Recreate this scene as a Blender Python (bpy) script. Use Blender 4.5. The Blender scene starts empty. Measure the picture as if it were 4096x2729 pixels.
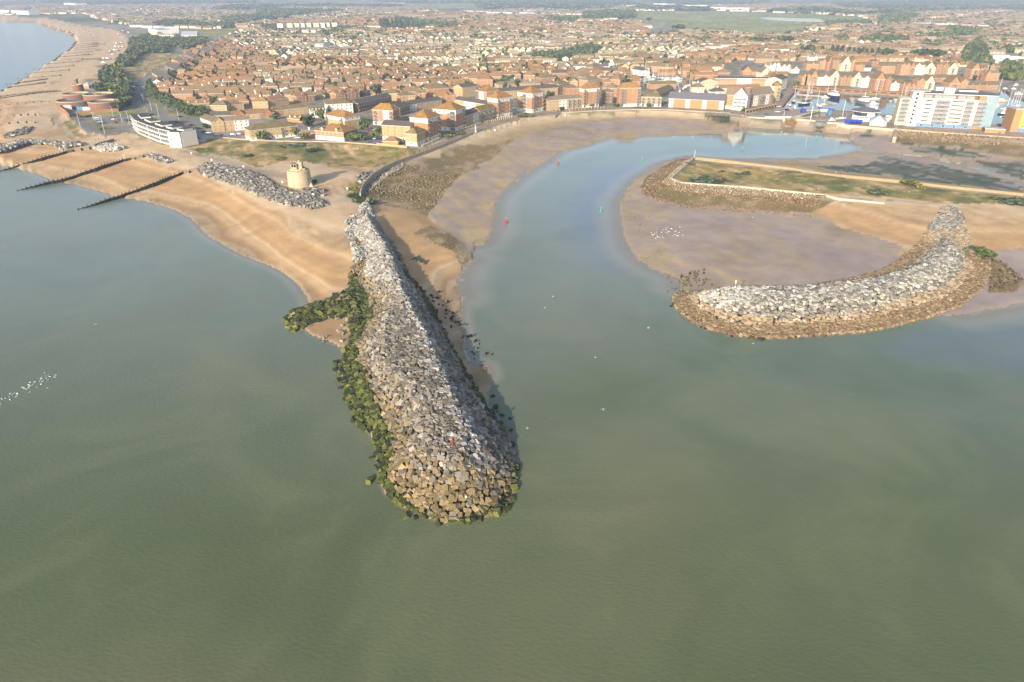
import bpy, bmesh, math, random
import numpy as np
from mathutils import Vector, Matrix
rnd = random.Random(7)
rng = np.random.default_rng(11)
R = math.radians
# ------------------------------------------------------------------ camera, world, sun, exposure
HAZE = 1.5e-4
CAM_H, PITCH, FOC = 104.0, R(27.4), 2731.0
scene = bpy.context.scene
cam_d = bpy.data.cameras.new('camera'); cam = bpy.data.objects.new('camera', cam_d)
scene.collection.objects.link(cam); scene.camera = cam
cam.location = (0, 0, CAM_H); cam.rotation_euler = (math.pi/2 - PITCH, 0, 0)
cam_d.sensor_width = 36.0; cam_d.lens = 24.0; cam_d.clip_start = 0.5; cam_d.clip_end = 40000
SUN_EL, SUN_AZ = R(20.0), R(206.0)          # azimuth clockwise from +Y
world = bpy.data.worlds.new('World'); scene.world = world; world.use_nodes = True
wn = world.node_tree.nodes; wl = world.node_tree.links
bgn = wn['Background']; sky = wn.new('ShaderNodeTexSky'); sky.sky_type = 'NISHITA'
sky.sun_disc = False; sky.sun_elevation = SUN_EL; sky.sun_rotation = SUN_AZ
sky.air_density = 1.0; sky.dust_density = 1.6; sky.altitude = 0
wl.new(sky.outputs[0], bgn.inputs[0]); bgn.inputs[1].default_value = 0.15
sd = bpy.data.lights.new('sun', 'SUN'); so = bpy.data.objects.new('sun', sd); scene.collection.objects.link(so)
sd.energy = 4.6; sd.angle = R(0.55); sd.color = (1.0, 0.91, 0.785)
sdir = Vector((math.sin(SUN_AZ)*math.cos(SUN_EL), math.cos(SUN_AZ)*math.cos(SUN_EL), math.sin(SUN_EL)))
so.rotation_euler = sdir.to_track_quat('Z', 'Y').to_euler(); so.location = sdir*300 + Vector((0, 0, 200))
scene.view_settings.view_transform = 'Standard'; scene.view_settings.look = 'None'
scene.view_settings.gamma = 1.0; scene.view_settings.exposure = 0.55
scene.cycles.max_bounces = 6; scene.cycles.diffuse_bounces = 2; scene.cycles.glossy_bounces = 3
scene.cycles.transparent_max_bounces = 6; scene.cycles.volume_bounces = 0
COL = scene.collection
# ------------------------------------------------------------------ survey: sight lines of a surveyed point, laid on a level z
SV = {1:(0,300,2.8),2:(700,300,2.8),3:(1400,250,2.8),4:(2100,200,2.8),5:(2700,200,3.267),6:(3300,200,2.903),
 'a':(0,0,2.299),'b':(1024,0,2.299),'c':(2048,0,2.299),'d':(3072,0,2.299),'n':(1100,1150,1.568),'s':(1100,650,2.613),
 'i':(2400,550,2.613),'j':(3200,550,2.614),'r':(2600,1000,1.5735),'V':(0,0,0.57446),'N':(0,0,1.0),'g':(0,1450,7.84),
 'w':(3700,250,5.058),'h':(3330,350,5.885),'p':(0,330,4.708),'t':(1760,1720,4.75),'m':(2500,270,5.885),'l':(3100,330,6.817),'k':(1130,630,9.8),
 'A':(1470,380,3.2024),'B':(1860,310,3.2024),'C':(2240,310,3.2024),'D':(950,400,2.5377),'E':(2640,330,2.802)}
CP, SP = math.cos(PITCH), math.sin(PITCH)
def ray(u, v):
    x = (u-2048)/FOC; y = (v-1364.5)/FOC
    return x, CP - y*SP, -SP - y*CP
def G(k, x, y, z=6.0):
    ox, oy, s = SV[k]; dx, dy, dz = ray(ox+x/s, oy+y/s); t = (z-CAM_H)/dz
    return Vector((dx*t, dy*t, z))
def W(k, pts, z=6.0):
    return [G(k, p[0], p[1], z) for p in pts]
def top_z(k, base, ytop):
    """height of the point above 'base' that is seen at row ytop"""
    oy, s = SV[k][1], SV[k][2]; yv = ((oy+ytop/s)-1364.5)/FOC
    fy = base.y/(CP - yv*SP)                      # distance along the axis at that row
    # solve (z-H) = dz * t with t = depth; depth = y*CP - (z-H)*SP ; image row = (-(y*SP) - (z-H)*CP)/depth
    a = base.y; zz = (-yv*a*CP - a*SP)/(CP - yv*SP)
    return CAM_H + zz
# ------------------------------------------------------------------ materials
def lin(h):
    h = h.lstrip('#'); c = [int(h[i:i+2], 16)/255 for i in (0, 2, 4)]
    return tuple(x/12.92 if x <= .04045 else ((x+.055)/1.055)**2.4 for x in c)
MATS = {}
def mat(name, col=(.5,.5,.5), rough=.85, var=.18, scale=1.0, spec=.3, metal=0.0, attr=None, bump=0.0, bscale=4.0, scale2=None):
    if name in MATS: return MATS[name]
    if isinstance(col, str): col = lin(col)
    m = bpy.data.materials.new(name); m.use_nodes = True; nt = m.node_tree; n = nt.nodes; l = nt.links
    b = n['Principled BSDF']; b.inputs['Roughness'].default_value = rough; b.inputs['Metallic'].default_value = metal
    b.inputs['Specular IOR Level'].default_value = spec
    geo = n.new('ShaderNodeNewGeometry')
    if attr:
        src = n.new('ShaderNodeVertexColor'); src.layer_name = attr; base = src.outputs['Color']
    else:
        src = n.new('ShaderNodeRGB'); src.outputs[0].default_value = (*col, 1); base = src.outputs[0]
    if var > 0:
        nz = n.new('ShaderNodeTexNoise'); nz.inputs['Scale'].default_value = scale; nz.inputs['Detail'].default_value = 5; nz.inputs['Roughness'].default_value = .65
        l.new(geo.outputs['Position'], nz.inputs['Vector'])
        mr = n.new('ShaderNodeMapRange'); mr.inputs[1].default_value = .28; mr.inputs[2].default_value = .72
        mr.inputs[3].default_value = 1-var; mr.inputs[4].default_value = 1+var
        l.new(nz.outputs[0], mr.inputs[0]); fac = mr.outputs[0]
        if scale2:
            nz2 = n.new('ShaderNodeTexNoise'); nz2.inputs['Scale'].default_value = scale2; nz2.inputs['Detail'].default_value = 3
            l.new(geo.outputs['Position'], nz2.inputs['Vector'])
            mr2 = n.new('ShaderNodeMapRange'); mr2.inputs[1].default_value = .3; mr2.inputs[2].default_value = .7
            mr2.inputs[3].default_value = 1-var; mr2.inputs[4].default_value = 1+var
            l.new(nz2.outputs[0], mr2.inputs[0])
            mm = n.new('ShaderNodeMath'); mm.operation = 'MULTIPLY'; l.new(fac, mm.inputs[0]); l.new(mr2.outputs[0], mm.inputs[1]); fac = mm.outputs[0]
        vm = n.new('ShaderNodeVectorMath'); vm.operation = 'SCALE'; l.new(base, vm.inputs[0]); l.new(fac, vm.inputs['Scale']); base = vm.outputs[0]
    l.new(base, b.inputs['Base Color'])
    if bump > 0:
        bn = n.new('ShaderNodeTexNoise'); bn.inputs['Scale'].default_value = bscale; bn.inputs['Detail'].default_value = 4
        l.new(geo.outputs['Position'], bn.inputs['Vector'])
        bp = n.new('ShaderNodeBump'); bp.inputs['Strength'].default_value = min(1, bump); bp.inputs['Distance'].default_value = max(.1, bump)
        l.new(bn.outputs[0], bp.inputs['Height']); l.new(bp.outputs[0], b.inputs['Normal'])
    MATS[name] = m; return m
# ------------------------------------------------------------------ mesh helpers
def link(name, me, parent=None, loc=None, rz=0.0):
    o = bpy.data.objects.new(name, me); COL.objects.link(o)
    if parent is not None: o.parent = parent
    if loc is not None: o.location = loc
    if rz: o.rotation_euler = (0, 0, rz)
    return o
def tag(o, label=None, cat=None, group=None, kind=None):
    if label: o['label'] = label
    if cat: o['category'] = cat
    if group: o['group'] = group
    if kind: o['kind'] = kind
    return o
def empty(name, loc, rz=0.0, label=None, cat=None, group=None):
    o = bpy.data.objects.new(name, None); COL.objects.link(o); o.location = loc; o.rotation_euler = (0, 0, rz)
    o.empty_display_size = .5
    return tag(o, label, cat, group)
def np_mesh(name, verts, faces, mats=(), midx=None, col=None, fcol=None, smooth=False):
    """faces: (n,k) int array (k = 3 or 4); col: per vertex colours, fcol: per face colours"""
    verts = np.asarray(verts, np.float32); faces = np.asarray(faces, np.int32)
    me = bpy.data.meshes.new(name); nf, k = faces.shape
    me.vertices.add(len(verts)); me.vertices.foreach_set('co', verts.ravel())
    me.loops.add(nf*k); me.loops.foreach_set('vertex_index', faces.ravel())
    me.polygons.add(nf); me.polygons.foreach_set('loop_start', np.arange(0, nf*k, k, dtype=np.int32))
    try: me.polygons.foreach_set('loop_total', np.full(nf, k, np.int32))
    except Exception: pass
    for m in mats: me.materials.append(m)
    if midx is not None: me.polygons.foreach_set('material_index', np.asarray(midx, np.int32))
    me.polygons.foreach_set('use_smooth', np.full(nf, smooth, bool))
    if col is not None:
        a = me.color_attributes.new('Col', 'FLOAT_COLOR', 'POINT')
        c = np.ones((len(verts), 4), np.float32); c[:, :3] = col; a.data.foreach_set('color', c.ravel())
    if fcol is not None:
        a = me.color_attributes.new('Col', 'FLOAT_COLOR', 'CORNER')
        c = np.ones((nf*k, 4), np.float32); c[:, :3] = np.repeat(np.asarray(fcol, np.float32), k, axis=0); a.data.foreach_set('color', c.ravel())
    me.update(calc_edges=True)
    return me
class MB:
    def __init__(s): s.v = []; s.f = []; s.m = []; s.mats = []
    def mi(s, m):
        if m not in s.mats: s.mats.append(m)
        return s.mats.index(m)
    def face(s, pts, m):
        i = len(s.v); s.v += [tuple(p) for p in pts]; s.f.append(tuple(range(i, i+len(pts)))); s.m.append(s.mi(m))
    def box(s, x0, x1, y0, y1, z0, z1, m, top=None):
        i = len(s.v); s.v += [(x0,y0,z0),(x1,y0,z0),(x1,y1,z0),(x0,y1,z0),(x0,y0,z1),(x1,y0,z1),(x1,y1,z1),(x0,y1,z1)]
        q = s.mi(m); t = s.mi(top) if top else q
        for f, k in (((0,1,5,4),q),((1,2,6,5),q),((2,3,7,6),q),((3,0,4,7),q),((4,5,6,7),t),((3,2,1,0),q)):
            s.f.append(tuple(i+j for j in f)); s.m.append(k)
    def tube(s, a, b, r0, r1, m, n=8, cap=True):
        a = Vector(a); b = Vector(b); d = (b-a).normalized(); u = d.orthogonal().normalized(); w = d.cross(u)
        i = len(s.v); q = s.mi(m)
        for p, r in ((a, r0), (b, r1)):
            for j in range(n):
                t = 2*math.pi*j/n; s.v.append(tuple(p + (u*math.cos(t) + w*math.sin(t))*r))
        for j in range(n):
            s.f.append((i+j, i+(j+1)%n, i+n+(j+1)%n, i+n+j)); s.m.append(q)
        if cap:
            s.f.append(tuple(i+n+j for j in range(n))); s.m.append(q); s.f.append(tuple(i+j for j in reversed(range(n)))); s.m.append(q)
    def lathe(s, prof, m, n=24, c=(0,0), a0=0.0, a1=2*math.pi, mf=None):
        full = abs(a1-a0-2*math.pi) < 1e-6; k = n if full else n+1; i = len(s.v)
        for r, z in prof:
            for j in range(k):
                t = a0+(a1-a0)*j/n; s.v.append((c[0]+r*math.cos(t), c[1]+r*math.sin(t), z))
        for p in range(len(prof)-1):
            q = s.mi(mf[p] if mf else m)
            for j in range(n):
                j2 = (j+1) % k
                s.f.append((i+p*k+j, i+p*k+j2, i+(p+1)*k+j2, i+(p+1)*k+j)); s.m.append(q)
    def prism(s, poly, z0, z1, m, top=None):
        n = len(poly); i = len(s.v); q = s.mi(m); t = s.mi(top) if top else q
        for z in (z0, z1):
            for p in poly: s.v.append((p[0], p[1], z))
        for j in range(n): s.f.append((i+j, i+(j+1)%n, i+n+(j+1)%n, i+n+j)); s.m.append(q)
        s.f.append(tuple(i+n+j for j in range(n))); s.m.append(t); s.f.append(tuple(i+j for j in reversed(range(n)))); s.m.append(q)
    def mesh(s, name, smooth=False):
        me = bpy.data.meshes.new(name); me.from_pydata(s.v, [], s.f)
        for m in s.mats: me.materials.append(m)
        me.polygons.foreach_set('material_index', s.m)
        if smooth: me.polygons.foreach_set('use_smooth', [True]*len(s.f))
        me.update(); return me
    def obj(s, name, parent=None, loc=None, rz=0.0, smooth=False):
        return link(name, s.mesh(name, smooth), parent, loc, rz)
def copy_tree(o, parent=None):
    c = o.copy(); COL.objects.link(c); c.parent = parent
    for ch in o.children: copy_tree(ch, c)
    return c
# ------------------------------------------------------------------ numpy helpers
def inpoly(P, x, y):
    P = np.asarray([(p[0], p[1]) for p in P]); r = np.zeros(x.shape, bool)
    m = (x >= P[:,0].min()) & (x <= P[:,0].max()) & (y >= P[:,1].min()) & (y <= P[:,1].max())
    xs, ys = x[m], y[m]; c = np.zeros(xs.shape, bool); n = len(P); j = n-1
    for i in range(n):
        xi, yi = P[i]; xj, yj = P[j]
        if yi != yj:
            c ^= ((yi > ys) != (yj > ys)) & (xs < (xj-xi)*(ys-yi)/(yj-yi)+xi)
        j = i
    r[m] = c; return r
def linedist(P, x, y, closed=False):
    P = [np.array((p[0], p[1])) for p in P]; d = np.full(x.shape, 1e9); n = len(P)
    for i in range(n if closed else n-1):
        a, b = P[i], P[(i+1) % n]; ab = b-a; L = max(1e-9, ab @ ab)
        t = np.clip(((x-a[0])*ab[0]+(y-a[1])*ab[1])/L, 0, 1)
        d = np.minimum(d, np.hypot(x-a[0]-t*ab[0], y-a[1]-t*ab[1]))
    return d
def dens(P, step):
    out = []
    for a, b in zip(P[:-1], P[1:]):
        a = Vector(a); b = Vector(b); n = max(1, int((b-a).length/step))
        out += [a.lerp(b, i/n) for i in range(n)]
    return out + [Vector(P[-1])]
def hash2(ix, iy, seed):
    h = (ix.astype(np.int64)*374761393 + iy.astype(np.int64)*668265263 + seed*982451653) & 0x7fffffff
    h = ((h ^ (h >> 13))*1274126177) & 0x7fffffff
    return ((h ^ (h >> 16)) & 0xffff)/65535.0
def vnoise(x, y, scale, seed=0, oct=3):
    out = np.zeros(np.shape(x)); amp = 1.0; tot = 0
    for o in range(oct):
        fx = x/scale*(2**o); fy = y/scale*(2**o); ix = np.floor(fx); iy = np.floor(fy); tx = fx-ix; ty = fy-iy
        tx = tx*tx*(3-2*tx); ty = ty*ty*(3-2*ty); s = seed+o*17
        v = (hash2(ix,iy,s)*(1-tx)+hash2(ix+1,iy,s)*tx)*(1-ty)+(hash2(ix,iy+1,s)*(1-tx)+hash2(ix+1,iy+1,s)*tx)*ty
        out += v*amp; tot += amp; amp *= .5
    return out/tot
# ================================================================== THE GROUND AND THE WATER
Z0 = 0.0
BAY = [(0,880),(100,830),(200,770),(330,680),(430,620),(540,550),(630,480),(690,430),(710,370),(680,330),(560,290),(400,240),(330,205),(200,200),(0,195)]
SHORE_L = [(-60,628),(0,650),(36,664),(104,675),(168,700),(229,723),(307,739),(386,759),(475,786),(575,801),(696,836),(766,870),(835,940),(905,984),(992,1027),(1097,1065),(1157,1101),(1203,1144),(1230,1182),(1241,1216)]
SPUR_W = [(50,200),(130,280),(170,250),(230,300),(320,330),(430,385)]
TOE_L = [(420,450),(420,560),(450,680),(490,780),(570,860),(630,980),(640,1080),(650,1200),(690,1290),(760,1350),(900,1430),(1080,1480)]
TOE_R = [(1270,1460),(1420,1400),(1500,1290),(1530,1180),(1500,1050),(1450,940),(1400,830),(1340,760)]
SAND_R = [(1340,560),(1330,500),(1290,490),(1250,510),(1225,490),(1180,400),(1185,310),(1165,240),(1160,180),(1165,60)]
SPIT_W = [(1930,1400),(1890,1290),(1920,1200),(1960,1080),(2060,1020)]
MUD_W = [(1090,565),(1112,560),(1128,530),(1135,470),(1150,445),(1180,412),(1215,385),(1240,372)]
MUD_W3 = [(1740,1440),(1890,1310),(2080,1180),(2296,1050)]
MUD_W4 = [(200,1270),(380,1140),(620,1085),(930,990),(870,965),(1000,980),(1090,985),(1530,960),(2200,925)]
MUD_W5 = [(600,1085),(780,1040),(720,1025),(850,1010),(1060,988),(1250,1000),(1400,1010),(1450,1000),(1500,985),(1870,845),(1890,800),(1900,850),(1610,955),(1570,965),(1570,1030),(1810,1045),(1850,1005),(1975,1000),(1970,1075),(2287,1095)]
CREEK_U = [(300,1015),(420,1120),(600,1175),(800,1198),(1100,1208),(1400,1258),(1560,1288),(1640,1275),(1980,1272),(1980,1280),(1660,1295),(1640,1320),(1850,1370),(2000,1430),(2330,1522)]
CREEK_L = [(2330,1562),(1900,1458),(1700,1390),(1500,1335),(1150,1250),(900,1230),(800,1216),(600,1197),(400,1182),(240,1222),(0,1258)]
ISL_W = [(2200,235),(1600,234),(1300,230),(1020,212),(975,203),(870,215),(750,245),(620,285),(540,340),(500,365),(430,410),(370,450),(280,570),(205,690),(225,740),(240,900),(270,1040),(320,1150),(430,1280),(600,1380),(780,1440),(840,1480),(850,1568)]
TOE2 = [(190,270),(140,300),(165,370),(250,440),(350,495),(500,535),(700,560),(870,555),(1100,535),(1300,525),(1500,490),(1750,430)]
EAST = [(1950,400),(2150,360),(2354,330)]
w_far = [G('N',-300,83,0), G('N',-1500,75,0)]
bulge = W('N', [(0,383),(-150,450),(-220,520),(-150,590)], 0)
SEA = [Vector((-6000,2400,0)), Vector((-6000,-800,0))] 
SEA = list(reversed(w_far)) 
SEA = W('a', list(reversed(BAY)), 0) + bulge[1:] + W('N', SHORE_L, 0)
SHORE_CHAIN = [SEA[:]]
def add(k, pts):
    P = W(k, pts, 0); SEA.extend(P); return P
for k, pts in (('n',SPUR_W),('n',TOE_L),('n',TOE_R),('n',SAND_R),('s',SPIT_W),('V',MUD_W),(3,MUD_W3),(4,MUD_W4),(5,MUD_W5),(6,CREEK_U),(6,CREEK_L),('i',ISL_W),('r',TOE2),('r',EAST)):
    SHORE_CHAIN.append(add(k, pts))
SEA += [G('N',4800,1150,0), Vector((1500,150,0)), Vector((1500,-900,0)), Vector((-9000,-900,0)), Vector((-9000,2600,0)), G('N',-1500,75,0), G('N',-300,83,0)]
# second creek arm, pond and harbour basins
CREEK2 = W(6, [(1100,1208),(1400,1258)], 0)
BASINS = {
 'harbour': [G(5,1395,750), G(5,1548,556), G(5,1600,510), G(5,2287,562), G(6,600,515), G(6,1040,530), G(6,1150,640), G(6,1050,800), G(6,900,760), G(6,560,742), G(6,330,705), G(6,60,690), G(5,1900,775), G(5,1500,772)],
 'east':    [G(6,1860,860), G(6,1940,700), G(6,1985,560), G(6,2060,455), G(6,2110,470), G(6,2180,530), G(6,2311,560), G(6,2400,640), G(6,2300,700), G(6,2200,790), G(6,2130,870), G(6,2100,940), G(6,2050,860)],
 'inner':   [G(4,1180,390), G(4,1310,300), G(4,1345,268), G(4,1680,277), G(4,1890,335), G(4,1860,405), G(4,1730,460), G(4,1690,372), G(4,1400,352), G(4,1330,405)],
}
POND = W('d', [(-90,165),(0,160),(480,175),(520,203),(200,196),(0,182)])
# ---- level lines (survey letter, points, height)
LEVELS = [
 ('N',[(-400,560),(0,600),(100,575),(300,580),(560,590),(760,650),(950,700),(1150,790),(1330,860),(1400,850)],6),
 ('a',[(-300,145),(0,145),(200,152),(400,172),(640,212),(800,280),(900,350),(880,430),(800,500),(700,600),(560,700),(400,800),(250,940)],6),
 (1,[(350,420),(200,560),(60,640)],6),
 ('N',[(0,440),(100,420),(-100,520)],3.5),
 (1,[(0,900),(330,890),(700,860)],3.6),
 (1,[(100,960),(500,900),(800,960),(1300,1010),(1500,1200),(1900,1180),(2200,1300)],2.6),
 (3,[(620,1112),(860,1018),(1150,914),(1420,804),(1700,720),(1950,660),(2296,625)],4.3),
 (4,[(100,780),(450,733),(850,704),(1250,694),(1600,698),(1900,710)],4.3),
 ('s',[(1700,300),(1650,400),(1600,480)],1.2),
 ('V',[(1010,440),(1050,400),(1120,360),(1190,320),(1250,300),(1330,285),(1450,278),(1620,280)],1.2),
 ('V',[(1080,470),(1040,500)],.45),('V',[(1100,420),(1160,380),(1250,330),(1400,298),(1600,292)],.5),
 ('V',[(900,440),(950,410)],2.5),('V',[(868,425),(855,440)],4),('V',[(930,385),(900,400)],4),
 ('V',[(905,478),(940,490),(1000,540),(1040,580)],3.2),('V',[(890,500),(920,530)],3.2),
 ('s',[(1300,950),(1400,1000)],2.6),('s',[(1450,1200),(1550,1250)],1.8),('s',[(1650,1480),(1750,1500)],1),
 ('s',[(1300,470),(1400,452),(1560,540),(1680,700)],.9),
 ('s',[(840,940),(835,990)],4.5),('s',[(770,1090),(700,1050)],3),('s',[(780,1270),(650,1280)],1.6),
 ('s',[(880,450),(700,560),(740,620)],6),('s',[(300,700),(600,850)],4.6),('s',[(200,900),(500,1050)],2.6),
 ('i',[(1000,250),(1500,275),(2000,310),(2352,370)],5),('i',[(1000,250),(880,330),(760,430),(860,470),(1500,505),(2300,590)],5),
 ('j',[(300,480),(700,640),(900,600),(1400,690),(1500,600),(2000,650),(2342,720)],5.2),('j',[(400,420),(1000,480),(1600,530),(2342,600)],5.2),
 ('i',[(560,400),(490,520),(560,620),(700,680),(900,712),(1300,742),(1700,775),(2000,800)],.9),('i',[(700,290),(600,350)],.9),
 ('j',[(600,680),(900,745),(1300,860),(1400,890)],4.8),('j',[(0,825),(200,865),(560,1000),(900,1085),(1100,1180)],1),
 ('i',[(600,900),(1000,1000),(1500,900),(2000,1000),(1500,1300),(1000,1250)],.5),('i',[(400,800),(420,1000)],.22),('j',[(500,1300),(700,1300)],.6),
 ('j',[(1800,850),(2300,800)],5),('j',[(1830,1000),(2300,950)],3.8),('j',[(2000,1190),(2320,1180)],1.6),('j',[(2050,1400),(2300,1350)],.5),
 ('j',[(600,250),(1000,300),(1500,400),(2000,500)],.5),('j',[(300,280),(100,260)],.35),('j',[(1200,80),(1700,150),(2200,150)],.6),('j',[(2250,270),(1950,260)],.5),
 ('j',[(400,380),(1000,440),(1600,505),(2342,575)],.9),
 (6,[(900,1085),(1500,1160),(2200,1210)],1.3),(6,[(840,985),(1500,1035),(2311,1090)],4.3),
 (6,[(850,925),(1500,980),(2311,1030)],6),
]
TOWN6 = [(350,250),(500,250),(700,200),(900,250),(300,150),(400,100),(600,100),(800,150),(1100,200),(1300,150),(1500,200),(1700,150),(1900,120),(2200,120),(2353,60),(1200,60),(600,40),(200,27),(2000,30),(1000,10),(2300,10),(50,14),(100,250),(200,230),(240,150),(230,120),(270,90),(250,60),(2060,290),(1900,270),(2200,290),(2340,290),(560,330),(700,350),(800,400),(780,460),(740,400),(680,390),(600,350),(2600,150),(2600,290),(-300,10)]
DEEP = [('V',[(200,700),(400,900),(600,1000),(700,1300),(1200,1400),(1700,1100),(2100,900),(2300,850),(100,500),(20,430),(500,700)],-5),
 ('V',[(1700,330),(1500,340),(1400,380),(1300,430),(1250,520),(1250,600),(1250,700),(1350,780)],-2.6),('a',[(0,500),(300,300),(0,300)],-5),
 ('V',[(40,100),(-200,150),(-500,300)],-6),('V',[(600,1500),(1500,1540),(2300,1400)],-6)]
ctl = []
for ch in SHORE_CHAIN:
    for p in dens(ch, 7): ctl.append((p.x, p.y, 0.0))
for k, pts, z in LEVELS:
    for p in dens(W(k, pts, z), 9): ctl.append((p.x, p.y, z))
for p in W('V', TOWN6, 6): ctl.append((p.x, p.y, 6))
for k, pts, z in DEEP:
    for p in W(k, pts, 0): ctl.append((p.x, p.y, z))
for a in range(0, 360, 12): ctl.append((11000*math.sin(R(a)), 11000*math.cos(R(a)), 6 if (a < 60 or a > 330) else -8))
for a in (200, 230, 160, 180, 250): ctl.append((300*math.sin(R(a)), 300*math.cos(R(a)), -7))
ctl = np.array(ctl)
QUAYLAND = [W(5, [(700,848),(920,865),(1000,880),(1250,895),(1430,900),(1460,890),(1890,795),(1880,770),(1500,745),(1330,760)]),
            W(5, [(1590,905),(1830,925),(1850,915),(1990,950),(2287,965)]) + W(6, [(150,865),(790,922),(1500,985),(2600,1075),(2600,700),(1000,900),(870,770),(330,725),(60,690)]) + W(5, [(1895,850)])]
TOWNPOLY = W('V', [(165,212),(230,120),(285,95),(280,70),(130,38),(-50,22)], 6) + [Vector((-9000,14000,0)), Vector((9000,14000,0)), Vector((3000,600,0))] + W('V', [(2400,285),(2100,290),(1830,262),(1700,270),(1500,256),(1250,264),(1100,302),(950,352),(880,340),(450,320),(300,325),(190,300),(150,265)], 6)
def basin_mask(x, y):
    m = np.zeros(x.shape, bool)
    for b in BASINS.values(): m |= inpoly(b, x, y)
    return m
def height(x, y):
    x = np.asarray(x, float); y = np.asarray(y, float); sh = x.shape; x = x.ravel(); y = y.ravel(); h = np.empty(x.shape)
    cx, cy, cz = ctl[:,0].astype(np.float32), ctl[:,1].astype(np.float32), ctl[:,2].astype(np.float32)
    for i in range(0, len(x), 20000):
        s = slice(i, i+20000)
        d2 = (x[s,None].astype(np.float32)-cx)**2 + (y[s,None].astype(np.float32)-cy)**2 + 2.0
        w = 1.0/(d2*np.sqrt(d2)); h[s] = (w @ cz)/w.sum(1)
    q = np.zeros(x.shape, bool)
    for P in QUAYLAND: q |= inpoly(P, x, y)
    h[q] = 6.0
    sea = inpoly(SEA, x, y); b = basin_mask(x, y)
    h[inpoly(TOWNPOLY, x, y) & ~sea & ~b] = 6.0
    far = (~sea) & (y > 700); h[far] = np.clip(h[far], 5.2, 6.0)
    so_ = sea & ~b; d = np.full(x.shape, 0.0)
    if so_.any():
        dd = np.full(so_.sum(), 1e9)
        for ci, ch in enumerate(SHORE_CHAIN): dd = np.minimum(dd, linedist(ch, x[so_], y[so_])*(.9 if ci in (1, 2, 3, 13) else (.1 if ci < 5 else .035)))
        h[so_] = -np.clip(dd, .0, 6)
    h[(~sea) & (h < .2) & ~b] = .2
    h[b] = 3.6
    return h.reshape(sh)
def gz(x, y): return float(height(np.array([x]), np.array([y]))[0])
def GT(k, x, y, z=3.0):
    p = G(k, x, y, z)
    for _ in range(5): p = G(k, x, y, .5*p.z+.5*max(-.3, gz(p.x, p.y)))
    return p
NA, NR = 1101, 661
az = np.radians(np.linspace(-63, 63, NA))
yv = np.linspace(.80, -.5085, NR); dep = PITCH + np.arctan(yv); rad = CAM_H/np.tan(dep)
AZ, RR = np.meshgrid(az, rad); GX = RR*np.sin(AZ); GY = RR*np.cos(AZ)
HH = np.empty_like(GX)
sub = height(GX[::2, ::2], GY[::2, ::2])
def blur_land(a, it):
    land = ~(inpoly(SEA, GX[::2, ::2].ravel(), GY[::2, ::2].ravel()).reshape(a.shape)); keep = land.copy()
    for P in QUAYLAND: keep &= ~inpoly(P, GX[::2, ::2].ravel(), GY[::2, ::2].ravel()).reshape(a.shape)
    keep &= ~basin_mask(GX[::2, ::2].ravel(), GY[::2, ::2].ravel()).reshape(a.shape)
    w = land.astype(float)
    for _ in range(it):
        num = a*w; den = w.copy()
        n_ = num.copy(); d_ = den.copy()
        n_[1:] += num[:-1]; d_[1:] += den[:-1]; n_[:-1] += num[1:]; d_[:-1] += den[1:]
        n_[:, 1:] += num[:, :-1]; d_[:, 1:] += den[:, :-1]; n_[:, :-1] += num[:, 1:]; d_[:, :-1] += den[:, 1:]
        a = np.where(keep, n_/np.maximum(d_, 1), a)
    return a
sub = blur_land(sub, 8)
def upsample(a, nr, na):
    t = np.arange(nr)/2; i = np.minimum(t.astype(int), a.shape[0]-2); f = (t-i)[:,None]; a = a[i]*(1-f)+a[i+1]*f
    t = np.arange(na)/2; i = np.minimum(t.astype(int), a.shape[1]-2); f = (t-i)[None,:]; return a[:, i]*(1-f)+a[:, i+1]*f
HH = upsample(sub, NR, NA)
fx, fy = GX.ravel(), GY.ravel()
HH += (vnoise(fx, fy, 9, 3, 3).reshape(HH.shape)-.5)*np.where((HH > .3) & (HH < 5.9), .10, .04)
seam = inpoly(SEA, fx, fy).reshape(HH.shape); bas = basin_mask(fx, fy).reshape(HH.shape)
ql = np.zeros(HH.shape, bool)
for P in QUAYLAND: ql |= inpoly(P, fx, fy).reshape(HH.shape)
HH[inpoly(TOWNPOLY, fx, fy).reshape(HH.shape) & ~seam & ~bas] = 6.0
HH[ql & ~bas] = 6.0; HH[bas] = 3.6
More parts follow.
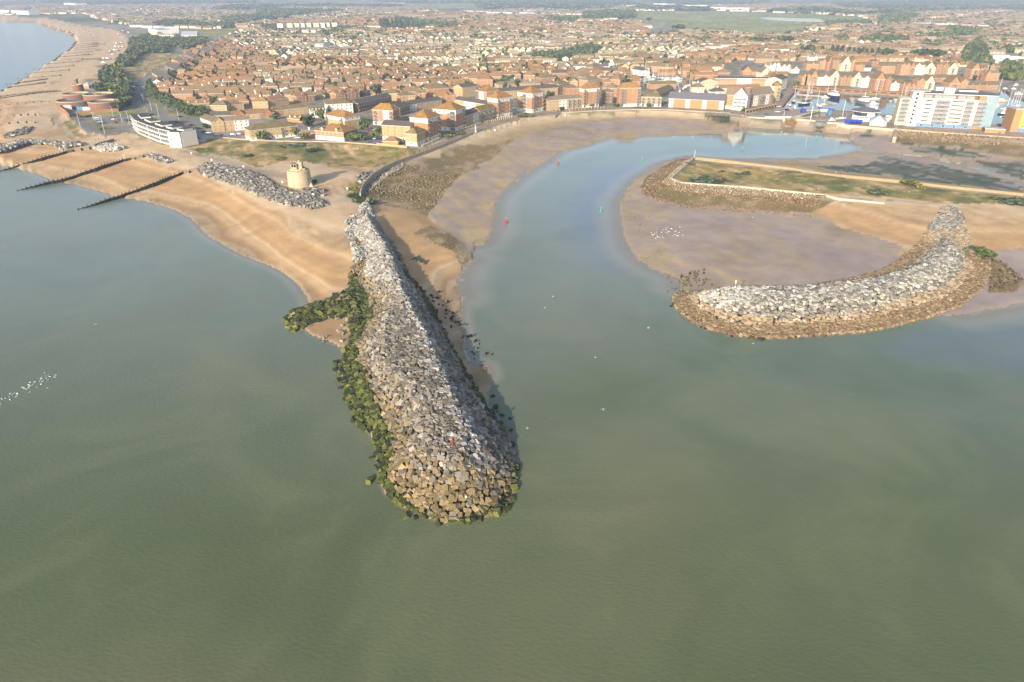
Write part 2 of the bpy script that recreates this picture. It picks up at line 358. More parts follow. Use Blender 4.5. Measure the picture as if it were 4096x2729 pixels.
# ---- zones: (name, survey letter, points, level), painted in order; 'warp' = natural wavering edge in metres
ZN = ['ground','sea_bed','beach','mudflat','gravel_shore','grass','road','promenade','path','weed_mud','marsh','revetment_apron','yard','heath']
zi = {n:i for i, n in enumerate(ZN)}
BEACH = [W('a', [(-400,80),(0,135),(200,150),(420,165),(640,205),(760,240),(1000,260),(1120,300),(1190,360),(1195,430),(1100,540),(1000,620),(930,690),(860,760),(700,850),(600,943)]) +
         W(1, [(650,320),(590,390),(585,470),(610,540),(700,640),(860,715),(1180,690),(1400,650),(1500,660),(1750,760),(2000,800),(2296,860)]) +
         W(2, [(300,870),(560,905),(950,1025),(1200,960),(1700,990),(2290,985)]) + W('s', [(1280,-10),(1150,45),(1010,135),(930,225),(885,330),(900,440),(1000,440)]) +
         W('s', [(1270,470),(1400,480),(1560,560),(1640,680),(1800,740),(1950,830),(2060,1030)], 1) + W('n', [(1165,60),(1185,310),(1330,500),(1340,700),(1100,1480),(630,980),(420,450),(50,200)], 0) + [Vector((-300,250,0)), Vector((-1500,300,0)), Vector((-2500,1500,0))],
         W(3, [(600,1100),(840,1005),(1100,905),(1400,785),(1650,705),(1900,645),(2296,605)]) + W(4, [(400,715),(800,690),(1200,678),(1600,680),(2000,702)]) + W(4, [(2040,800),(1400,800),(850,840),(640,900),(300,930),(0,960)], 1.2) + W(3, [(1900,880),(1500,1060),(1200,1080),(700,1180),(600,1150)], 2),
         W('j', [(430,665),(700,690),(1440,730),(1480,730),(1700,740),(2342,680),(2600,700),(2600,1250),(2180,1230),(1830,1180),(1700,1180),(1200,1200),(900,1080),(560,985),(200,860),(80,790),(300,720)], 3)]
MUD = [W('V', [(1005,520),(985,490),(1000,440),(1020,420),(1060,390),(1130,355),(1200,318),(1260,298),(1340,284),(1450,277),(1620,279),(1640,290),(1760,300),(1700,320),(1640,312),(1480,320),(1380,326),(1290,355),(1230,380),(1150,460),(1140,530),(1090,610),(1060,560)], .6),
       W('i', [(2352,200),(1000,190),(700,260),(400,420),(190,700),(230,1000),(330,1200),(600,1400),(860,1568),(2400,1568),(3100,1300),(3150,1150),(2500,950),(2350,830),(2100,810),(1500,770),(1000,720),(600,640),(440,540)], .5),
       W(6, [(-20,1240),(300,1010),(350,985),(770,1050),(1500,1110),(2600,1260),(2600,1700),(1200,1480),(0,1440)], .6),
       W('j', [(1880,1230),(2342,1180),(2700,1250),(2700,1700),(1800,1600)], .5)]
GRAVEL = [W('s', [(890,330),(930,225),(1010,140),(1150,50),(1280,0),(1400,-10),(1700,-30),(2100,-10),(2150,40),(1950,110),(1880,190),(1780,270),(1720,360),(1640,470),(1590,560),(1560,540),(1400,490),(1250,465),(1000,440),(920,380)], 2),
          W('s', [(1440,780),(1640,690),(1850,760),(1990,880),(2070,1030),(1960,1080),(1880,960),(1700,900),(1540,860)], 1),
          W('i', [(980,210),(870,300),(720,420),(690,440),(850,490),(1500,540),(2350,630)], 4.5) + W('j', [(430,665),(100,770)], 3) + W('i', [(2200,810),(1700,770),(1300,745),(900,710),(600,640),(450,570),(430,520),(480,430),(620,320),(740,250),(900,215)], .9),
          W(6, [(830,950),(1500,1005),(2600,1085),(2600,1260),(1500,1110),(1100,1090),(780,1050)], 3),
          W('j', [(1830,1240),(2000,1260),(2150,1300),(2342,1480),(2200,1600),(1950,1600),(1990,1380)], 1), 
          W('V', [(1010,345),(1130,335),(1180,320),(1130,365),(1060,395),(1020,420)], 1.5),
          W(5, [(370,845),(600,850),(800,880),(950,900),(1070,985),(800,1000),(600,945),(420,905)], 3)]
WEED = [W('j', [(850,190),(1050,210),(1300,260),(1650,330),(2342,500),(2342,590),(2000,560),(1400,490),(1000,430),(500,380),(200,320),(700,290)], .5),
        W('j', [(1080,95),(1500,130),(2000,200),(1900,215),(1500,190),(1200,140)], .6), W('j', [(1850,250),(2342,240),(2342,430),(2100,370),(1900,320)], .5),
        W(5, [(390,880),(480,890),(620,900),(800,925),(720,960),(600,945),(450,910)], 2.2), W(6, [(370,1000),(450,960),(560,965),(540,1010)], 2),
        W('s', [(1460,1010),(1540,960),(1580,1020),(1520,1055)], 1.5), W('i', [(505,480),(560,420),(650,400),(640,440),(540,520)], 2)]
HEATH = [W('a', [(1100,640),(1170,520),(1320,495),(1560,490),(1700,470),(1860,430),(2010,350),(2020,370),(1720,470),(1600,570),(1430,660),(1300,720),(1200,760),(1180,700)]), W(2, [(80,795),(280,740),(470,705),(750,735),(1200,755),(2290,790),(2290,985),(1700,990),(1300,940),(1180,960),(950,1022),(560,900),(250,860)]),
         W(3, [(0,895),(620,940),(830,985),(600,1075),(400,1110),(0,1120)]), W('s', [(750,190),(850,170),(960,60),(1060,60),(1010,140),(900,260),(870,340),(920,440),(800,360),(755,280)]),
         W('i', [(990,215),(1500,285),(2352,385)], 5) + W('j', [(400,395),(1000,455),(1600,525),(2342,600),(2342,700),(2100,690),(1500,690),(900,620),(0,580)], 5) + W('i', [(2200,575),(1500,510),(860,465),(760,420)], 5),
         W(1, [(690,510),(800,490),(900,590),(860,640),(950,650),(1060,660),(1200,670),(900,690),(800,640)]), W('p', [(980,540),(1010,700),(1050,800),(1350,1040),(1420,1050),(1100,850),(960,720),(940,600)])]
GRASS = [W(1, [(1480,240),(1540,260),(1640,340),(1800,440),(1840,520),(1750,480),(1640,400),(1500,330)]), W(1, [(1600,170),(1640,160),(1680,250),(1900,430),(2250,490),(2260,470),(1960,480),(1800,400),(1650,290)]),
         W(1, [(870,440),(1320,410),(1450,380),(1600,420),(1700,480),(1560,470),(1440,440),(1000,470),(900,480)]), W(1, [(950,520),(1010,510),(1060,550),(1430,545),(1430,565),(1050,560)]),
         
         W('a', [(1190,330),(1300,320),(1370,330),(1350,355),(1200,360)]), W('a', [(1660,275),(1820,270),(2200,260),(2190,320),(1900,330),(1800,310)]),
         W('b', [(200,332),(300,315),(500,300),(670,290),(640,332),(400,338)]), W('b', [(960,262),(1250,258),(1720,265),(1740,278),(1300,278),(1000,282)]), W('d', [(2030,590),(2150,570),(2230,600),(2200,720),(2110,740),(2120,650)]), W('d', [(1880,560),(2240,590),(2240,640),(2060,640)])]
MARSH = [W('c', [(490,205),(800,200),(940,175),(1130,155),(1090,100),(1500,100),(2400,112),(2400,340),(2200,330),(1620,280),(1400,215),(900,195),(650,225)]),
         W('d', [(-20,118),(300,125),(800,150),(940,182),(900,205),(560,240),(440,245),(240,290),(200,335),(-20,340)]), W('c', [(700,75),(930,55),(950,70),(880,95),(700,90)]), W('b', [(1300,35),(2300,30),(2300,60),(1900,80),(1250,60)])]
ROAD = [W('a', [(1245,943),(1215,860),(1230,790),(1300,720),(1430,660),(1440,680),(1330,740),(1290,790),(1310,860),(1360,943)]), W(1, [(1480,130),(1560,50),(1640,0),(1700,0),(1600,80),(1600,170),(1660,290),(1760,370),(1900,460),(2240,490),(2290,560),(2200,610),(2000,590),(1860,560),(1840,510),(1700,420),(1560,300)]),
        W(2, [(-10,480),(280,490),(250,530),(380,650),(750,690),(750,725),(480,700),(200,640),(0,560)]), W(1, [(790,440),(850,430),(920,520),(980,560),(1060,570),(1480,565),(1440,620),(1190,660),(950,640),(900,600)]), W(1, [(1000,470),(1300,450),(1440,455),(1470,540),(1100,555)]),
        W(1, [(1450,580),(1840,540),(2250,560),(2296,620),(2200,700),(1950,620)]), W(1, [(1010,95),(1150,100),(1180,130),(1010,155)]), W(3, [(190,830),(330,760),(350,830),(640,890),(620,940),(260,920)]),
        W('b', [(640,420),(720,415),(760,460),(560,470)]), W('a', [(1820,330),(1900,340),(1890,370),(1820,355)]), W(4, [(870,360),(900,330),(940,400),(890,420)])]
PATH = [W('p', [(1030,530),(1000,600),(1010,700),(1080,800),(1290,970),(1430,1060),(1380,940),(1200,800),(1130,690),(1110,610),(1180,560)]), W('a', [(600,943),(690,830),(760,755),(870,745),(950,660),(1080,540),(1170,450),(1180,380),(1120,310),(1140,305),(1195,370),(1195,440),(1100,550),(1010,640),(920,740),(980,745),(940,768),(770,770),(640,900)]),
        W(1, [(1480,240),(1500,240),(1760,500),(1740,505)]), W('i', [(985,205),(995,212),(770,420),(860,468),(1500,510),(2352,600),(2352,622),(1500,535),(840,490),(705,435)], 5), W('j', [(0,578),(700,645),(880,680),(880,695),(420,655),(0,600)], 5), W('j', [(900,640),(1450,690),(1440,705),(900,660)], 5), W('j', [(1000,455),(1600,525),(2342,600),(2342,612),(1500,530)], 5),
        W(2, [(0,810),(250,865),(560,910),(900,1030),(1260,1080),(1270,1160),(900,1090),(520,970),(100,860)])]
PROM = [W(3, [(620,1085),(840,995),(1100,895),(1400,772),(1650,695),(1900,632),(2296,592),(2296,560),(1890,600),(1650,660),(1380,745),(1100,860),(840,960)]) + [], 
        W(4, [(0,765),(400,706),(800,682),(1200,668),(1600,670),(2320,712),(2330,690),(2240,680),(1550,655),(1100,652),(700,668),(300,695),(0,730)]), W(5, [(560,815),(1000,878),(940,850),(920,800),(620,790)]),
        W(5, [(1330,745),(1470,540),(1545,545),(1390,752)]), W(5, [(1470,500),(2300,530),(2300,560),(1600,508),(1500,540)]), W(6, [(0,460),(1040,510),(1040,528),(0,478)])]
YARD = [W(5, [(930,862),(1330,760),(1900,790),(1440,895),(1250,892)]), QUAYLAND[1], W(6, [(2110,400),(2330,430),(2330,545),(2190,530)]), W('d', [(2010,500),(2354,490),(2354,600),(2240,590),(2010,580)])]
def paint(zone, polys, name, warp, x, y, ws=11):
    wx = x + (vnoise(x, y, ws, 41, 3)-.5)*warp*2; wy = y + (vnoise(x, y, ws, 77, 3)-.5)*warp*2
    for P in polys: zone[inpoly(P, wx, wy)] = zi[name]
zone = np.zeros(fx.shape, int); hf = HH.ravel(); smf = seam.ravel()
for nm, P, wv in (('marsh',MARSH,6),('grass',GRASS,1),('beach',BEACH,2.2),('mudflat',MUD,1.6),('gravel_shore',GRAVEL,2.0),('weed_mud',WEED,7),('heath',HEATH,2.5),('path',PATH,.25),('road',ROAD,.15),('promenade',PROM,0),('yard',YARD,0)):
    paint(zone, P, nm, wv, fx, fy)
zone[smf] = zi['sea_bed']; zone[bas.ravel()] = zi['sea_bed']
z2 = zone.copy(); lowland = (~smf) & (hf < 1.0) & (zone == 0); zone[lowland] = np.where((fy[lowland] < 330) & (fx[lowland] < 45), zi['beach'], zi['mudflat']); zone[(zone == 0) & (hf < 5.4) & (fy < 700)] = zi['beach']
# ---- the colour each surface has by itself, plus lit rill banks on the mud
def C(h): return np.array(lin(h))
n1 = vnoise(fx, fy, 26, 5, 4); n2 = vnoise(fx, fy, 7, 9, 3); n3 = vnoise(fx, fy, 90, 15, 3); n4 = vnoise(fx*1.0+fy*.4, fy*.25, 5, 21, 3)
def mix(a, b, t): t = np.clip(t, 0, 1)[:, None]; return a*(1-t)+b*t
colr = np.tile(C('#857c6c'), (len(fx), 1))
def setc(name, f):
    m = zone == zi[name]
    if m.any(): colr[m] = f(m)
def c_ground(m):
    a = mix(C('#8f8476')[None], C('#6d7350')[None], (n2[m]-.45)*5); return mix(a, C('#a39a8b')[None], (n1[m]-.55)*6)
def c_beach(m):
    h = hf[m]; w = n1[m]*1.2-.6; t = h + w; band = vnoise(h*2.2+n1[m]*1.5, h*0, .9, 63, 3)
    a = mix(C('#8d7557')[None], C('#b4926a')[None], (t-.15)/.5); a = mix(a, C('#bb9669')[None], (t-1.2)/.8); a = mix(a, C('#c29d71')[None], (t-2.4)/1.2); a = mix(a, C('#c9ab84')[None], (t-3.8)/1.4)
    a = mix(a, C('#cdb391')[None], (band-.55)*3.0); a = mix(a, C('#a98863')[None], (.42-band)*3.0*(h < 5.2))
    shel = ((fy[m] > 365) & (fx[m] > -75) & (h < 6.1)).astype(float); a = mix(a, mix(C('#a3906a')[None], C('#c9b391')[None], (h-2.6)/1.6), shel*.75)
    return mix(a, C('#d3bd9c')[None], (n4[m]-.6)*3.0*(h > 4))*(.93+.14*n2[m])[:, None]
rill = np.abs(vnoise(fx*1.1-fy*.35, fy*.55+fx*.15, 17, 133, 4)-.5)
def c_mud(m):
    a = mix(C('#a28c78')[None], C('#b0956a')[None], (n4[m]-.46)*5); a = mix(a, C('#9d8a7e')[None], (n3[m]-.45)*4); a = mix(a, C('#927d60')[None], (n1[m]-.6)*5)
    a = mix(a, C('#b39a63')[None], (1-rill[m]/.06)*.95*(hf[m] < 1.1)*(n3[m] > .4)*(fx[m] < 70)); a = mix(a, C('#75706c')[None], (1-rill[m]/.018)*.9*(hf[m] < 1.1)*(n3[m] > .4)*(fx[m] < 70)); return a*(.94+.12*n2[m])[:, None]  # tan rill edges: sunlit banks painted into the mud colour
def c_gravel(m):
    a = mix(C('#8c7350')[None], C('#7a6c45')[None], (n1[m]-.4)*5); a = mix(a, C('#a78f6d')[None], (n2[m]-.5)*4); return mix(a, C('#b9a78d')[None], (hf[m]-3.6)/1.0)
def c_weed(m):
    a = mix(C('#3f4a2e')[None], C('#5b5a40')[None], (n2[m]-.4)*5); return mix(a, C('#8d8478')[None], (n4[m]-.55)*7)
def c_heath(m):
    a = mix(C('#a58c58')[None], C('#7c7744')[None], (n2[m]-.45)*6); a = mix(a, C('#c3a57c')[None], (n4[m]-.55)*6); return mix(a, C('#6d6f40')[None], (n1[m]-.58)*8)
setc('ground', c_ground); setc('beach', c_beach); setc('mudflat', c_mud); setc('gravel_shore', c_gravel); setc('weed_mud', c_weed); setc('heath', c_heath)
setc('sea_bed', lambda m: np.tile(C('#a08f78'), (m.sum(), 1)))
setc('grass', lambda m: mix(C('#7f8048')[None], C('#a0935d')[None], (n1[m]-.4)*4))
setc('marsh', lambda m: mix(mix(C('#858d55')[None], C('#a59d66')[None], (n3[m]-.4)*4), C('#6c7a49')[None], (n4[m]-.5)*4))
setc('road', lambda m: mix(C('#77716b')[None], C('#8a847c')[None], (n1[m]-.4)*3)); setc('path', lambda m: mix(C('#b59f84')[None], C('#a38d72')[None], (n1[m]-.4)*3))
setc('promenade', lambda m: mix(C('#a08672')[None], C('#8d7464')[None], (n2[m]-.4)*3)); setc('yard', lambda m: mix(C('#a28f7b')[None], C('#8a7d70')[None], (n1[m]-.4)*4))
# inland end of beaches grows scrub in patches
m = (zone == zi['beach']) & (hf > 5.6) & (fy > 330); colr[m] = mix(colr[m], C('#7f7a4b')[None], (n1[m]-.6)*7)
far = (zone == 0) & (fy > 2300); colr[far] = mix(C('#4d5538')[None], C('#7b7b50')[None], (n3[far]-.42)*6)
GMAT = {n: mat('surface_'+n, attr='Col', rough=r, var=v, scale=s, scale2=s2, spec=sp, bump=b, bscale=bs) for n, r, v, s, s2, sp, b, bs in (
 ('ground',.95,.25,.4,.05,.2,0,1),('sea_bed',.95,.1,.2,None,.2,0,1),('beach',.97,.12,1.6,.12,.15,.25,2.2),('mudflat',.5,.12,.12,.03,.18,.12,.6),('gravel_shore',.95,.32,.75,2.4,.2,.8,.9),
 ('grass',.95,.2,.5,.06,.15,.3,1.5),('road',.9,.08,.5,.1,.3,0,1),('promenade',.9,.1,.8,.1,.3,0,1),('path',.95,.1,.6,.1,.2,0,1),('weed_mud',.7,.35,.5,1.3,.4,.3,1),('marsh',.95,.12,.05,.012,.2,0,1),('revetment_apron',.9,.15,.5,None,.3,0,1),('yard',.9,.12,.4,.08,.3,0,1),('heath',.95,.28,.6,.14,.15,.4,1.2))}
idx = np.arange(NA*NR).reshape(NR, NA)
quad = np.stack([idx[:-1,:-1], idx[:-1,1:], idx[1:,1:], idx[1:,:-1]], -1).reshape(-1, 4)
vall = np.stack([fx, fy, hf], -1)
qz = zone[quad]; fz = np.max(qz, 1); same = (qz == qz[:, :1]).all(1)
q0 = np.sort(qz, 1); fz = np.where(same, qz[:, 0], q0[:, 1])
deepq = (hf[quad] < -1.2).all(1)
GROUND_NAMES = {'ground':'ground','sea_bed':'sea_bed','beach':'shingle_beach','mudflat':'mudflat','gravel_shore':'pebble_shore','grass':'grass_verge','road':'road','promenade':'promenade_paving','path':'path','weed_mud':'weedy_mudflat','marsh':'marsh_field','yard':'quay_paving','heath':'dune_grassland'}
for n, i in zi.items():
    sel = (fz == i) & ~deepq
    if not sel.any(): continue
    q = quad[sel]; u, inv = np.unique(q, return_inverse=True)
    me = np_mesh(GROUND_NAMES.get(n, n), vall[u], inv.reshape(-1, 4), [GMAT[n]], col=colr[u], smooth=True)
    tag(link(GROUND_NAMES.get(n, n), me), kind='structure')
# the sheet goes on far beyond what is seen, to the horizon and to the sides
bigm = MB(); RB = 30000
for i in range(36):
    a0, a1 = R(-63 + i*(126/36)), R(-63 + (i+1)*126/36); r0 = rad[-1]
    bigm.face([(r0*math.sin(a0), r0*math.cos(a0), 5.6), (r0*math.sin(a1), r0*math.cos(a1), 5.6), (RB*math.sin(a1), RB*math.cos(a1), 5.6), (RB*math.sin(a0), RB*math.cos(a0), 5.6)], mat('far_land', '#5d6646', .95, .2, .002))
tag(bigm.obj('terrain'), kind='structure')
# ---- the sea: one level sheet with its depth, turbid plumes and sky reflection put into the colour
ws = 2
wx, wy, wh = GX[::ws, ::ws], GY[::ws, ::ws], sub
wr, wa = wx.shape; widx = np.arange(wr*wa).reshape(wr, wa)
wq = np.stack([widx[:-1,:-1], widx[:-1,1:], widx[1:,1:], widx[1:,:-1]], -1).reshape(-1, 4)
wsea = (seam & ~bas)[::ws, ::ws].ravel()
keep = wsea[wq].any(1); wq = wq[keep]; u, inv = np.unique(wq, return_inverse=True)
sx, sy = wx.ravel()[u], wy.ravel()[u]; depth = np.clip(-wh.ravel()[u], -.3, 6)
def tint(x, y):
    g = mix(C('#5e6747')[None], C('#798071')[None], (y-110)/170); n = vnoise(x, y, 60, 31, 4); nn = vnoise(x*.6+y*.8, y*.6-x*.8, 40, 51, 4)
    g = mix(g, C('#7a7756')[None], (n-.5)*1.6); g = mix(g, C('#55653f')[None], (nn-.55)*2.0*(x > 0)); return g
tc = tint(sx, sy)
tc = mix(tc, C('#7d7a5f')[None], .3*np.clip(1-np.hypot((sx-25)/45, (sy-200)/110), 0, 1))
P_BL = W('V', [(1700,330),(1350,380),(1250,500),(1300,620),(1480,640),(1440,460),(1600,360),(1990,345)], 0)
bl = inpoly(P_BL, sx, sy)*np.clip(linedist(P_BL, sx, sy, True)/30, 0, 1); tc = mix(tc, C('#6c7189')[None], bl*.8)  # channel blue: sky reflection put into the water colour
tc = mix(tc, C('#6a7488')[None], (sy-500)/300*(sx < -150))  # far bay: grazing sky reflection painted as a bluish tint
P_BR = W('V', [(1950,790),(2353,690),(2600,700),(2600,900),(2100,850)], 0); br = inpoly(P_BR, sx, sy)*np.clip(linedist(P_BR, sx, sy, True)/10, 0, 1)*(.35+.9*vnoise(sx*.3+sy, sy*2-sx*.7, 10, 88, 3)); tc = mix(tc, C('#656d77')[None], br*.55)
tc = mix(tc, C('#a89a86')[None], np.clip(1-depth/.55, 0, 1)*.8)
me = np_mesh('sea', np.stack([sx, sy, np.zeros_like(sx)], -1), inv.reshape(-1, 4), [], col=tc, smooth=True)
a = me.attributes.new('depth', 'FLOAT', 'POINT'); a.data.foreach_set('value', depth.astype(np.float32))
calm = np.clip((sy-250)/150, 0, 1)*np.clip((sx+60)/60, 0, 1); a = me.attributes.new('calm', 'FLOAT', 'POINT'); a.data.foreach_set('value', calm.astype(np.float32))
def water_mat(name, color=None, use_attr=False):
    m = bpy.data.materials.new(name); m.use_nodes = True; nt = m.node_tree; n = nt.nodes; l = nt.links; b = n['Principled BSDF']; out = n['Material Output']
    geo = n.new('ShaderNodeNewGeometry'); b.inputs['IOR'].default_value = 1.33; b.inputs['Roughness'].default_value = .05
    bp = n.new('ShaderNodeBump'); nz = n.new('ShaderNodeTexNoise'); nz.inputs['Scale'].default_value = .9; nz.inputs['Detail'].default_value = 4
    mp = n.new('ShaderNodeMapping'); mp.inputs['Scale'].default_value = (1, 1.7, 1); mp.inputs['Rotation'].default_value = (0, 0, .5)
    l.new(geo.outputs['Position'], mp.inputs[0]); l.new(mp.outputs[0], nz.inputs['Vector']); l.new(nz.outputs[0], bp.inputs['Height']); l.new(bp.outputs[0], b.inputs['Normal'])
    bp.inputs['Strength'].default_value = .012; bp.inputs['Distance'].default_value = 1.0
    if use_attr:
        vc = n.new('ShaderNodeVertexColor'); vc.layer_name = 'Col'
        n2_ = n.new('ShaderNodeTexNoise'); n2_.inputs['Scale'].default_value = .02; n2_.inputs['Detail'].default_value = 9; n2_.inputs['Roughness'].default_value = .62; n2_.inputs['Distortion'].default_value = 1.1
        l.new(geo.outputs['Position'], n2_.inputs['Vector'])
        mr = n.new('ShaderNodeMapRange'); mr.inputs[1].default_value = .3; mr.inputs[2].default_value = .7; mr.inputs[3].default_value = .88; mr.inputs[4].default_value = 1.1; l.new(n2_.outputs[0], mr.inputs[0])
        vm = n.new('ShaderNodeVectorMath'); vm.operation = 'SCALE'; l.new(vc.outputs[0], vm.inputs[0]); l.new(mr.outputs[0], vm.inputs['Scale']); 
        sw = n.new('ShaderNodeMapRange'); sw.inputs[1].default_value = .5; sw.inputs[2].default_value = .72; sw.inputs[3].default_value = 0; sw.inputs[4].default_value = .36; l.new(n2_.outputs[0], sw.inputs[0])
        mxc = n.new('ShaderNodeMix'); mxc.data_type = 'RGBA'; l.new(sw.outputs[0], mxc.inputs[0]); l.new(vm.outputs[0], mxc.inputs[6]); mxc.inputs[7].default_value = (*lin('#7e7a58'), 1); l.new(mxc.outputs[2], b.inputs['Base Color'])
        ca = n.new('ShaderNodeAttribute'); ca.attribute_name = 'calm'; mc = n.new('ShaderNodeMapRange'); mc.inputs[3].default_value = .11; mc.inputs[4].default_value = .016; l.new(ca.outputs['Fac'], mc.inputs[0]); l.new(mc.outputs[0], bp.inputs['Strength'])
        mc2 = n.new('ShaderNodeMapRange'); mc2.inputs[3].default_value = .14; mc2.inputs[4].default_value = .04; l.new(ca.outputs['Fac'], mc2.inputs[0]); l.new(mc2.outputs[0], b.inputs['Roughness'])
        da = n.new('ShaderNodeAttribute'); da.attribute_name = 'depth'
        md = n.new('ShaderNodeMapRange'); md.interpolation_type = 'SMOOTHSTEP'; md.inputs[1].default_value = -.02; md.inputs[2].default_value = .34; md.inputs[3].default_value = .55; md.inputs[4].default_value = 1; l.new(da.outputs['Fac'], md.inputs[0])
        fn = n.new('ShaderNodeTexNoise'); fn.inputs['Scale'].default_value = .16; fn.inputs['Detail'].default_value = 5; l.new(geo.outputs['Position'], fn.inputs['Vector'])
        f1 = n.new('ShaderNodeMapRange'); f1.inputs[1].default_value = .0; f1.inputs[2].default_value = .11; f1.inputs[3].default_value = 1; f1.inputs[4].default_value = 0; l.new(da.outputs['Fac'], f1.inputs[0])
        f2 = n.new('ShaderNodeMapRange'); f2.inputs[1].default_value = .48; f2.inputs[2].default_value = .6; l.new(fn.outputs[0], f2.inputs[0])
        f3 = n.new('ShaderNodeMath'); f3.operation = 'MULTIPLY'; l.new(f1.outputs[0], f3.inputs[0]); l.new(f2.outputs[0], f3.inputs[1])
        f4 = n.new('ShaderNodeMapRange'); f4.inputs[3].default_value = .75; f4.inputs[4].default_value = 0; f4.inputs[2].default_value = .25; l.new(ca.outputs['Fac'], f4.inputs[0])
        f5 = n.new('ShaderNodeMath'); f5.operation = 'MULTIPLY'; l.new(f3.outputs[0], f5.inputs[0]); l.new(f4.outputs[0], f5.inputs[1])
        fc = n.new('ShaderNodeMix'); fc.data_type = 'RGBA'; l.new(f5.outputs[0], fc.inputs[0]); l.new(mxc.outputs[2], fc.inputs[6]); fc.inputs[7].default_value = (.7, .7, .68, 1); l.new(fc.outputs[2], b.inputs['Base Color'])
        fa = n.new('ShaderNodeMath'); fa.operation = 'MAXIMUM'; l.new(f5.outputs[0], fa.inputs[0]); l.new(md.outputs[0], fa.inputs[1]); md = fa
        tr = n.new('ShaderNodeBsdfTransparent'); mx = n.new('ShaderNodeMixShader'); l.new(md.outputs[0], mx.inputs[0]); l.new(tr.outputs[0], mx.inputs[1]); l.new(b.outputs[0], mx.inputs[2]); l.new(mx.outputs[0], out.inputs['Surface'])
    else: b.inputs['Base Color'].default_value = (*lin(color), 1)
    return m
me.materials.append(water_mat('sea_water', use_attr=True)); tag(link('sea', me), kind='structure')
pts = [(0.0, 0.0, 0.0)] + [(float(a), float(b), 0.0) for a, b in zip(wx[0], wy[0])]; fcs = [(0, i+1, i) for i in range(1, wa)]
k0 = len(pts); na_ = 40
for i in range(na_+1): t_ = R(63+(360-126)*i/na_); pts.append((24000*math.sin(t_), 24000*math.cos(t_), 0.0))
fcs += [(0, k0+i+1, k0+i) for i in range(na_)]
me2 = bpy.data.meshes.new('sea'); me2.from_pydata(pts, [], fcs); me2.materials.append(me.materials[0]); cc_ = np.ones((len(pts), 4), np.float32); cc_[:, :3] = tint(np.array([0.0]), np.array([60.0]))[0]
a = me2.color_attributes.new('Col', 'FLOAT_COLOR', 'POINT'); a.data.foreach_set('color', cc_.ravel()); a = me2.attributes.new('depth', 'FLOAT', 'POINT'); a.data.foreach_set('value', np.full(len(pts), 6, np.float32)); a = me2.attributes.new('calm', 'FLOAT', 'POINT'); a.data.foreach_set('value', np.zeros(len(pts), np.float32))
tag(link('sea', me2), kind='structure')
BW = water_mat('basin_water', '#3d4a50')
for k, P in BASINS.items():
    mb = MB(); mb.face([(p.x, p.y, 4.6) for p in P], BW); o = mb.obj({'harbour':'harbour_water','east':'harbour_water','inner':'harbour_water'}[k]); tag(o, kind='structure')
mb = MB(); mb.face([(p.x, p.y, 6.05) for p in POND], BW); tag(mb.obj('pond_water'), kind='structure')
# ================================================================== ROCK: breakwaters, revetments, groynes, walls, the round tower
def boulder_variant(seed):
    r = random.Random(seed); bm = bmesh.new(); sx, sy, sz = r.uniform(.42,.62), r.uniform(.36,.52), r.uniform(.32,.46)
    for cx in (-1, 1):
        for cy in (-1, 1):
            for cz in (-1, 1):
                if r.random() < .3:
                    for a in range(3):
                        v = [cx*sx, cy*sy, cz*sz]; v[a] *= r.uniform(.35, .6); bm.verts.new(v)
                else: bm.verts.new((cx*sx*r.uniform(.72, 1.05), cy*sy*r.uniform(.72, 1.05), cz*sz*r.uniform(.72, 1.05)))
    bmesh.ops.convex_hull(bm, input=bm.verts[:]); bmesh.ops.delete(bm, geom=[v for v in bm.verts if not v.link_faces], context='VERTS')
    bmesh.ops.triangulate(bm, faces=bm.faces[:]); bm.verts.index_update()
    v = np.array([x.co[:] for x in bm.verts]); f = np.array([[q.index for q in t.verts] for t in bm.faces]); bm.free(); return v, f
BV = [boulder_variant(100+i) for i in range(28)]
def rot_mats(n, tilt):
    a = rng.uniform(0, 2*np.pi, n); tx = rng.normal(0, tilt, n); ty = rng.normal(0, tilt, n)
    ca, sa = np.cos(a), np.sin(a); z = np.zeros(n); o = np.ones(n)
    Rz = np.stack([np.stack([ca,-sa,z],-1), np.stack([sa,ca,z],-1), np.stack([z,z,o],-1)], 1)
    cx, sx = np.cos(tx), np.sin(tx); Rx = np.stack([np.stack([o,z,z],-1), np.stack([z,cx,-sx],-1), np.stack([z,sx,cx],-1)], 1)
    cy, sy = np.cos(ty), np.sin(ty); Ry = np.stack([np.stack([cy,z,sy],-1), np.stack([z,o,z],-1), np.stack([-sy,z,cy],-1)], 1)
    return Rx @ Ry @ Rz
ROCKS = []                                  # dicts of pos (n,3), size (n), rot (n,3,3), col (n,3), kind label
def scatter_poly(P, step, jit=.38):
    P = np.array([(p[0], p[1]) for p in P]); x0, y0 = P.min(0); x1, y1 = P.max(0)
    gx, gy = np.meshgrid(np.arange(x0, x1, step), np.arange(y0, y1, step*.866)); gx[1::2] += step*.5
    x = gx.ravel()+rng.uniform(-jit, jit, gx.size)*step; y = gy.ravel()+rng.uniform(-jit, jit, gx.size)*step
    m = inpoly(P, x, y); return x[m], y[m]
STONE = mat('armour_stone', attr='Col', rough=.9, var=.22, scale=1.4, scale2=4.5, spec=.25, bump=.25, bscale=3.0)
CORE = mat('gap_shade_core', '#2f2b25', .95, .3, .8)  # core coloured near black, painting the shade in gaps between boulders
def pick(n, cols, w):
    a = np.array([lin(c) for c in cols]); w = np.array(w, float); return a[rng.choice(len(a), n, p=w/w.sum())]*rng.uniform(.5, .85, (n, 1))
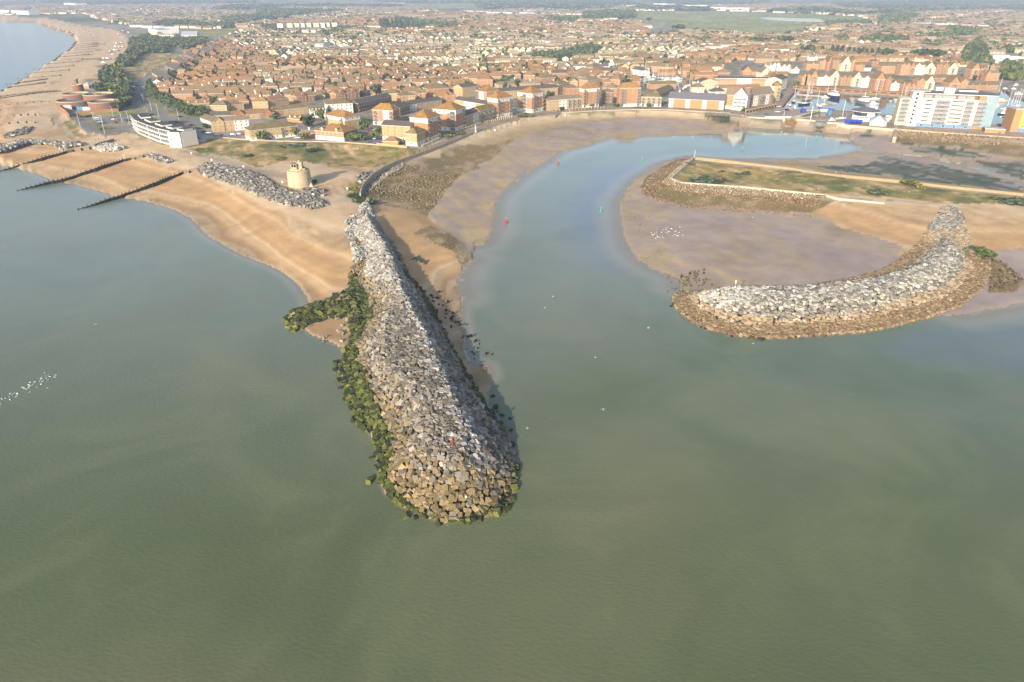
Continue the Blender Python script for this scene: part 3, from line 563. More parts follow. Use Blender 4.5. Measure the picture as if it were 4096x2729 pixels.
# ---------------- the long breakwater in front
TOE1 = W('n', TOE_L, 0) + W('n', TOE_R, 0) + W('n', [(1300,690),(1220,560),(1130,405),(1050,260)], .3) + W('s', [(1680,1570),(1560,1345)], 1.2) + W('s', [(1400,1180),(1290,940)], 2.4) + W('s', [(1110,690),(1020,560),(985,470)], 3.4) + W('s', [(935,455),(880,490),(905,560),(800,575),(740,640),(735,740),(780,790),(830,960)], 5) + W('s', [(770,1180),(790,1330)], 2.6) + W('n', [(500,30),(560,200),(480,270)], 1.0)
RTOE = W('n', TOE_R[3:], 0) + W('n', [(1300,690),(1220,560),(1130,405),(1050,260)], .3) + W('s', [(1680,1570),(1560,1345)], 1.2) + W('s', [(1400,1180),(1290,940)], 2.4) + W('s', [(1110,690),(1020,560),(985,470)], 3.4)
LTOE = W('n', TOE_L + TOE_R[:3], 0); LTOE2 = W('s', [(880,490),(905,560),(800,575),(740,640),(735,740),(780,790),(830,960)], 5) + W('s', [(770,1180),(790,1330)], 2.6) + W('n', [(500,30),(560,200),(480,270),(440,370)], .8)
def base_lift(x, y): return np.clip((y-250)/60, 0, 1)*2.6
CREST1 = W('s', [(950,540),(1010,660),(1150,880),(1255,1150),(1320,1330)], 7.8) + W('n', [(930,270),(1020,490),(1110,690),(1190,850),(1240,930),(1245,1000)], 8.2)
_cy = np.array([p.y for p in CREST1])[::-1]; _cx = np.array([p.x for p in CREST1])[::-1]; _o = np.argsort(_cy); _cy, _cx = _cy[_o], _cx[_o]
def bw1_h(x, y):
    d = linedist(TOE1, x, y, True); top = 8.2-base_lift(x, y); dr = linedist(RTOE, x, y); dc = linedist(CREST1, x, y); ax = np.interp(y, _cy, _cx)
    right = (x > ax) & (y > _cy[0]); w = np.clip((y-_cy[0])/8, 0, 1)
    hr = np.minimum(top*dr/(dr+dc+.01), top); hh = np.minimum(d/1.6, top); dl = np.minimum(linedist(LTOE, x, y), linedist(LTOE2, x, y)); hl = np.where(y < _cy[0], hh, np.minimum(dl/1.65, top))
    wl_ = np.clip((y-_cy[0])/6, 0, 1); hl = hh*(1-wl_)+hl*wl_
    return np.where(right, hr*w+hh*(1-w), hl) + vnoise(x, y, 6, 61, 2)*.5-.25
E0 = G('s', 905, 560, 6)
def core_mesh(P, hfun, lift, name, drop, label, cat):
    P = np.array([(p[0], p[1]) for p in P]); s = 1.5; xs = np.arange(P[:,0].min()-3, P[:,0].max()+3, s); ys = np.arange(P[:,1].min()-3, P[:,1].max()+3, s)
    X, Y = np.meshgrid(xs, ys); x, y = X.ravel(), Y.ravel(); ins = inpoly(P, x, y); h = np.where(ins, np.maximum(hfun(x, y)+lift(x, y), height(x, y)+.1)-drop, -2.5)
    idx = np.arange(x.size).reshape(X.shape); q = np.stack([idx[:-1,:-1], idx[:-1,1:], idx[1:,1:], idx[1:,:-1]], -1).reshape(-1, 4); q = q[ins[q].any(1)]
    u, inv = np.unique(q, return_inverse=True)
    o = link(name, np_mesh(name, np.stack([x[u], y[u], h[u]], -1), inv.reshape(-1, 4), [CORE], smooth=False)); return tag(o, label, cat)
core_mesh(TOE1, bw1_h, base_lift, 'breakwater', .75, 'long near breakwater core packed between its piled boulders', 'breakwater')
def tilt_to_slope(hfun, x, y, e=.8):
    return (hfun(x+e, y)-hfun(x-e, y))/(2*e), (hfun(x, y+e)-hfun(x, y-e))/(2*e)
def lay(P, step, hfun, lift, colfun, smin, smax, tilt=.28, sink=.12, zone=''):
    x, y = scatter_poly(P, step); n = len(x); z = np.maximum(hfun(x, y)+lift(x, y), height(x, y)+.3); s = rng.uniform(smin, smax, n)*np.where(rng.random(n) < .1, 1.35, 1)
    gx, gy = tilt_to_slope(hfun, x, y); Rm = rot_mats(n, tilt)
    nrm = np.stack([-gx*.8, -gy*.8, np.ones(n)], -1); nrm /= np.linalg.norm(nrm, axis=1)[:, None]
    ax = np.cross(np.array([0,0,1.0]), nrm); sn = np.linalg.norm(ax, axis=1); ax = ax/np.maximum(sn, 1e-6)[:, None]; th = np.arcsin(np.clip(sn, 0, 1))
    K = np.zeros((n,3,3)); K[:,0,1] = -ax[:,2]; K[:,0,2] = ax[:,1]; K[:,1,0] = ax[:,2]; K[:,1,2] = -ax[:,0]; K[:,2,0] = -ax[:,1]; K[:,2,1] = ax[:,0]
    Q = np.eye(3)+np.sin(th)[:,None,None]*K+(1-np.cos(th))[:,None,None]*(K@K)
    ROCKS.append(dict(pos=np.stack([x, y, z-s*sink], -1), size=s, rot=Q@Rm, col=colfun(x, y, z), zone=zone)); return x, y, z
GREENS = ['#4a5228','#5c652e','#6e7236','#3a402b','#777341']; GREYS = ['#a9a092','#948b7d','#7d7567','#b9ae9b','#9c8c70']; TANS = ['#9b8763','#a8926a','#877653','#b39c72','#8a8272']; PALE = ['#c9c2b4','#b7b1a6','#d6cfc0','#a39c90']
LEFTAX = CREST1
def col1(x, y, z):
    n = len(x); c = pick(n, GREYS, [2,3,2,1.5,2])
    tan = pick(n, TANS, [3,3,2,1,1]); pale = pick(n, PALE, [2,2,1,2]); gr = pick(n, GREENS, [3,3,2,3,1])
    hd = np.clip((135-y)/25, 0, 1); nz = vnoise(x, y, 7, 91, 3)
    d = linedist(CREST1, x, y); P = np.array([(p.x, p.y) for p in CREST1])
    ax = np.interp(y, P[::-1,1][np.argsort(P[::-1,1])], P[::-1,0][np.argsort(P[::-1,1])]); left = x < ax
    ptan = np.clip((7.4-z)/4, 0, 1)*.9 + hd*.5 - .12; m = rng.random(n) < ptan*(left | (hd > .3)); c[m] = tan[m]
    m = (rng.random(n) < np.clip(1.15-d/3.2, 0, 1)*.8) & (z > 5.5); c[m] = pale[m]
    m = (rng.random(n) < np.clip((y-215)/40, 0, .85)) & (z > 4); c[m] = pale[m]
    lim = np.where(left, np.clip(3.5-.08*np.clip(155-y, 0, 60), .5, 4.0), np.where(y < 150, .6, 1.3)) + (nz-.5)*np.where(y < 135, .9, 2.0)
    lim = np.where(y > 215, np.where(left, 2.4, 2.2), lim)
    m = z < lim; c[m] = gr[m]; m = (z < lim+.8) & ~m & (rng.random(n) < .4); c[m] = c[m]*.6+gr[m]*.4
    c[z < .5] *= .5; return c
lay(TOE1, 1.14, bw1_h, base_lift, col1, .9, 1.62, zone='near breakwater')
# submerged and stray boulders off the toe, the seaweed spur
def strays(P, n, spread, cols, w, z0, z1, smin, smax, zone):
    P = dens([Vector((p[0], p[1], 0)) for p in P], 1.0); pp = [rnd.choice(P) for _ in range(n)]
    x = np.array([p.x for p in pp])+rng.normal(0, spread, n); y = np.array([p.y for p in pp])+rng.normal(0, spread, n)
    s = rng.uniform(smin, smax, n); ROCKS.append(dict(pos=np.stack([x, y, rng.uniform(z0, z1, n)], -1), size=s, rot=rot_mats(n, .4), col=pick(n, cols, w), zone=zone))
strays(W('n', TOE_L[:8], 0), 70, 1.2, GREENS[:4], [3,2,1,3], -.5, .25, 1.1, 1.9, 'near breakwater')
strays(W('n', TOE_L[8:] + TOE_R[:3], 0), 24, .5, GREENS, [3,2,1,3,2], -.4, .3, 1.2, 2.0, 'near breakwater')
strays(W('n', [(1180,230),(1260,400),(1290,480)], 0), 20, 1.6, ['#2e2c26','#3a362c'], [1,1], -.15, .25, .4, .9, 'near breakwater')
strays(W('n', [(1000,40),(1120,200),(1180,330)], .9), 30, 1.8, ['#23241a','#2e2f1d'], [1,1], .85, 1.15, .5, 1.0, 'near breakwater')
strays(W('n', [(1350,640),(1420,790),(1520,1000)], 0), 12, 1.2, ['#2e2c26','#3a362c'], [1,1], -.2, .15, .5, 1.4, 'near breakwater')
SPUR = W('n', [(50,205),(75,160),(130,130),(250,95),(400,50),(500,10),(590,120),(560,240),(480,275),(450,260),(470,215),(460,185),(330,190),(200,235),(130,280),(80,250)], .5)
def spur_h(x, y): return np.minimum(linedist(SPUR, x, y, True)/2.4, 2.0)
def col_spur(x, y, z):
    c = pick(len(x), GREENS, [2,3,3,2,2]); m = rng.random(len(x)) < .07; c[m] = pick(m.sum(), TANS, [1,1,1,1,1]); return c
lay(SPUR, 1.45, spur_h, lambda x, y: 0*x, col_spur, 1.3, 2.0, zone='weedy spur')
strays(W('n', [(200,235),(330,195),(440,200),(430,340),(260,300)], .6), 26, 1.2, ['#b7ad9b','#a3977f'], [1,1], .5, .8, .5, 1.0, 'weedy spur')
# ---------------- the curved breakwater across the channel
TOEB = W('r', TOE2, 0) + W('r', [(1950,350),(2080,255),(2140,150),(2135,60)], .4) + W('j', [(1960,1330),(1860,1240)], 1.5) + W('j', [(1790,1050),(1735,960),(1700,830),(1610,740),(1480,735),(1425,850)], 4) + W('j', [(1360,960),(1280,1065),(1140,1185),(1000,1290),(850,1365),(600,1440)], 1.8) + W('r', [(950,205),(700,212),(480,214),(330,225),(225,240)], 2.2)
def bw2_h(x, y):
    d = linedist(TOEB, x, y, True); a = np.where(d < 6.5, d/3.3, 1.97+(d-6.5)/1.55); return np.minimum(a, 6.6)+vnoise(x, y, 5, 66, 2)*.4-.2
def lift2(x, y): return np.clip((y-275)/60, 0, 1)*2.0
core_mesh(TOEB, bw2_h, lift2, 'breakwater', .7, 'curved breakwater core under pale stones across the channel', 'breakwater')
HEADB = G('r', 480, 270, 6)
def col2(x, y, z):
    n = len(x); c = pick(n, ['#b5aea0','#9c968b','#85806f','#c4bba8','#8b8478'], [3,3,2,2,2]); z = z-lift2(x, y)*.6
    br = pick(n, ['#a08a68','#94795a','#ab9674'], [2,2,1]); tn = pick(n, ['#b8a488','#ae9878','#c2b096'], [2,2,1]); pl_ = pick(n, ['#d9d2c2','#c9c0ae','#e0dacd'], [2,2,1]); nz = vnoise(x, y, 8, 95, 3)
    m = rng.random(n) < np.clip(1.25-np.hypot(x-HEADB.x, y-HEADB.y)/15, 0, .85); c[m] = pl_[m]
    m = (z > 5.4) & (rng.random(n) < .25); c[m] = pl_[m]
    m = z < 3.6+(nz-.5)*1.2; c[m] = tn[m]; m = z < 1.9+(nz-.5)*.5; c[m] = br[m]; m = z < .35; c[m] *= .55; return c
def split_band(x, y, lo, hi):
    z = bw2_h(x, y); return (z >= lo) & (z < hi)
x, y = scatter_poly(TOEB, .92)
def lay_at(x, y, hfun, lift, colfun, smin, smax, zone, tilt=.28, sink=.12):
    P_ = None; n = len(x); z = np.maximum(hfun(x, y)+lift(x, y), height(x, y)+.3); s = rng.uniform(smin, smax, n)*np.where(rng.random(n) < .1, 1.3, 1); gx, gy = tilt_to_slope(hfun, x, y)
    ROCKS.append(dict(pos=np.stack([x, y, z-s*sink], -1), size=s, rot=rot_mats(n, tilt), col=colfun(x, y, z), zone=zone))
m = split_band(x, y, -9, 1.95); lay_at(x[m], y[m], bw2_h, lift2, col2, .75, 1.3, 'far breakwater')
x, y = scatter_poly(TOEB, 1.22); m = split_band(x, y, 1.95, 99); lay_at(x[m], y[m], bw2_h, lift2, col2, .95, 1.7, 'far breakwater')
strays(W('r', TOE2[:9], 0), 60, .9, ['#6b5940','#4a4334'], [1,1], -.4, .1, .8, 1.4, 'far breakwater')
strays(W('r', [(190,250),(230,170),(300,140),(330,210)], .5), 80, 2.2, ['#6f684e','#7d7256','#5b563f'], [1,1,1], .3, .6, .35, .8, 'far breakwater')
# ---------------- rock armour along the beaches
def mound(P, hmax, slope=2.2):
    return lambda x, y: np.minimum(linedist(P, x, y, True)/slope, hmax)
def ground_lift(x, y): return height(x, y)
DARKG = ['#8f897e','#7a746a','#a39c8e','#66625a','#b8b1a4']
def revet(k, pts, z, step, hmax, cols, w, smin, smax, zone):
    P = W(k, pts, z); lay(P, step, mound(P, hmax), ground_lift, lambda x, y, zz: pick(len(x), cols, w)*1.3, smin, smax, tilt=.4, zone=zone)
revet(2, [(255,1040),(330,1012),(480,1008),(700,1060),(1000,1150),(1130,1250),(1300,1310),(1500,1360),(1700,1440),(1695,1480),(1560,1525),(1200,1460),(900,1350),(700,1250),(450,1165),(280,1095)], 5.2, 1.5, 1.0, DARKG, [3,3,2,2,.6], 1.2, 2.1, 'tower revetment')
revet(1, [(-300,780),(0,740),(330,698),(500,735),(730,785),(905,755),(925,800),(800,808),(700,835),(600,795),(350,772),(150,830),(0,862),(-300,900)], 5, 1.7, 1.1, DARKG, [2,2,2,1,1.5], 1.4, 2.3, 'west revetment')
revet(1, [(1060,820),(1130,790),(1230,775),(1330,800),(1400,825),(1290,850),(1130,848)], 5.5, 1.5, .9, ['#b8b1a4','#a39c8e','#c9c2b4'], [2,1,1], 1.2, 2.0, 'pale rock heap')
revet(1, [(1640,905),(1720,893),(1850,930),(1930,970),(1890,990),(1760,960)], 5.5, 1.6, .8, DARKG, [2,2,1,1,.5], 1.2, 2.0, 'small dark rock heap')
revet(1, [(0,680),(150,640),(300,590),(370,585),(290,650),(100,690)], 5.5, 1.8, .8, DARKG, [1,2,1,2,.3], 1.2, 2.0, 'west revetment')
revet(2, [(1400,1270),(1480,1250),(1600,1240),(1690,1290),(1690,1330),(1600,1345),(1500,1320)], 6, 2.6, .3, DARKG, [2,2,2,2,.5], 1.8, 2.6, 'tower foot rocks')
revet(2, [(2010,1150),(2100,1090),(2230,1045),(2275,1060),(2200,1130),(2080,1185)], 5.8, 2.2, .5, DARKG, [2,2,1,2,.4], 1.8, 2.6, 'bank rocks')
P = W('s', [(885,455),(930,450),(1020,500),(1000,560),(900,540)], 5)
# small rubble stones under the curved wall and on the island slope
RUB = []
def rubble(k, pts, z, step, cols, w, smin, smax):
    P = W(k, pts, z); x, y = scatter_poly(P, step); n = len(x); s = rng.uniform(smin, smax, n)
    RUB.append(dict(pos=np.stack([x, y, height(x, y)+s*.12], -1), size=s, rot=rot_mats(n, .5), col=pick(n, cols, w)))
rubble('s', [(900,335),(935,235),(1015,145),(1150,60),(1280,5),(1360,10),(1330,60),(1150,150),(1000,300),(950,340)], 4.2, 1.15, ['#b8ab94','#9c8f78','#cfc4b0','#857a64'], [2,2,1,1], .6, 1.2)
rubble('s', [(920,380),(1000,300),(1150,150),(1330,60),(1600,60),(1900,110),(1720,360),(1600,500),(1250,455),(1000,430)], 2.6, 1.9, ['#8c7c5a','#75694a','#a39470'], [2,2,1], .5, 1.0)
rubble('i', [(980,212),(720,440),(850,492),(1500,545),(2350,640),(2350,660),(1500,590),(830,540),(650,450),(900,225)], 4.2, 1.2, ['#b5a486','#a08f70','#c4b698'], [2,2,1], .6, 1.1)
rubble('i', [(900,225),(650,450),(830,540),(1500,590),(2350,660),(2200,810),(1700,770),(1300,745),(900,710),(600,640),(450,570),(480,430),(620,320)], 2.2, 1.35, ['#94795a','#a5896a','#7f6a4c'], [2,2,1], .5, .95)
rubble(6, [(840,950),(1500,1008),(2500,1085),(2500,1200),(1500,1105),(1100,1090),(820,1040)], 3, 1.5, ['#a08a66','#8b7757','#b39c78'], [2,1,1], .6, 1.1)
rubble(5, [(380,846),(600,852),(950,905),(1060,985),(800,1000),(600,945),(420,905)], 3, 1.5, ['#8f8377','#7d7267','#a0948a'], [1,1,1], .6, 1.0)
rubble('j', [(1840,1250),(2000,1270),(2150,1310),(2342,1480),(2200,1600),(2000,1600),(1990,1400)], 1, 1.9, ['#6a5c43','#82714f','#4d4835'], [1,1,1], .5, 1.0)
def rocks_mesh(D, name, nv):
    V, F, CC = [], [], []; off = 0; var = rng.integers(0, nv, len(D['size']))
    for k in range(nv):
        m = var == k
        if not m.any(): continue
        v, f = BV[k]; n = m.sum(); vv = np.einsum('nij,vj->nvi', D['rot'][m], v)*D['size'][m][:,None,None]+D['pos'][m][:,None,:]
        ff = f[None]+(np.arange(n)*len(v))[:,None,None]+off; V.append(vv.reshape(-1, 3)); F.append(ff.reshape(-1, 3)); CC.append(np.repeat(D['col'][m], len(f), axis=0)); off += n*len(v)
    return np_mesh(name, np.concatenate(V), np.concatenate(F), [STONE], fcol=np.concatenate(CC))
def cat_rocks(L): return {k: np.concatenate([d[k] for d in L]) for k in ('pos','size','rot','col')}
ALL = cat_rocks(ROCKS); ZL = np.concatenate([np.full(len(d['size']), i) for i, d in enumerate(ROCKS)]); ZNAME = [d['zone'] for d in ROCKS]
dist = np.linalg.norm(ALL['pos']-np.array([0, 0, CAM_H]), axis=1); sc_ = ALL['size']/dist
inv_ = ALL['pos'][:, 2] > -.2
order = np.argsort(-np.where(inv_, sc_, 0)); NEAR = order[:300]; REST = np.ones(len(sc_), bool); REST[NEAR] = False
tag(link('boulders', rocks_mesh({k: v[REST] for k, v in ALL.items()}, 'boulders', 28)), 'piled grey and tan boulders of the breakwaters and beach revetments', 'boulders', kind='stuff')
tag(link('rubble', rocks_mesh(cat_rocks(RUB), 'rubble', 10)), 'small stones covering the sloping shores of the channel', 'stones', kind='stuff')
HEADN = G('n', 1100, 1000, 8)
for i in NEAR:
    v, f = BV[int(rng.integers(0, 28))]; p = ALL['pos'][i]; vv = (ALL['rot'][i] @ v.T).T*ALL['size'][i]
    me = np_mesh('boulder', vv, f, [STONE], fcol=np.tile(ALL['col'][i], (len(f), 1))); o = link('boulder', me, loc=tuple(p))
    c = ALL['col'][i]; lum = c.mean(); g = c[1] > c[0]*.98; r_ = c[2]/max(c[0], 1e-3)
    cname = 'weed covered dark green' if (lum < .055) else ('pale whitish grey' if lum > .3 else ('sandy tan' if r_ < .55 else 'plain grey'))
    w_ = 'at the waterline' if p[2] < 1.6 else ('on the lower slope' if p[2] < 4 else ('on the upper slope' if p[2] < 7 else 'along the crest'))
    s_ = 'left' if p[0] < HEADN.x-4 else ('right' if p[0] > HEADN.x+6 else 'front')
    sz_ = 'Large' if ALL['size'][i] > 1.85 else 'Squared'
    tag(o, f"{sz_.lower()} {cname} boulder {w_}, {s_} of the near breakwater", 'boulder', 'boulders of the near breakwater head')
# ---------------- timber groynes
TIMB = mat('weathered_timber', '#4a4136', .9, .3, 1.2); TIMG = mat('weedy_timber', '#2a2c1c', .9, .3, 1.2); TIMP = mat('pale_timber', '#8b7f6e', .9, .25, 1.0)
def groyne(pts, step, label, group=None, parts=True, ph=2.2, wh=1.5, z0=None, w=.35):
    pts = [Vector(p) for p in pts]; root = empty('groyne', (pts[0].x, pts[0].y, 0), 0, label, 'groyne', group); o = pts[0].copy(); o.z = 0
    D = dens([Vector((p.x, p.y, 0)) for p in pts], step); zs = height(np.array([d.x for d in D]), np.array([d.y for d in D]))
    wall = MB()
    for i in range(len(D)-1):
        a, b = D[i]-o, D[i+1]-o; za, zb = max(zs[i], -.3), max(zs[i+1], -.3); d = (b-a).normalized(); nrm = Vector((-d.y, d.x, 0))*.14; mm = TIMG if za < 3.2 else TIMP
        fade = min(1, .25+i*.12); q = []
        for zz in (-1.5, 0):
            for pnt, zt in ((a-nrm, za), (b-nrm, zb), (b+nrm, zb), (a+nrm, za)): q.append((pnt.x, pnt.y, zt-1.6 if zz else zt+wh*fade))
        k = len(wall.v); wall.v += q; mi = wall.mi(mm)
        for f in ((0,1,5,4),(1,2,6,5),(2,3,7,6),(3,0,4,7),(4,5,6,7)): wall.f.append(tuple(k+j for j in f)); wall.m.append(mi)
    wall.obj('plank_wall', root)
    pm = None
    for i, d in enumerate(D):
        if parts and i < 100:
            if pm is None or True:
                pb = MB(); hh = ph*min(1, .4+i*.1)*rnd.uniform(.9, 1.12); pb.box(-w/2, w/2, -w/2, w/2, -1.6, hh, TIMG if zs[i] < 3.2 else TIMP)
                if i % 2 == 0: pb.box(-.12, .12, -1.5, -.1, -.6, hh*.45, TIMB)
                ob = pb.obj('post', root, (d.x-o.x, d.y-o.y, max(zs[i], -.4)))
    return root
def GTL(k, pts): return [GT(k, *p) for p in pts]
GA = GTL(1, [(-60,1096),(0,1083),(160,1048),(330,1008),(480,958),(760,880),(830,856),(1060,816),(1280,745)])
GB = GTL(1, [(200,1300),(350,1271),(560,1228),(750,1188),(920,1130),(1080,1078),(1380,980),(1660,906)])
GC = GTL(1, [(880,1511),(1080,1462),(1290,1404),(1500,1335),(1770,1232),(1920,1170),(2060,1114),(2130,1092),(2260,1060)])
groyne(GA, 2.3, wh=1.9, ph=2.7, label= 'weedy timber groyne at the left edge, farthest of the three big ones')
groyne(GB, 2.3, wh=1.9, ph=2.7, label= 'long timber groyne in the middle of the left beach')
groyne(GC, 2.3, wh=1.9, ph=2.7, label= 'long timber groyne nearest the rocks below the round tower')
nb = [ (G('a',-90,873,0),G('a',420,770,5)),(G('a',-60,840,0),G('a',440,735,5)),(G('a',60,775,0),G('a',560,700,5.5)),(G('a',160,722,0),G('a',640,650,5.5)),(G('a',240,678,0),G('a',680,610,5.5)),(G('a',310,634,0),G('a',720,570,5.5)),(G('a',390,598,0),G('a',760,545,5.5)),
 (G('a',480,563,0),G('a',820,505,5.5)),(G('a',520,530,0),G('a',850,480,5.5)),(G('a',580,500,0),G('a',880,455,5.5)),(G('a',600,480,0),G('a',900,430,5.5)),(G('a',630,458,0),G('a',900,410,5.5)),(G('a',650,438,0),G('a',905,395,5.5)),(G('a',660,412,0),G('a',905,375,5.5)),(G('a',680,392,0),G('a',900,360,5.5)),
 (G('a',690,376,0),G('a',900,345,5.5)),(G('a',680,356,0),G('a',880,332,5.5)),(G('a',670,343,0),G('a',870,318,5.5)),(G('a',650,327,0),G('a',840,305,5.5)),(G('a',620,312,0),G('a',820,292,5.5)),(G('a',580,298,0),G('a',790,282,5.5)),(G('a',540,288,0),G('a',760,270,5.5)),(G('a',500,276,0),G('a',720,258,5.5)),(G('a',460,262,0),G('a',680,246,5.5)),(G('a',420,249,0),G('a',640,235,5.5)),(G('a',390,238,0),G('a',610,222,5.5)),
 (G('a',0,953,0),G('a',560,840,5.5)),(G(1,-60,440,0),G(1,480,360,5.5)),(G(1,-60,520,0),G(1,440,450,5.5)),(G(1,-60,620,0),G(1,400,535,5.5)),(G(1,-60,300,.5),G(1,640,180,5.5)),(G(1,-60,390,.5),G(1,600,290,5.5)) ]
for i, (a, b) in enumerate(nb):
    near = a.length < 900
    groyne([a, b], 3.2 if near else 9, ('low timber groyne running up the shingle left of the round brick building' if near else 'small dark timber groyne crossing the far curving beach'), 'groynes along the far beach', parts=True, ph=1.9 if near else 2.4, wh=1.0 if near else 1.6, w=.4 if near else .8)
# ---------------- sea walls
CONC = mat('sea_wall_concrete', '#a89a84', .9, .15, .4, scale2=.08); CONW = mat('pale_concrete', '#c0b298', .9, .12, .4, scale2=.06); STAIN = mat('tidal_stain', '#8f7b5b', .9, .2, .5)
def wallstrip(name, pts, w, z0, z1, m, label, cat='wall', low=None):
    D = dens([Vector((p.x, p.y, 0)) for p in pts], 3.0); mb = MB(); n = len(D); o = D[0]
    L = []
    for i, p in enumerate(D):
        t = (D[min(i+1, n-1)]-D[max(i-1, 0)]).normalized(); L.append((p-o, Vector((-t.y, t.x, 0))*(w/2)))
    for i in range(n-1):
        (a, na), (b, nb_) = L[i], L[i+1]; zz = [(z0, m)] if low is None else [(z0, low[1]), (low[0], m)]
        for side in (1, -1):
            for j, (zb, mm) in enumerate(zz):
                zt = z1 if j == len(zz)-1 else zz[j+1][0]; pa, pb = a+na*side, b+nb_*side
                mb.face([(pa.x,pa.y,zb),(pb.x,pb.y,zb),(pb.x,pb.y,zt),(pa.x,pa.y,zt)], mm)
        mb.face([(*(a+na)[:2], z1),(*(b+nb_)[:2], z1),(*(b-nb_)[:2], z1),(*(a-na)[:2], z1)], m)
    for i in (0, n-1):
        a, na = L[i]; mb.face([(*(a+na)[:2], z0),(*(a-na)[:2], z0),(*(a-na)[:2], z1),(*(a+na)[:2], z1)], m)
    return tag(mb.obj(name, loc=(o.x, o.y, 0)), label, cat)
PW = W('s', [(890,330),(905,270),(930,225),(1010,135),(1150,45),(1275,-8)], 6.2)+W(3, [(840,1000),(1100,900),(1400,778),(1650,700),(1900,638),(2296,598)], 6.2)+W(4, [(400,708),(800,684),(1200,670),(1600,672),(2296,713)], 6.2)
wallstrip('sea_wall', PW, .7, 3.0, 6.9, CONC, 'curving concrete wall between the paved promenade and the beach', 'sea wall')
qn = W(5, [(720,842),(920,865),(1000,880),(1250,895),(1430,900)], 6.1)
wallstrip('quay_wall', qn+[G(5,1462,890,6.1),G(5,1890,797,6.1)], .8, -2.5, 6.5, CONW, 'stained quay wall north of the lock below the parked cars', 'quay wall', (2.6, STAIN))
wallstrip('quay_wall', [G(5,1880,850,6.1),G(5,1592,907,6.1),G(5,1830,927,6.1),G(5,1850,915,6.1)], .8, -2.5, 6.5, CONW, 'blunt stained pier wall standing in the middle of the lock mouth', 'quay wall', (2.6, STAIN))
wallstrip('quay_wall', [G(5,1992,948,6.1),G(5,2287,965,6.1)]+W(6, [(150,865),(790,922)], 6.1), .8, -2.5, 6.5, CONW, 'long stained quay wall below the blue lorry', 'quay wall', (2.6, STAIN))
wallstrip('sea_wall', W(6, [(790,922),(850,930),(1500,978),(2311,1032),(2700,1060)], 6.1), .7, 1.5, 7.0, CONC, 'straight concrete wall in front of the white apartment block', 'sea wall')
wallstrip('jetty_wall', W(6, [(815,925),(800,1062)], 3), 2.4, -2, 6.3, CONC, 'narrow concrete stub jetty sticking out below the quay', 'jetty')
IW = W('i', [(988,206),(740,430),(855,476),(1500,520),(2352,604)], 5.1)+W('j', [(420,645),(880,690)], 5.1)
wallstrip('island_wall', IW, 1.0, 3.6, 5.65, mat('chalky_concrete', '#bdb29c', .9, .12, .5), 'pale concrete wall round the near edge of the grassy island', 'wall')
wallstrip('island_wall', W('i', [(988,206),(1500,262),(2000,322),(2352,378)], 5.1)+W('j', [(1000,447),(1600,515),(2342,590)], 5.1), .5, 3.4, 5.4, mat('tan_concrete', '#9a8a6c', .9, .15, .5), 'low tan kerb wall along the far edge of the grassy island', 'wall')
for P, lb in ((BASINS['harbour'], 'dark retaining wall round the main harbour basin'), (BASINS['inner'], 'dark retaining wall round the small inner basin full of yachts'), (BASINS['east'], 'dark retaining wall round the basin behind the white block')):
    wallstrip('basin_wall', [Vector((p.x, p.y, 0)) for p in P]+[Vector((P[0].x, P[0].y, 0))], .5, 3.0, 6.15, mat('basin_concrete', '#8b7d6c', .9, .2, .4), lb, 'wall')
# the lock: gate leaves, sector gate drum, foot bridge
GATE = mat('rusty_gate_steel', '#6e5a35', .8, .3, .8); STEEL = mat('grey_steel', '#74757a', .6, .1, 1); BLUE = mat('blue_paint', '#2c4a9a', .6, .1, 1)
a, b = G(5,1450,905,6), G(5,1535,960,6)
wallstrip('lock_gate', [G(5,1448,900,6.1), G(5,1592,912,6.1)], 1.0, -2, 5.2, GATE, 'rusty brown lock gate between the north quay and the middle pier', 'lock gate')
mb = MB(); r = (G(5,1850,915,6)-G(5,1992,948,6)).length/2; mb.lathe([(r*.98, -2), (r*.98, 2.4), (r*.98, 5.4), (0.01, 5.6)], STEEL, 28, mf=[mat('weedy_steel', '#4a4a2c', .9, .3, .8), STEEL, STEEL])
c = (G(5,1850,915,6)+G(5,1992,948,6))/2; tag(mb.obj('lock_gate', loc=(c.x, c.y+r*.5, 0)), 'rounded grey sector gate between the middle pier and the long quay', 'lock gate')
# ---------------- the round stone tower
TS = mat('tower_render', '#b9a888', .92, .18, .35, scale2=1.3); TS2 = mat('tower_coping', '#b0a283', .9, .15, .6); DRK = mat('dark_opening', '#2a2622', .9, 0)
tb = G('k', 690, 1040, 6); TBZ = 5.9
t = empty('round_tower', (tb.x, tb.y, TBZ), 0, 'squat round stone fort with a lookout hut on its roof', 'tower')
mb = MB(); mb.lathe([(6.75,-.6),(6.65,.3),(6.1,7.4),(6.15,7.5),(6.15,7.75),(5.9,8.0),(5.5,8.15)], TS, 56, mf=[TS,TS,TS2,TS2,TS2,TS2]); mb.obj('wall', t, smooth=False)
mb = MB(); mb.lathe([(5.5,8.15),(4.5,8.3),(4.45,9.0),(3.9,9.05),(3.9,8.6),(.01,8.6)], TS2, 48); mb.obj('roof', t)
mb = MB(); mb.box(-3.0,.2,-2.6,1.2,8.5,9.9,TS2)
for x_ in (-3.0, -.15): 
    for y_ in (-2.6, -.7, .85): mb.box(x_, x_+.35, y_, y_+.35, 9.9, 11.4, TS2)
mb.box(-1.7,-1.4,-2.6,-2.3,9.9,11.4,TS2); mb.box(-2.7,-.1,-2.3,.9,9.85,11.3,DRK); mb.box(-3.3,.5,-2.9,1.5,11.4,11.75,mat('hut_slab','#8d8577',.9,.15,1)); hut = mb.obj('lookout_hut', t)
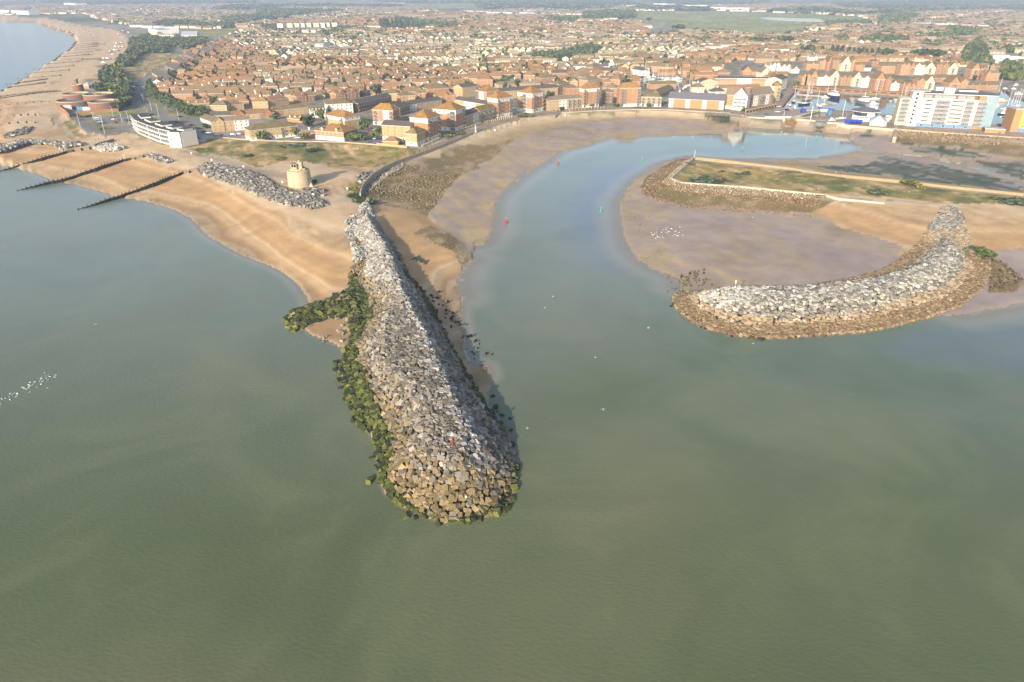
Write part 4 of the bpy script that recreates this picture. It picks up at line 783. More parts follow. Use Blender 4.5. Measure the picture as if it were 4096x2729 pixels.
mb = MB(); mb.box(.2,2.6,-1.2,2.0,8.5,12.2,TS); mb.box(.0,2.8,-1.4,2.2,12.2,12.5,TS2); mb.box(.5,1.5,0,1,12.5,13.1,TS2); mb.obj('brick_stack', t)
mb = MB(); mb.box(2.9,4.6,-2.9,-1.5,8.6,9.2,TS2); mb.box(1.2,2.6,-4.0,-3.6,8.7,9.3,TS2); mb.obj('parapet_block', t)
mb = MB(); mb.box(-.45,.45,-.2,.3,0,1.7,mat('window_grille','#8a7f6c',.8,.1,1)); mb.obj('window', t, (6.6*math.cos(R(-32)), 6.6*math.sin(R(-32)), 2.6), R(58))
mb = MB(); mb.prism([(-1.3,-1.0),(1.3,-1.0),(0,1.6)], 0, .1, TS2); mb.v += [(-1.2,-.8,.1),(1.2,-.8,.1),(.2,1.2,.1),(0,0,2.4)]; k = len(mb.v)
for f in ((k-4,k-3,k-1),(k-3,k-2,k-1),(k-2,k-4,k-1)): mb.f.append(f); mb.m.append(0)
p = G('k', 1130, 1130, 6); tag(mb.obj('pyramid_block', loc=(p.x, p.y, 5.8)), 'small pyramid shaped concrete block at the foot of the round tower', 'concrete block')
# ================================================================== BUILDINGS
M_ = {'brick':mat('orange_brick','#a97c55',.9,.10,.5,scale2=.12),'rust':mat('red_brick','#98714f',.9,.12,.5,scale2=.12),'buff':mat('buff_brick','#b4976b',.9,.10,.5,scale2=.12),'cream':mat('cream_render','#d2c3a2',.85,.06,.3),
 'white':mat('white_render','#d9d4c8',.8,.05,.3),'brown':mat('brown_and_shaded_brick','#7d6350',.9,.12,.5),'yellow':mat('yellow_render','#d6b45c',.8,.05,.3),'blue':mat('blue_render','#6d8fc0',.8,.05,.3),'tan':mat('tan_brick','#a9845c',.9,.1,.5),
 'r_orange':mat('lichen_orange_tiles','#96713f',.9,.28,.35,scale2=1.1),'r_brown':mat('brown_tiles','#7d694c',.9,.2,.4,scale2=1.2),'r_rust':mat('rust_tiles','#8f6d4c',.9,.2,.4,scale2=1.2),'r_olive':mat('lichen_olive_tiles','#7a6a45',.9,.28,.3,scale2=1.1),'r_grey':mat('grey_tiles','#5f574e',.9,.18,.4,scale2=1.1),
 'r_slate':mat('blue_slate','#66636a',.7,.12,.4,scale2=1.1),'r_tan':mat('tan_tiles','#85755f',.9,.16,.4),'r_dark':mat('dark_flat_roof','#4d4b4a',.9,.12,.3),'r_red':mat('red_tiles','#97704f',.9,.14,.4),'r_pale':mat('pale_metal_roof','#a5abb0',.5,.06,.3)}
GLASS = mat('window_glass','#39434a',.12,.25,.3,spec=.6); TRIM = mat('white_trim','#dcd8cf',.7,0); RAIL = mat('balcony_rail','#6d6a68',.6,0); SLAB = mat('balcony_slab','#b9b3a8',.8,.05,1); GLT = mat('tinted_glass','#8a9ea2',.12,.15,.3,spec=.6)
def win_mesh(name, w, h, kind=0):
    mb = MB(); t = .13
    mb.box(-w/2, w/2, -.05, .02, 0, t, TRIM); mb.box(-w/2, w/2, -.05, .02, h-t, h, TRIM); mb.box(-w/2, -w/2+t, -.048, .02, t, h-t, TRIM); mb.box(w/2-t, w/2, -.048, .02, t, h-t, TRIM)
    if kind: mb.box(-.07, .07, -.046, .02, t, h-t, TRIM)
    mb.face([(-w/2+t,-.02,t),(w/2-t,-.02,t),(w/2-t,-.02,h-t),(-w/2+t,-.02,h-t)], GLASS); return mb.mesh(name)
WIN = win_mesh('window', 1.35, 1.5, 1); WINS = win_mesh('window', 1.0, 1.3); DOORW = win_mesh('patio_door', 2.1, 2.2, 1); DOORH = win_mesh('door', 1.0, 2.1)
def balc_mesh(w, d, round_=False):
    mb = MB(); mb.box(-w/2, w/2, -d, -.02, -.12, .05, SLAB, SLAB)
    for x in np.linspace(-w/2+.04, w/2-.04, max(3, int(w/.55))): mb.box(x-.025, x+.025, -d+.02, -d+.07, .05, 1.05, RAIL)
    mb.box(-w/2, w/2, -d, -d+.09, 1.02, 1.12, RAIL); mb.box(-w/2, -w/2+.07, -d+.09, -.02, 1.02, 1.12, RAIL); mb.box(w/2-.07, w/2, -d+.09, -.02, 1.02, 1.12, RAIL)
    mb.face([(-w/2+.05,-d+.08,.05),(w/2-.05,-d+.08,.05),(w/2-.05,-d+.08,.85),(-w/2+.05,-d+.08,.85)], RAIL); return mb.mesh('balcony')
BALC = balc_mesh(3.2, 1.3); BALW = balc_mesh(5.4, 1.5)
OCC = set()
def occupy(cx, cy, ux, uy, L, D, m=1.0):
    for a in np.arange(-m, L+m+.1, 2.0):
        for b in np.arange(-m, D+m+.1, 2.0): OCC.add((int((cx+ux*a-uy*b)//3), int((cy+uy*a+ux*b)//3)))
def is_free(cx, cy, ux, uy, L, D):
    for a in np.arange(0, L+.1, 2.5):
        for b in np.arange(0, D+.1, 2.5):
            if (int((cx+ux*a-uy*b)//3), int((cy+uy*a+ux*b)//3)) in OCC: return False
    return True
def roof_mesh(mb, L, D, h, rh, kind, m, ov=.45, hipf=1.0):
    x0, x1, y0, y1 = -ov, L+ov, -ov, D+ov; z = h; th = .22
    if kind == 'flat':
        mb.box(-.1, L+.1, -.1, D+.1, z, z+.35, TRIM, m); return
    for (p, q) in (((x0,y0),(x1,y0)), ((x1,y0),(x1,y1)), ((x1,y1),(x0,y1)), ((x0,y1),(x0,y0))):
        mb.face([(*p,z-.02),(*q,z-.02),(*q,z+th),(*p,z+th)], TRIM)
    mb.face([(x0,y1,z-.02),(x1,y1,z-.02),(x1,y0,z-.02),(x0,y0,z-.02)], TRIM); z += th; t = z+rh
    if kind == 'hip':
        if L >= D: i = (D/2+ov)*hipf; i = min(i, L/2+ov-.2); r0, r1 = (x0+i, (y0+y1)/2, t), (x1-i, (y0+y1)/2, t); mb.face([(x0,y0,z),(x1,y0,z),r1,r0], m); mb.face([(x1,y1,z),(x0,y1,z),r0,r1], m); mb.face([(x0,y1,z),(x0,y0,z),r0], m); mb.face([(x1,y0,z),(x1,y1,z),r1], m)
        else: i = min((L/2+ov)*hipf, D/2+ov-.2); r0, r1 = ((x0+x1)/2, y0+i, t), ((x0+x1)/2, y1-i, t); mb.face([(x0,y0,z),(x1,y0,z),r0], m); mb.face([(x1,y0,z),(x1,y1,z),r1,r0], m); mb.face([(x1,y1,z),(x0,y1,z),r1], m); mb.face([(x0,y1,z),(x0,y0,z),r0,r1], m)
    elif kind == 'gable': a, b = (x0,(y0+y1)/2,t), (x1,(y0+y1)/2,t); mb.face([(x0,y0,z),(x1,y0,z),b,a], m); mb.face([(x1,y1,z),(x0,y1,z),a,b], m)
    elif kind == 'front': a, b = ((x0+x1)/2,y0,t), ((x0+x1)/2,y1,t); mb.face([(x1,y0,z),(x1,y1,z),b,a], m); mb.face([(x0,y1,z),(x0,y0,z),a,b], m)
def block(pA, pB, h, D, wall, roof, rk='hip', rh=3.4, label='', cat='apartment block', name='apartment_block', group=None, st=None, base=None, top=None, balc=(), wide=(), stripes=(), wgap=3.3, chim=0, dorm=0, side=True, win=True, hipf=1.0, maxwin=90, gab=(), rbal=(), rwide=(), fwin=True):
    pA = Vector(pA); pB = Vector(pB); d = pB-pA; d.z = 0; L = d.length; d.normalize(); rz = math.atan2(d.y, d.x); zg = 6.0
    root = empty(name, (pA.x, pA.y, zg), rz, label, cat, group); occupy(pA.x, pA.y, d.x, d.y, L, D)
    st = st or max(1, round(h/2.9)); sh = h/st; mb = MB(); W0 = M_[wall]
    bands = [(-.5, h, W0)]
    if base: bands = [(-.5, sh*.95, M_[base]), (sh*.95, h, W0)]
    if top: bands = bands[:-1]+[(bands[-1][0], h-sh, W0), (h-sh, h, M_[top])]
    for z0, z1, m in bands:
        for p, q in (((0,0),(L,0)), ((L,0),(L,D)), ((L,D),(0,D)), ((0,D),(0,0))): mb.face([(*p,z0),(*q,z0),(*q,z1),(*p,z1)], m)
    if rk == 'gable':
        for x in (0, L): mb.face([(x,0,h),(x,D,h),(x,D/2,h+rh*.97)], W0)
    if rk == 'front':
        for y in (0, D): mb.face([(0,y,h),(L,y,h),(L/2,y,h+rh*.97)], W0)
    mb.obj('wall', root)
    rb = MB(); roof_mesh(rb, L, D, h, rh, rk, M_[roof], hipf=hipf); ro = rb.obj('roof', root)
    if stripes:
        for a, b, m in stripes: sb = MB(); sb.box(a*L, b*L, -.09, 0, (sh if base else 0), h-.05, M_[m]); sb.obj('wall_panel', root)
    for (gx, gw, m) in gab:                       # front gables
        g = MB(); x0, x1 = gx*L-gw/2, gx*L+gw/2; g.box(x0, x1, -.5, .4, -.4, h+.1, M_[m]); g.face([(x0,-.5,h+.1),(x1,-.5,h+.1),((x0+x1)/2,-.5,h+gw*.55)], M_[m]); g.obj('gable', root)
        g = MB(); t = (gx*L, h+gw*.55+.15); dd = D*.5
        g.face([(x1+.2,-.7,h),(t[0],-.7,t[1]),(t[0],dd,t[1]),(x1+.2,dd,h)], M_[roof]); g.face([(t[0],-.7,t[1]),(x0-.2,-.7,h),(x0-.2,dd,h),(t[0],dd,t[1])], M_[roof]); g.obj('gable_roof', root)
    # windows
    nw = 0
    if win:
        n = max(1, int((L-.8)/wgap)); xs = [(i+.5)*L/n for i in range(n)]; bx = [f*L for f in balc]+[f*L for f in wide]
        for s in range(st if fwin else 0):
            for x in xs:
                if nw >= maxwin: break
                if any(abs(x-b) < 2.2 for b in bx): continue
                off = -.54 if any(abs(x-gx*L) < gw/2 for gx, gw, m in gab) else (-.14 if stripes else -.02)
                link('window', WIN if sh > 2.6 else WINS, root, (x, off, s*sh+.95)); nw += 1
            for f, meshb, lim in [(f, BALC, 1.9) for f in balc]+[(f, BALW, 3) for f in wide]:
                link('patio_door', DOORW, root, (f*L, -.14 if stripes else -.04, s*sh+.15)); 
                if meshb is BALW: link('patio_door', DOORW, root, (f*L+2.0, -.14 if stripes else -.04, s*sh+.15))
                if s: link('balcony', meshb, root, (f*L, -.12, s*sh+.05))
        if side:
            cx = (-pA.x)*d.x+(-pA.y)*d.y
            for sx, ok, ang in ((-.02, cx < 0, -math.pi/2), (L+.02, cx > L, math.pi/2)):
                if not ok: continue
                m = max(1, int(D/4.2))
                for s in range(st):
                    for i in range(m):
                        if nw >= maxwin: break
                        if sx > 0 and any(abs((i+.5)*D/m-f*D) < 2.2 for f in rbal+rwide): continue
                        link('window', WINS, root, (sx, (i+.5)*D/m, s*sh+.95), ang); nw += 1
    for f, mB in [(f, BALC) for f in rbal]+[(f, BALW) for f in rwide]:
        for s in range(st):
            link('patio_door', DOORW, root, (L+.04, f*D, s*sh+.15), math.pi/2)
            if s: link('balcony', mB, root, (L+.12, f*D, s*sh+.05), math.pi/2)
    for i in range(chim):
        c = MB(); x = L*(i+.5)/chim; c.box(x-.55, x+.55, D/2-.45, D/2+.45, h+rh-.6, h+rh+1.5, TRIM); c.box(x-.7, x+.7, D/2-.6, D/2+.6, h+rh+1.5, h+rh+1.7, TRIM); c.obj('chimney', ro)
    for i in range(dorm):
        c = MB(); x = L*(i+.5)/dorm; z0 = h+rh*.15; y0 = .35; c.box(x-.8, x+.8, y0, D*.38, z0, z0+1.35, TRIM); c.face([(x-1,y0-.2,z0+1.35),(x,y0-.2,z0+2.2),(x,D*.42,z0+2.2),(x-1,D*.42,z0+1.35)], M_[roof]); c.face([(x,y0-.2,z0+2.2),(x+1,y0-.2,z0+1.35),(x+1,D*.42,z0+1.35),(x,D*.42,z0+2.2)], M_[roof]); c.face([(x-1,y0-.19,z0+1.35),(x+1,y0-.19,z0+1.35),(x,y0-.19,z0+2.2)], TRIM)
        c.face([(x-.5,y0-.03,z0+.3),(x+.5,y0-.03,z0+.3),(x+.5,y0-.03,z0+1.2),(x-.5,y0-.03,z0+1.2)], GLASS); c.obj('dormer', ro)
    return root
def blk(k, a, b, ytop, D, wall, roof, **kw):
    A, B = G(k, *a), G(k, *b); h = top_z(k, A, ytop)-6.0
    return block(A, B, max(2.6, h), D, wall, roof, **kw)
def blkE(k, Lp, Cp, Rp, yb, wall, roof, D=None, **kw):
    b = G(k, Cp[0], yb, 6); h = top_z(k, b, Cp[1])-6; A, B = G(k, *Lp, 6+h), G(k, *Cp, 6+h)
    if Rp:
        E_ = G(k, *Rp, 6+h); d = (B-A).normalized(); D = abs((E_-B).dot(Vector((-d.y, d.x, 0))))
    return block(A, B, max(2.6, h), max(5, D), wall, roof, **kw)
FL = 'flats along the curving promenade'
# ---- the row of flats along the water, left to right
blkE('D',(120, 314),(606, 264),None,367,'buff','r_olive',D=14,balc=(.3,.68),rk='hip',rh=3.0,base='white',chim=0,label='long buff brick flats with an olive roof facing the dunes')
blkE('D',(785, 312),(1075, 336),(1200, 291),424,'brick','r_orange',rk='hip',rh=4.2,base='white',dorm=2,label='orange brick block with a white base right of the dunes')
blkE('D',(880, 152),(1085, 186),(1240, 160),285,'buff','r_orange',rk='hip',rh=4.2,top='white',balc=(.12,.85),label='buff brick tower with an orange lichened roof behind the white based block')
blk(2,(1705,448),(2000,432),332,16,'white','r_olive',rk='hip',rh=3.4,balc=(.1,),label='white topped flats with an olive hipped roof behind the buff tower')
blk(2,(1400,690),(1570,700),655,7,'tan','r_tan',rk='gable',rh=2.0,win=False,chim=1,cat='garage block',name='garage_block',label='low garage row with a white cupola between two blocks by the dunes')
blk(2,(425,643),(842,612),532,9,'buff','r_tan',rk='gable',rh=2.8,gab=((.22,6,'buff'),),stripes=((.6,.99,'white'),),label='buff and white terrace beside the left car park road',cat='terrace',name='terrace')
blk(2,(402,517),(645,512),460,9,'buff','r_grey',rk='gable',rh=2.8,label='buff terrace with a grey roof by the roundabout',cat='terrace',name='terrace')
blk(2,(290,520),(400,560),490,9,'white','r_olive',rk='gable',rh=3.0,label='white gabled house end nearest the roundabout',cat='house',name='house')
blk(2,(652,514),(1115,480),458,10,'rust','r_rust',rk='gable',rh=3.0,gab=((.2,7,'rust'),(.86,7,'brick')),stripes=((.4,.66,'buff'),),label='brick terrace with a red roof and two front gables behind the buff terrace',cat='terrace',name='terrace')
blk(2,(405,412),(588,416),342,11,'buff','r_brown',rk='hip',rh=3.6,chim=1,label='buff house block with a hipped brown roof, left of a pair',cat='house',name='house')
blk(2,(602,404),(778,388),342,11,'buff','r_brown',rk='hip',rh=3.6,label='buff house block with a hipped brown roof, right of a pair',cat='house',name='house')
blk(2,(872,377),(1048,374),304,11,'buff','r_orange',rk='hip',rh=3.8,chim=1,label='cream fronted block with a white roof vent above the terraces',cat='house',name='house')
blk(2,(1055,368),(1282,338),292,11,'tan','r_rust',rk='hip',rh=3.4,chim=1,label='long brown roofed block with white bays above the terraces',cat='house',name='house')
blk(2,(112,367),(392,354),330,9,'rust','r_rust',rk='gable',rh=3.2,dorm=3,label='red brick pair with white dormers behind the hedge by the road',cat='terrace',name='terrace')
blk(2,(1122,472),(1515,432),402,9,'buff','r_olive',rk='gable',rh=3.0,stripes=((0,.24,'rust'),),label='buff terrace with an olive roof and a brick end',cat='terrace',name='terrace')
blk(2,(1532,482),(1690,472),412,12,'white','r_brown',rk='gable',rh=3.0,dorm=4,label='house with a row of white dormers beside the tall buff tower',cat='house',name='house')
blk(2,(1262,524),(1442,542),488,9,'brick','r_orange',rk='hip',rh=2.6,dorm=3,label='small orange roofed house with white dormers by the dark car port',cat='house',name='house')
blk(2,(1370,312),(1565,292),248,11,'rust','r_rust',rk='gable',rh=3.4,gab=((.4,6,'rust'),),label='red brick flats with a front gable left of the big dark trees',cat='house',name='house')
blk(2,(1812,284),(2072,254),218,12,'rust','r_rust',rk='gable',rh=3.6,gab=((.25,7,'rust'),(.75,6,'rust')),chim=1,label='red brick flats with two front gables right of the big dark trees',cat='house',name='house')
blkE('A',(57, 189),(325, 206),(412, 181),400,'brick','r_orange',rk='hip',rh=4.6,base='white',stripes=((.52,.8,'white'),),balc=(.14,.9),label='orange brick tower with a white stripe, leftmost behind the buff slab',group=FL)
blkE('A',(178, 386),(545, 409),None,598,'buff','r_grey',D=12,rk='gable',rh=2.6,base='white',label='four storey buff slab with brick piers and white ground floor',stripes=((.2,.235,'brick'),(.43,.465,'brick'),(.68,.715,'brick')),group=FL)
blkE('A',(540, 290),(770, 308),(912, 256),598,'brick','r_orange',fwin=False,rbal=(.1,.85),rk='hip',rh=4.6,base='white',top='white',stripes=(),label='blank sided orange brick tower with a white top band, nearest the promenade end',group=FL)
blkE('A',(482, 496),(628, 506),(752, 460),660,'buff','r_olive',rk='hip',rh=3.6,base='white',win=True,wgap=6,label='narrow buff block standing nearest the promenade end',group=FL)
blkE('A',(838, 182),(1130, 201),(1255, 156),468,'brick','r_orange',rbal=(.75,),rk='hip',rh=4.8,base='white',top='white',balc=(.1,),wide=(.8,),label='tallest orange brick tower with curved balconies on its right corner',group=FL)
blkE('B',(-5,502),(185,433),None,572,'buff','r_grey',D=10,rk='gable',rh=2.6,stripes=((.55,.98,'white'),),label='shaded buff and white link block right of the tallest tower',group=FL)
blkE('B',(187,432),(390,385),None,526,'buff','r_olive',D=10,rk='gable',rh=2.8,balc=(.12,.37,.62,.87),label='low buff link block with brick piers left of the plain sided tower',group=FL)
blkE('B',(288, 259),(414, 276),(612, 246),524,'brick','r_orange',fwin=False,rbal=(.1,.86),rk='hip',rh=4.6,base='white',top='white',label='orange brick tower with a plain left wall in the middle of the promenade',group=FL)
blkE('B',(672, 190),(862, 212),(1056, 190),456,'brick','r_orange',rwide=(.2,),rbal=(.92,),rk='hip',rh=4.8,base='white',top='white',wide=(.42,),label='orange tower with stacked round balconies in the middle of its front',group=FL)
blkE('A',(415,172),(540,130),None,228,'brown','r_grey',D=10,rk='gable',rh=2.8,label='shaded brown wing between the leftmost tower and the long buff wing',group=FL)  # shaded stretch of the buff wing: shade put into a brown wall colour
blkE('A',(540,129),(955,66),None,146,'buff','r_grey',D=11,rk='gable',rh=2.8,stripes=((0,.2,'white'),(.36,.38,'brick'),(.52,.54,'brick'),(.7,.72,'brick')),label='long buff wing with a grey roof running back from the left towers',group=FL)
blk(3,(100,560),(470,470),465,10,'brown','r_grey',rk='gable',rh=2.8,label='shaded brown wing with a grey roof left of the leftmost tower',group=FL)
blk(3,(965,474),(1185,464),382,12,'brick','r_red',rk='hip',rh=4.6,gab=((.5,7,'brick'),),label='orange brick entrance block with a pale ridge between two long wings',group=FL)
blkE('B',(-131, 287),(285, 351),None,446,'buff','r_grey',D=10,rk='gable',rh=2.6,stripes=((.3,.65,'white'),),base='white',label='long buff and white wing right of the entrance block',group=FL)
blk(3,(878,392),(1112,376),302,16,'brick','r_olive',rk='hip',rh=4.6,label='orange block with a large olive lichened roof behind the entrance block')
blk(3,(366,432),(560,428),352,13,'buff','r_olive',rk='hip',rh=3.2,label='buff block with a grey olive roof at the left of the second row')
blk(3,(562,447),(735,436),378,15,'brick','r_olive',rk='hip',rh=3.2,stripes=((.5,.98,'buff'),),label='half brick half buff block in the second row')
blk(3,(1262,392),(1420,372),286,14,'buff','r_grey',rk='gable',rh=3.0,label='four storey buff block facing right in the second row')
blkE('B',(135, 166),(280, 191),(420, 166),296,'brick','r_orange',rk='hip',rh=4.2,stripes=((.3,.75,'white'),),balc=(.12,),label='white fronted orange tower behind the middle towers')
blkE('B',(440, 186),(1195, 131),None,226,'buff','r_grey',D=11,rk='gable',rh=2.8,wgap=4,label='very long buff block with a dark grey roof behind the middle towers')
blk(3,(1150,330),(1330,322),268,14,'brick','r_rust',rk='hip',rh=4.6,base='white',label='square brick house with a steep red hipped roof')
blk(3,(1430,272),(1600,272),196,15,'brick','r_rust',rk='hip',rh=4.6,label='square brick tower house with a red pyramid roof left of the grey roofs')
blk(3,(1945,222),(2072,222),146,14,'brick','r_rust',rk='hip',rh=4.6,label='taller square brick tower house with a red pyramid roof behind the grey roofs')
blk(3,(1665,292),(2140,262),252,11,'buff','r_tan',rk='hip',rh=2.8,label='buff terrace with a long tan grey roof behind the second row',cat='terrace',name='terrace')
blk(3,(2140,250),(2300,240),180,14,'rust','r_brown',rk='hip',rh=3.6,label='dark red roofed block beside the far tower house')
blk(3,(590,290),(720,285),222,11,'rust','r_rust',rk='gable',rh=3.2,dorm=2,label='red brick house with dormers left of the bay fronted block',cat='house',name='house')
blk(3,(715,300),(865,300),225,10,'tan','r_rust',rk='gable',rh=3.2,stripes=((.55,.98,'white'),),label='tan house with a white bay front',cat='house',name='house')
blkE('C',(-157, 300),(290, 266),None,388,'buff','r_tan',D=10,rk='gable',rh=2.6,stripes=((.33,.56,'white'),),balc=(.62,.75,.88),label='low buff and white link block right of the round balcony tower',group=FL)
blkE('C',(247, 138),(305, 151),(552, 146),390,'brick','r_orange',fwin=False,rbal=(.1,.87),rk='hip',rh=4.4,base='white',top='white',label='orange tower with a white left corner, second from the right',group=FL)
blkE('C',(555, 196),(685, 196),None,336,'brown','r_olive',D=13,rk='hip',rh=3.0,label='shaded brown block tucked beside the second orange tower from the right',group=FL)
blkE('C',(738, 127),(768, 141),(1050, 141),376,'brick','r_orange',fwin=False,rwide=(.17,),rbal=(.92,),rk='hip',rh=4.6,base='white',label='rightmost orange tower with curved balconies on its left half',group=FL)
blkE('C',(1040, 250),(1305, 256),None,376,'buff','r_olive',D=11,rk='hip',rh=2.8,base='white',balc=(.12,.38,.62,.88),label='three storey buff block right of the rightmost orange tower',group=FL)
st_ = tuple((i/10+.012, i/10+.088, 'white') for i in (0,3,6,9)); 
blkE('E',(100, 181),(726, 211),None,309,'tan','r_slate',D=12,rk='gable',rh=5.4,stripes=st_,balc=tuple((i+.5)/10 for i in range(10)),chim=3,win=False,label='long terrace with a blue grey slate roof and white balcony bays',cat='terrace',name='terrace')
blkE('E',(735, 141),(828, 147),None,302,'tan','r_tan',D=14,rk='gable',rh=6,base='white',wgap=4,label='brick wing with a tan roof joining the slate terrace to the white gables')
blkE('E',(828, 148),(985, 158),None,318,'white','r_tan',D=16,rk='gable',rh=6,gab=((.5,12,'white'),),balc=(.2,.5,.8),label='white gabled corner block facing the channel, twin peaked')
blkE('E',(990, 160),(1280, 126),None,238,'tan','r_tan',D=13,rk='gable',rh=6.2,stripes=((.22,.4,'white'),(.68,.82,'white')),balc=(.1,.5,.6,.92),label='long tan roofed wing running back from the white gabled corner')
blk(5,(512,474),(1235,478),372,13,'buff','r_dark',rk='flat',stripes=((.4,.66,'white'),),top='tan',maxwin=80,label='long four storey buff and white block above the slate terrace')
blk(5,(218,524),(300,540),412,26,'cream','r_grey',rk='gable',rh=3.5,stripes=(),wgap=4,label='cream gable ended terrace with skylights at the inner basin')
blk(5,(562,545),(1112,530),505,9,'cream','r_red',rk='gable',rh=3.0,win=False,label='low building with a long bright red roof behind the slate terrace')
blk(5,(220,560),(380,560),490,10,'cream','r_brown',rk='hip',rh=4,chim=1,label='cream cottage with a pyramid roof and cupola by the red roof',cat='house',name='house')
blk(5,(485,585),(660,580),560,10,'white','r_grey',rk='hip',rh=3.6,chim=1,label='low white building with a grey pyramid roof behind the slate terrace',cat='house',name='house')
blk(5,(1245,655),(1362,660),478,18,'buff','r_orange',rk='hip',rh=4,balc=(.8,),stripes=((0,.3,'white'),),label='buff and white block with an orange roof above the quay ramp')
blk(5,(1370,540),(1455,500),395,16,'cream','r_grey',rk='gable',rh=3,label='cream block with skylights at the top of the quay ramp')
blk(5,(1240,440),(1390,420),360,11,'buff','r_rust',rk='hip',rh=3,label='buff block with a rusty hipped roof left of the harbour basin')
# ---- second row round the inner basin
for k, a, b, yt, D, w, r, kk, rh, lb in (
 (4,(375,502),(492,484),388,12,'brown','r_olive','hip',3.2,'brown block with an olive roof left of the brick half hipped block'),
 (4,(465,508),(608,502),432,12,'brick','r_olive','hip',3.0,'orange brick block with an olive roof behind the low link block'),
 (4,(180,372),(345,360),318,13,'rust','r_brown','hip',4,'brown roofed block among the houses behind the link block'),
 (4,(312,318),(515,312),262,11,'brick','r_grey','gable',3,'brick terrace with a pale grey roof among red houses'),
 (4,(565,288),(722,290),248,17,'brick','r_rust','hip',5,'low brick hall with a big red pyramid roof'),
 (4,(0,320),(112,318),285,14,'brick','r_rust','hip',4.6,'square brick tower house with a red roof at the left of the basin quarter'),
 (4,(648,386),(748,382),308,13,'brick','r_brown','hip',4.4,'square brick tower house with a brown roof near the grey curved roof'),
 (4,(832,292),(1002,302),232,12,'buff','r_grey','gable',3.4,'buff terrace with a long grey roof and white ground floor by the dark car park'),
 (4,(760,266),(875,252),200,13,'rust','r_brown','hip',4.4,'red brick tower house with balconies behind the grey terrace'),
 (4,(948,402),(1062,412),330,13,'brick','r_rust','hip',4.4,'square brick tower house with a red roof in front of the scaffold'),
 (4,(992,304),(1108,322),238,13,'rust','r_rust','hip',4.6,'red brick tower house right of the grey terrace'),
 (4,(1008,210),(1150,210),150,14,'rust','r_brown','hip',4.8,'dark red tower house with a white roof vent'),
 (4,(1192,204),(1325,204),140,14,'rust','r_rust','hip',4.6,'red brick tower house behind the white house by the masts'),
 (4,(1190,272),(1302,292),214,12,'white','r_grey','hip',3,'white house with a grey roof at the foot of the masts'),
 (4,(1168,350),(1302,352),340,12,'brick','r_rust','hip',4,'low brick house with a red roof in front of the masts'),
 (4,(1348,244),(1662,254),186,12,'tan','r_olive','gable',4.2,'long tan terrace with an olive roof facing the inner basin'),
 (4,(1762,302),(2092,302),238,12,'tan','r_red','gable',4.2,'long terrace with a red roof and white balconies facing the inner basin'),
 (4,(1402,442),(1695,432),392,10,'brick','r_olive','gable',3,'brick terrace with an olive roof behind the buff block'),
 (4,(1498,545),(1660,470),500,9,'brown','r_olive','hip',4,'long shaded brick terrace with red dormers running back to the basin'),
 (4,(700,420),(840,400),345,13,'tan','r_tan','hip',3,'tan block with a grey curved roof behind the second orange tower'),
 (4,(860,515),(1030,525),425,14,'rust','r_tan','hip',3.2,'red brick block with a grey tan roof between the last two orange towers'),
 (5,(60,110),(360,105),55,11,'cream','r_rust','hip',3.4,'cream and brick block with small white gables at the top of the harbour'),
 (5,(370,100),(490,96),38,12,'brick','r_rust','hip',4,'brick tower house with a red roof above the harbour'),
 (5,(880,330),(1000,330),275,12,'brick','r_grey','front',6,'tall orange gable fronted house left of the harbour'),
 (5,(1120,365),(1235,362),300,12,'cream','r_brown','front',6,'tall cream gable fronted house left of the harbour'),
 (5,(1000,335),(1115,335),290,11,'tan','r_brown','gable',3.5,'brick terrace between the two tall gable houses left of the harbour'),
 (5,(560,330),(720,330),300,12,'rust','r_rust','hip',4,'red roofed house with a white front behind the long buff block'),
 (5,(1200,270),(1370,270),210,12,'white','r_tan','gable',4,'white house with two front gables behind the buff block'),
 (5,(1380,262),(1520,262),200,11,'white','r_grey','gable',4,'white and dark house with grey gables behind the harbour'),
 (5,(1050,175),(1270,175),120,11,'tan','r_tan','gable',3.4,'tan terrace with white and black gables above the harbour')):
    blk(k,a,b,yt,D,M_ and w,r,rk=kk,rh=rh,label=lb,chim=(1 if 'tower house' in lb and 'vent' in lb else 0),base=('white' if 'white ground' in lb else None),maxwin=40)
# ---- gabled brick town houses beyond the harbour basin
def gabled(k, x0, x1, yb, ye, yp, w, gcol, lb, D=13, roof='r_brown', balc=True):
    A, B = G(k, x0, yb), G(k, x1, yb); h = top_z(k, A, ye)-6; pk = top_z(k, A, yp)-6
    return block(A, B, h, D, w, roof, rk='front', rh=max(2, pk-h), base=None, stripes=((.3,.7,gcol),) if gcol != w else (), balc=(.5,) if balc else (), label=lb, cat='town house', name='town_house', group='gabled town houses round the harbour', maxwin=24)
def lowpair(k, x0, x1, yb, ye, w, lb, roof='r_brown', gabs=((.3,6),(.72,6)), D=11, rh=3.2):
    A, B = G(k, x0, yb), G(k, x1, yb); h = top_z(k, A, ye)-6
    return block(A, B, h, D, w, roof, rk='gable', rh=rh, gab=tuple((a, b, w) for a, b in gabs), label=lb, cat='town house', name='town_house', group='gabled town houses round the harbour', maxwin=30)
gabled('d',383,447,784,700,640,'brick','brick','tall orange gabled house, leftmost on the harbour front'); lowpair('d',300,381,784,706,'tan','brick pair joined to the leftmost tall orange gable')
lowpair('d',449,556,786,710,'white','lower white and grey house between the first two tall gables',gabs=((.6,5),)); gabled('d',560,650,786,705,645,'cream','cream','tall cream gabled house, second on the harbour front')
lowpair('d',652,768,790,715,'rust','brick pair with twin gables between the cream gables'); gabled('d',770,850,796,715,658,'cream','cream','tall cream gabled house with dark balconies, third on the harbour front')
lowpair('d',852,966,806,720,'white','lower brick house with a white porch on the harbour front',gabs=((.35,5),)); gabled('d',970,1058,838,732,662,'brick','brick','tall orange gabled house in the middle of the harbour front')
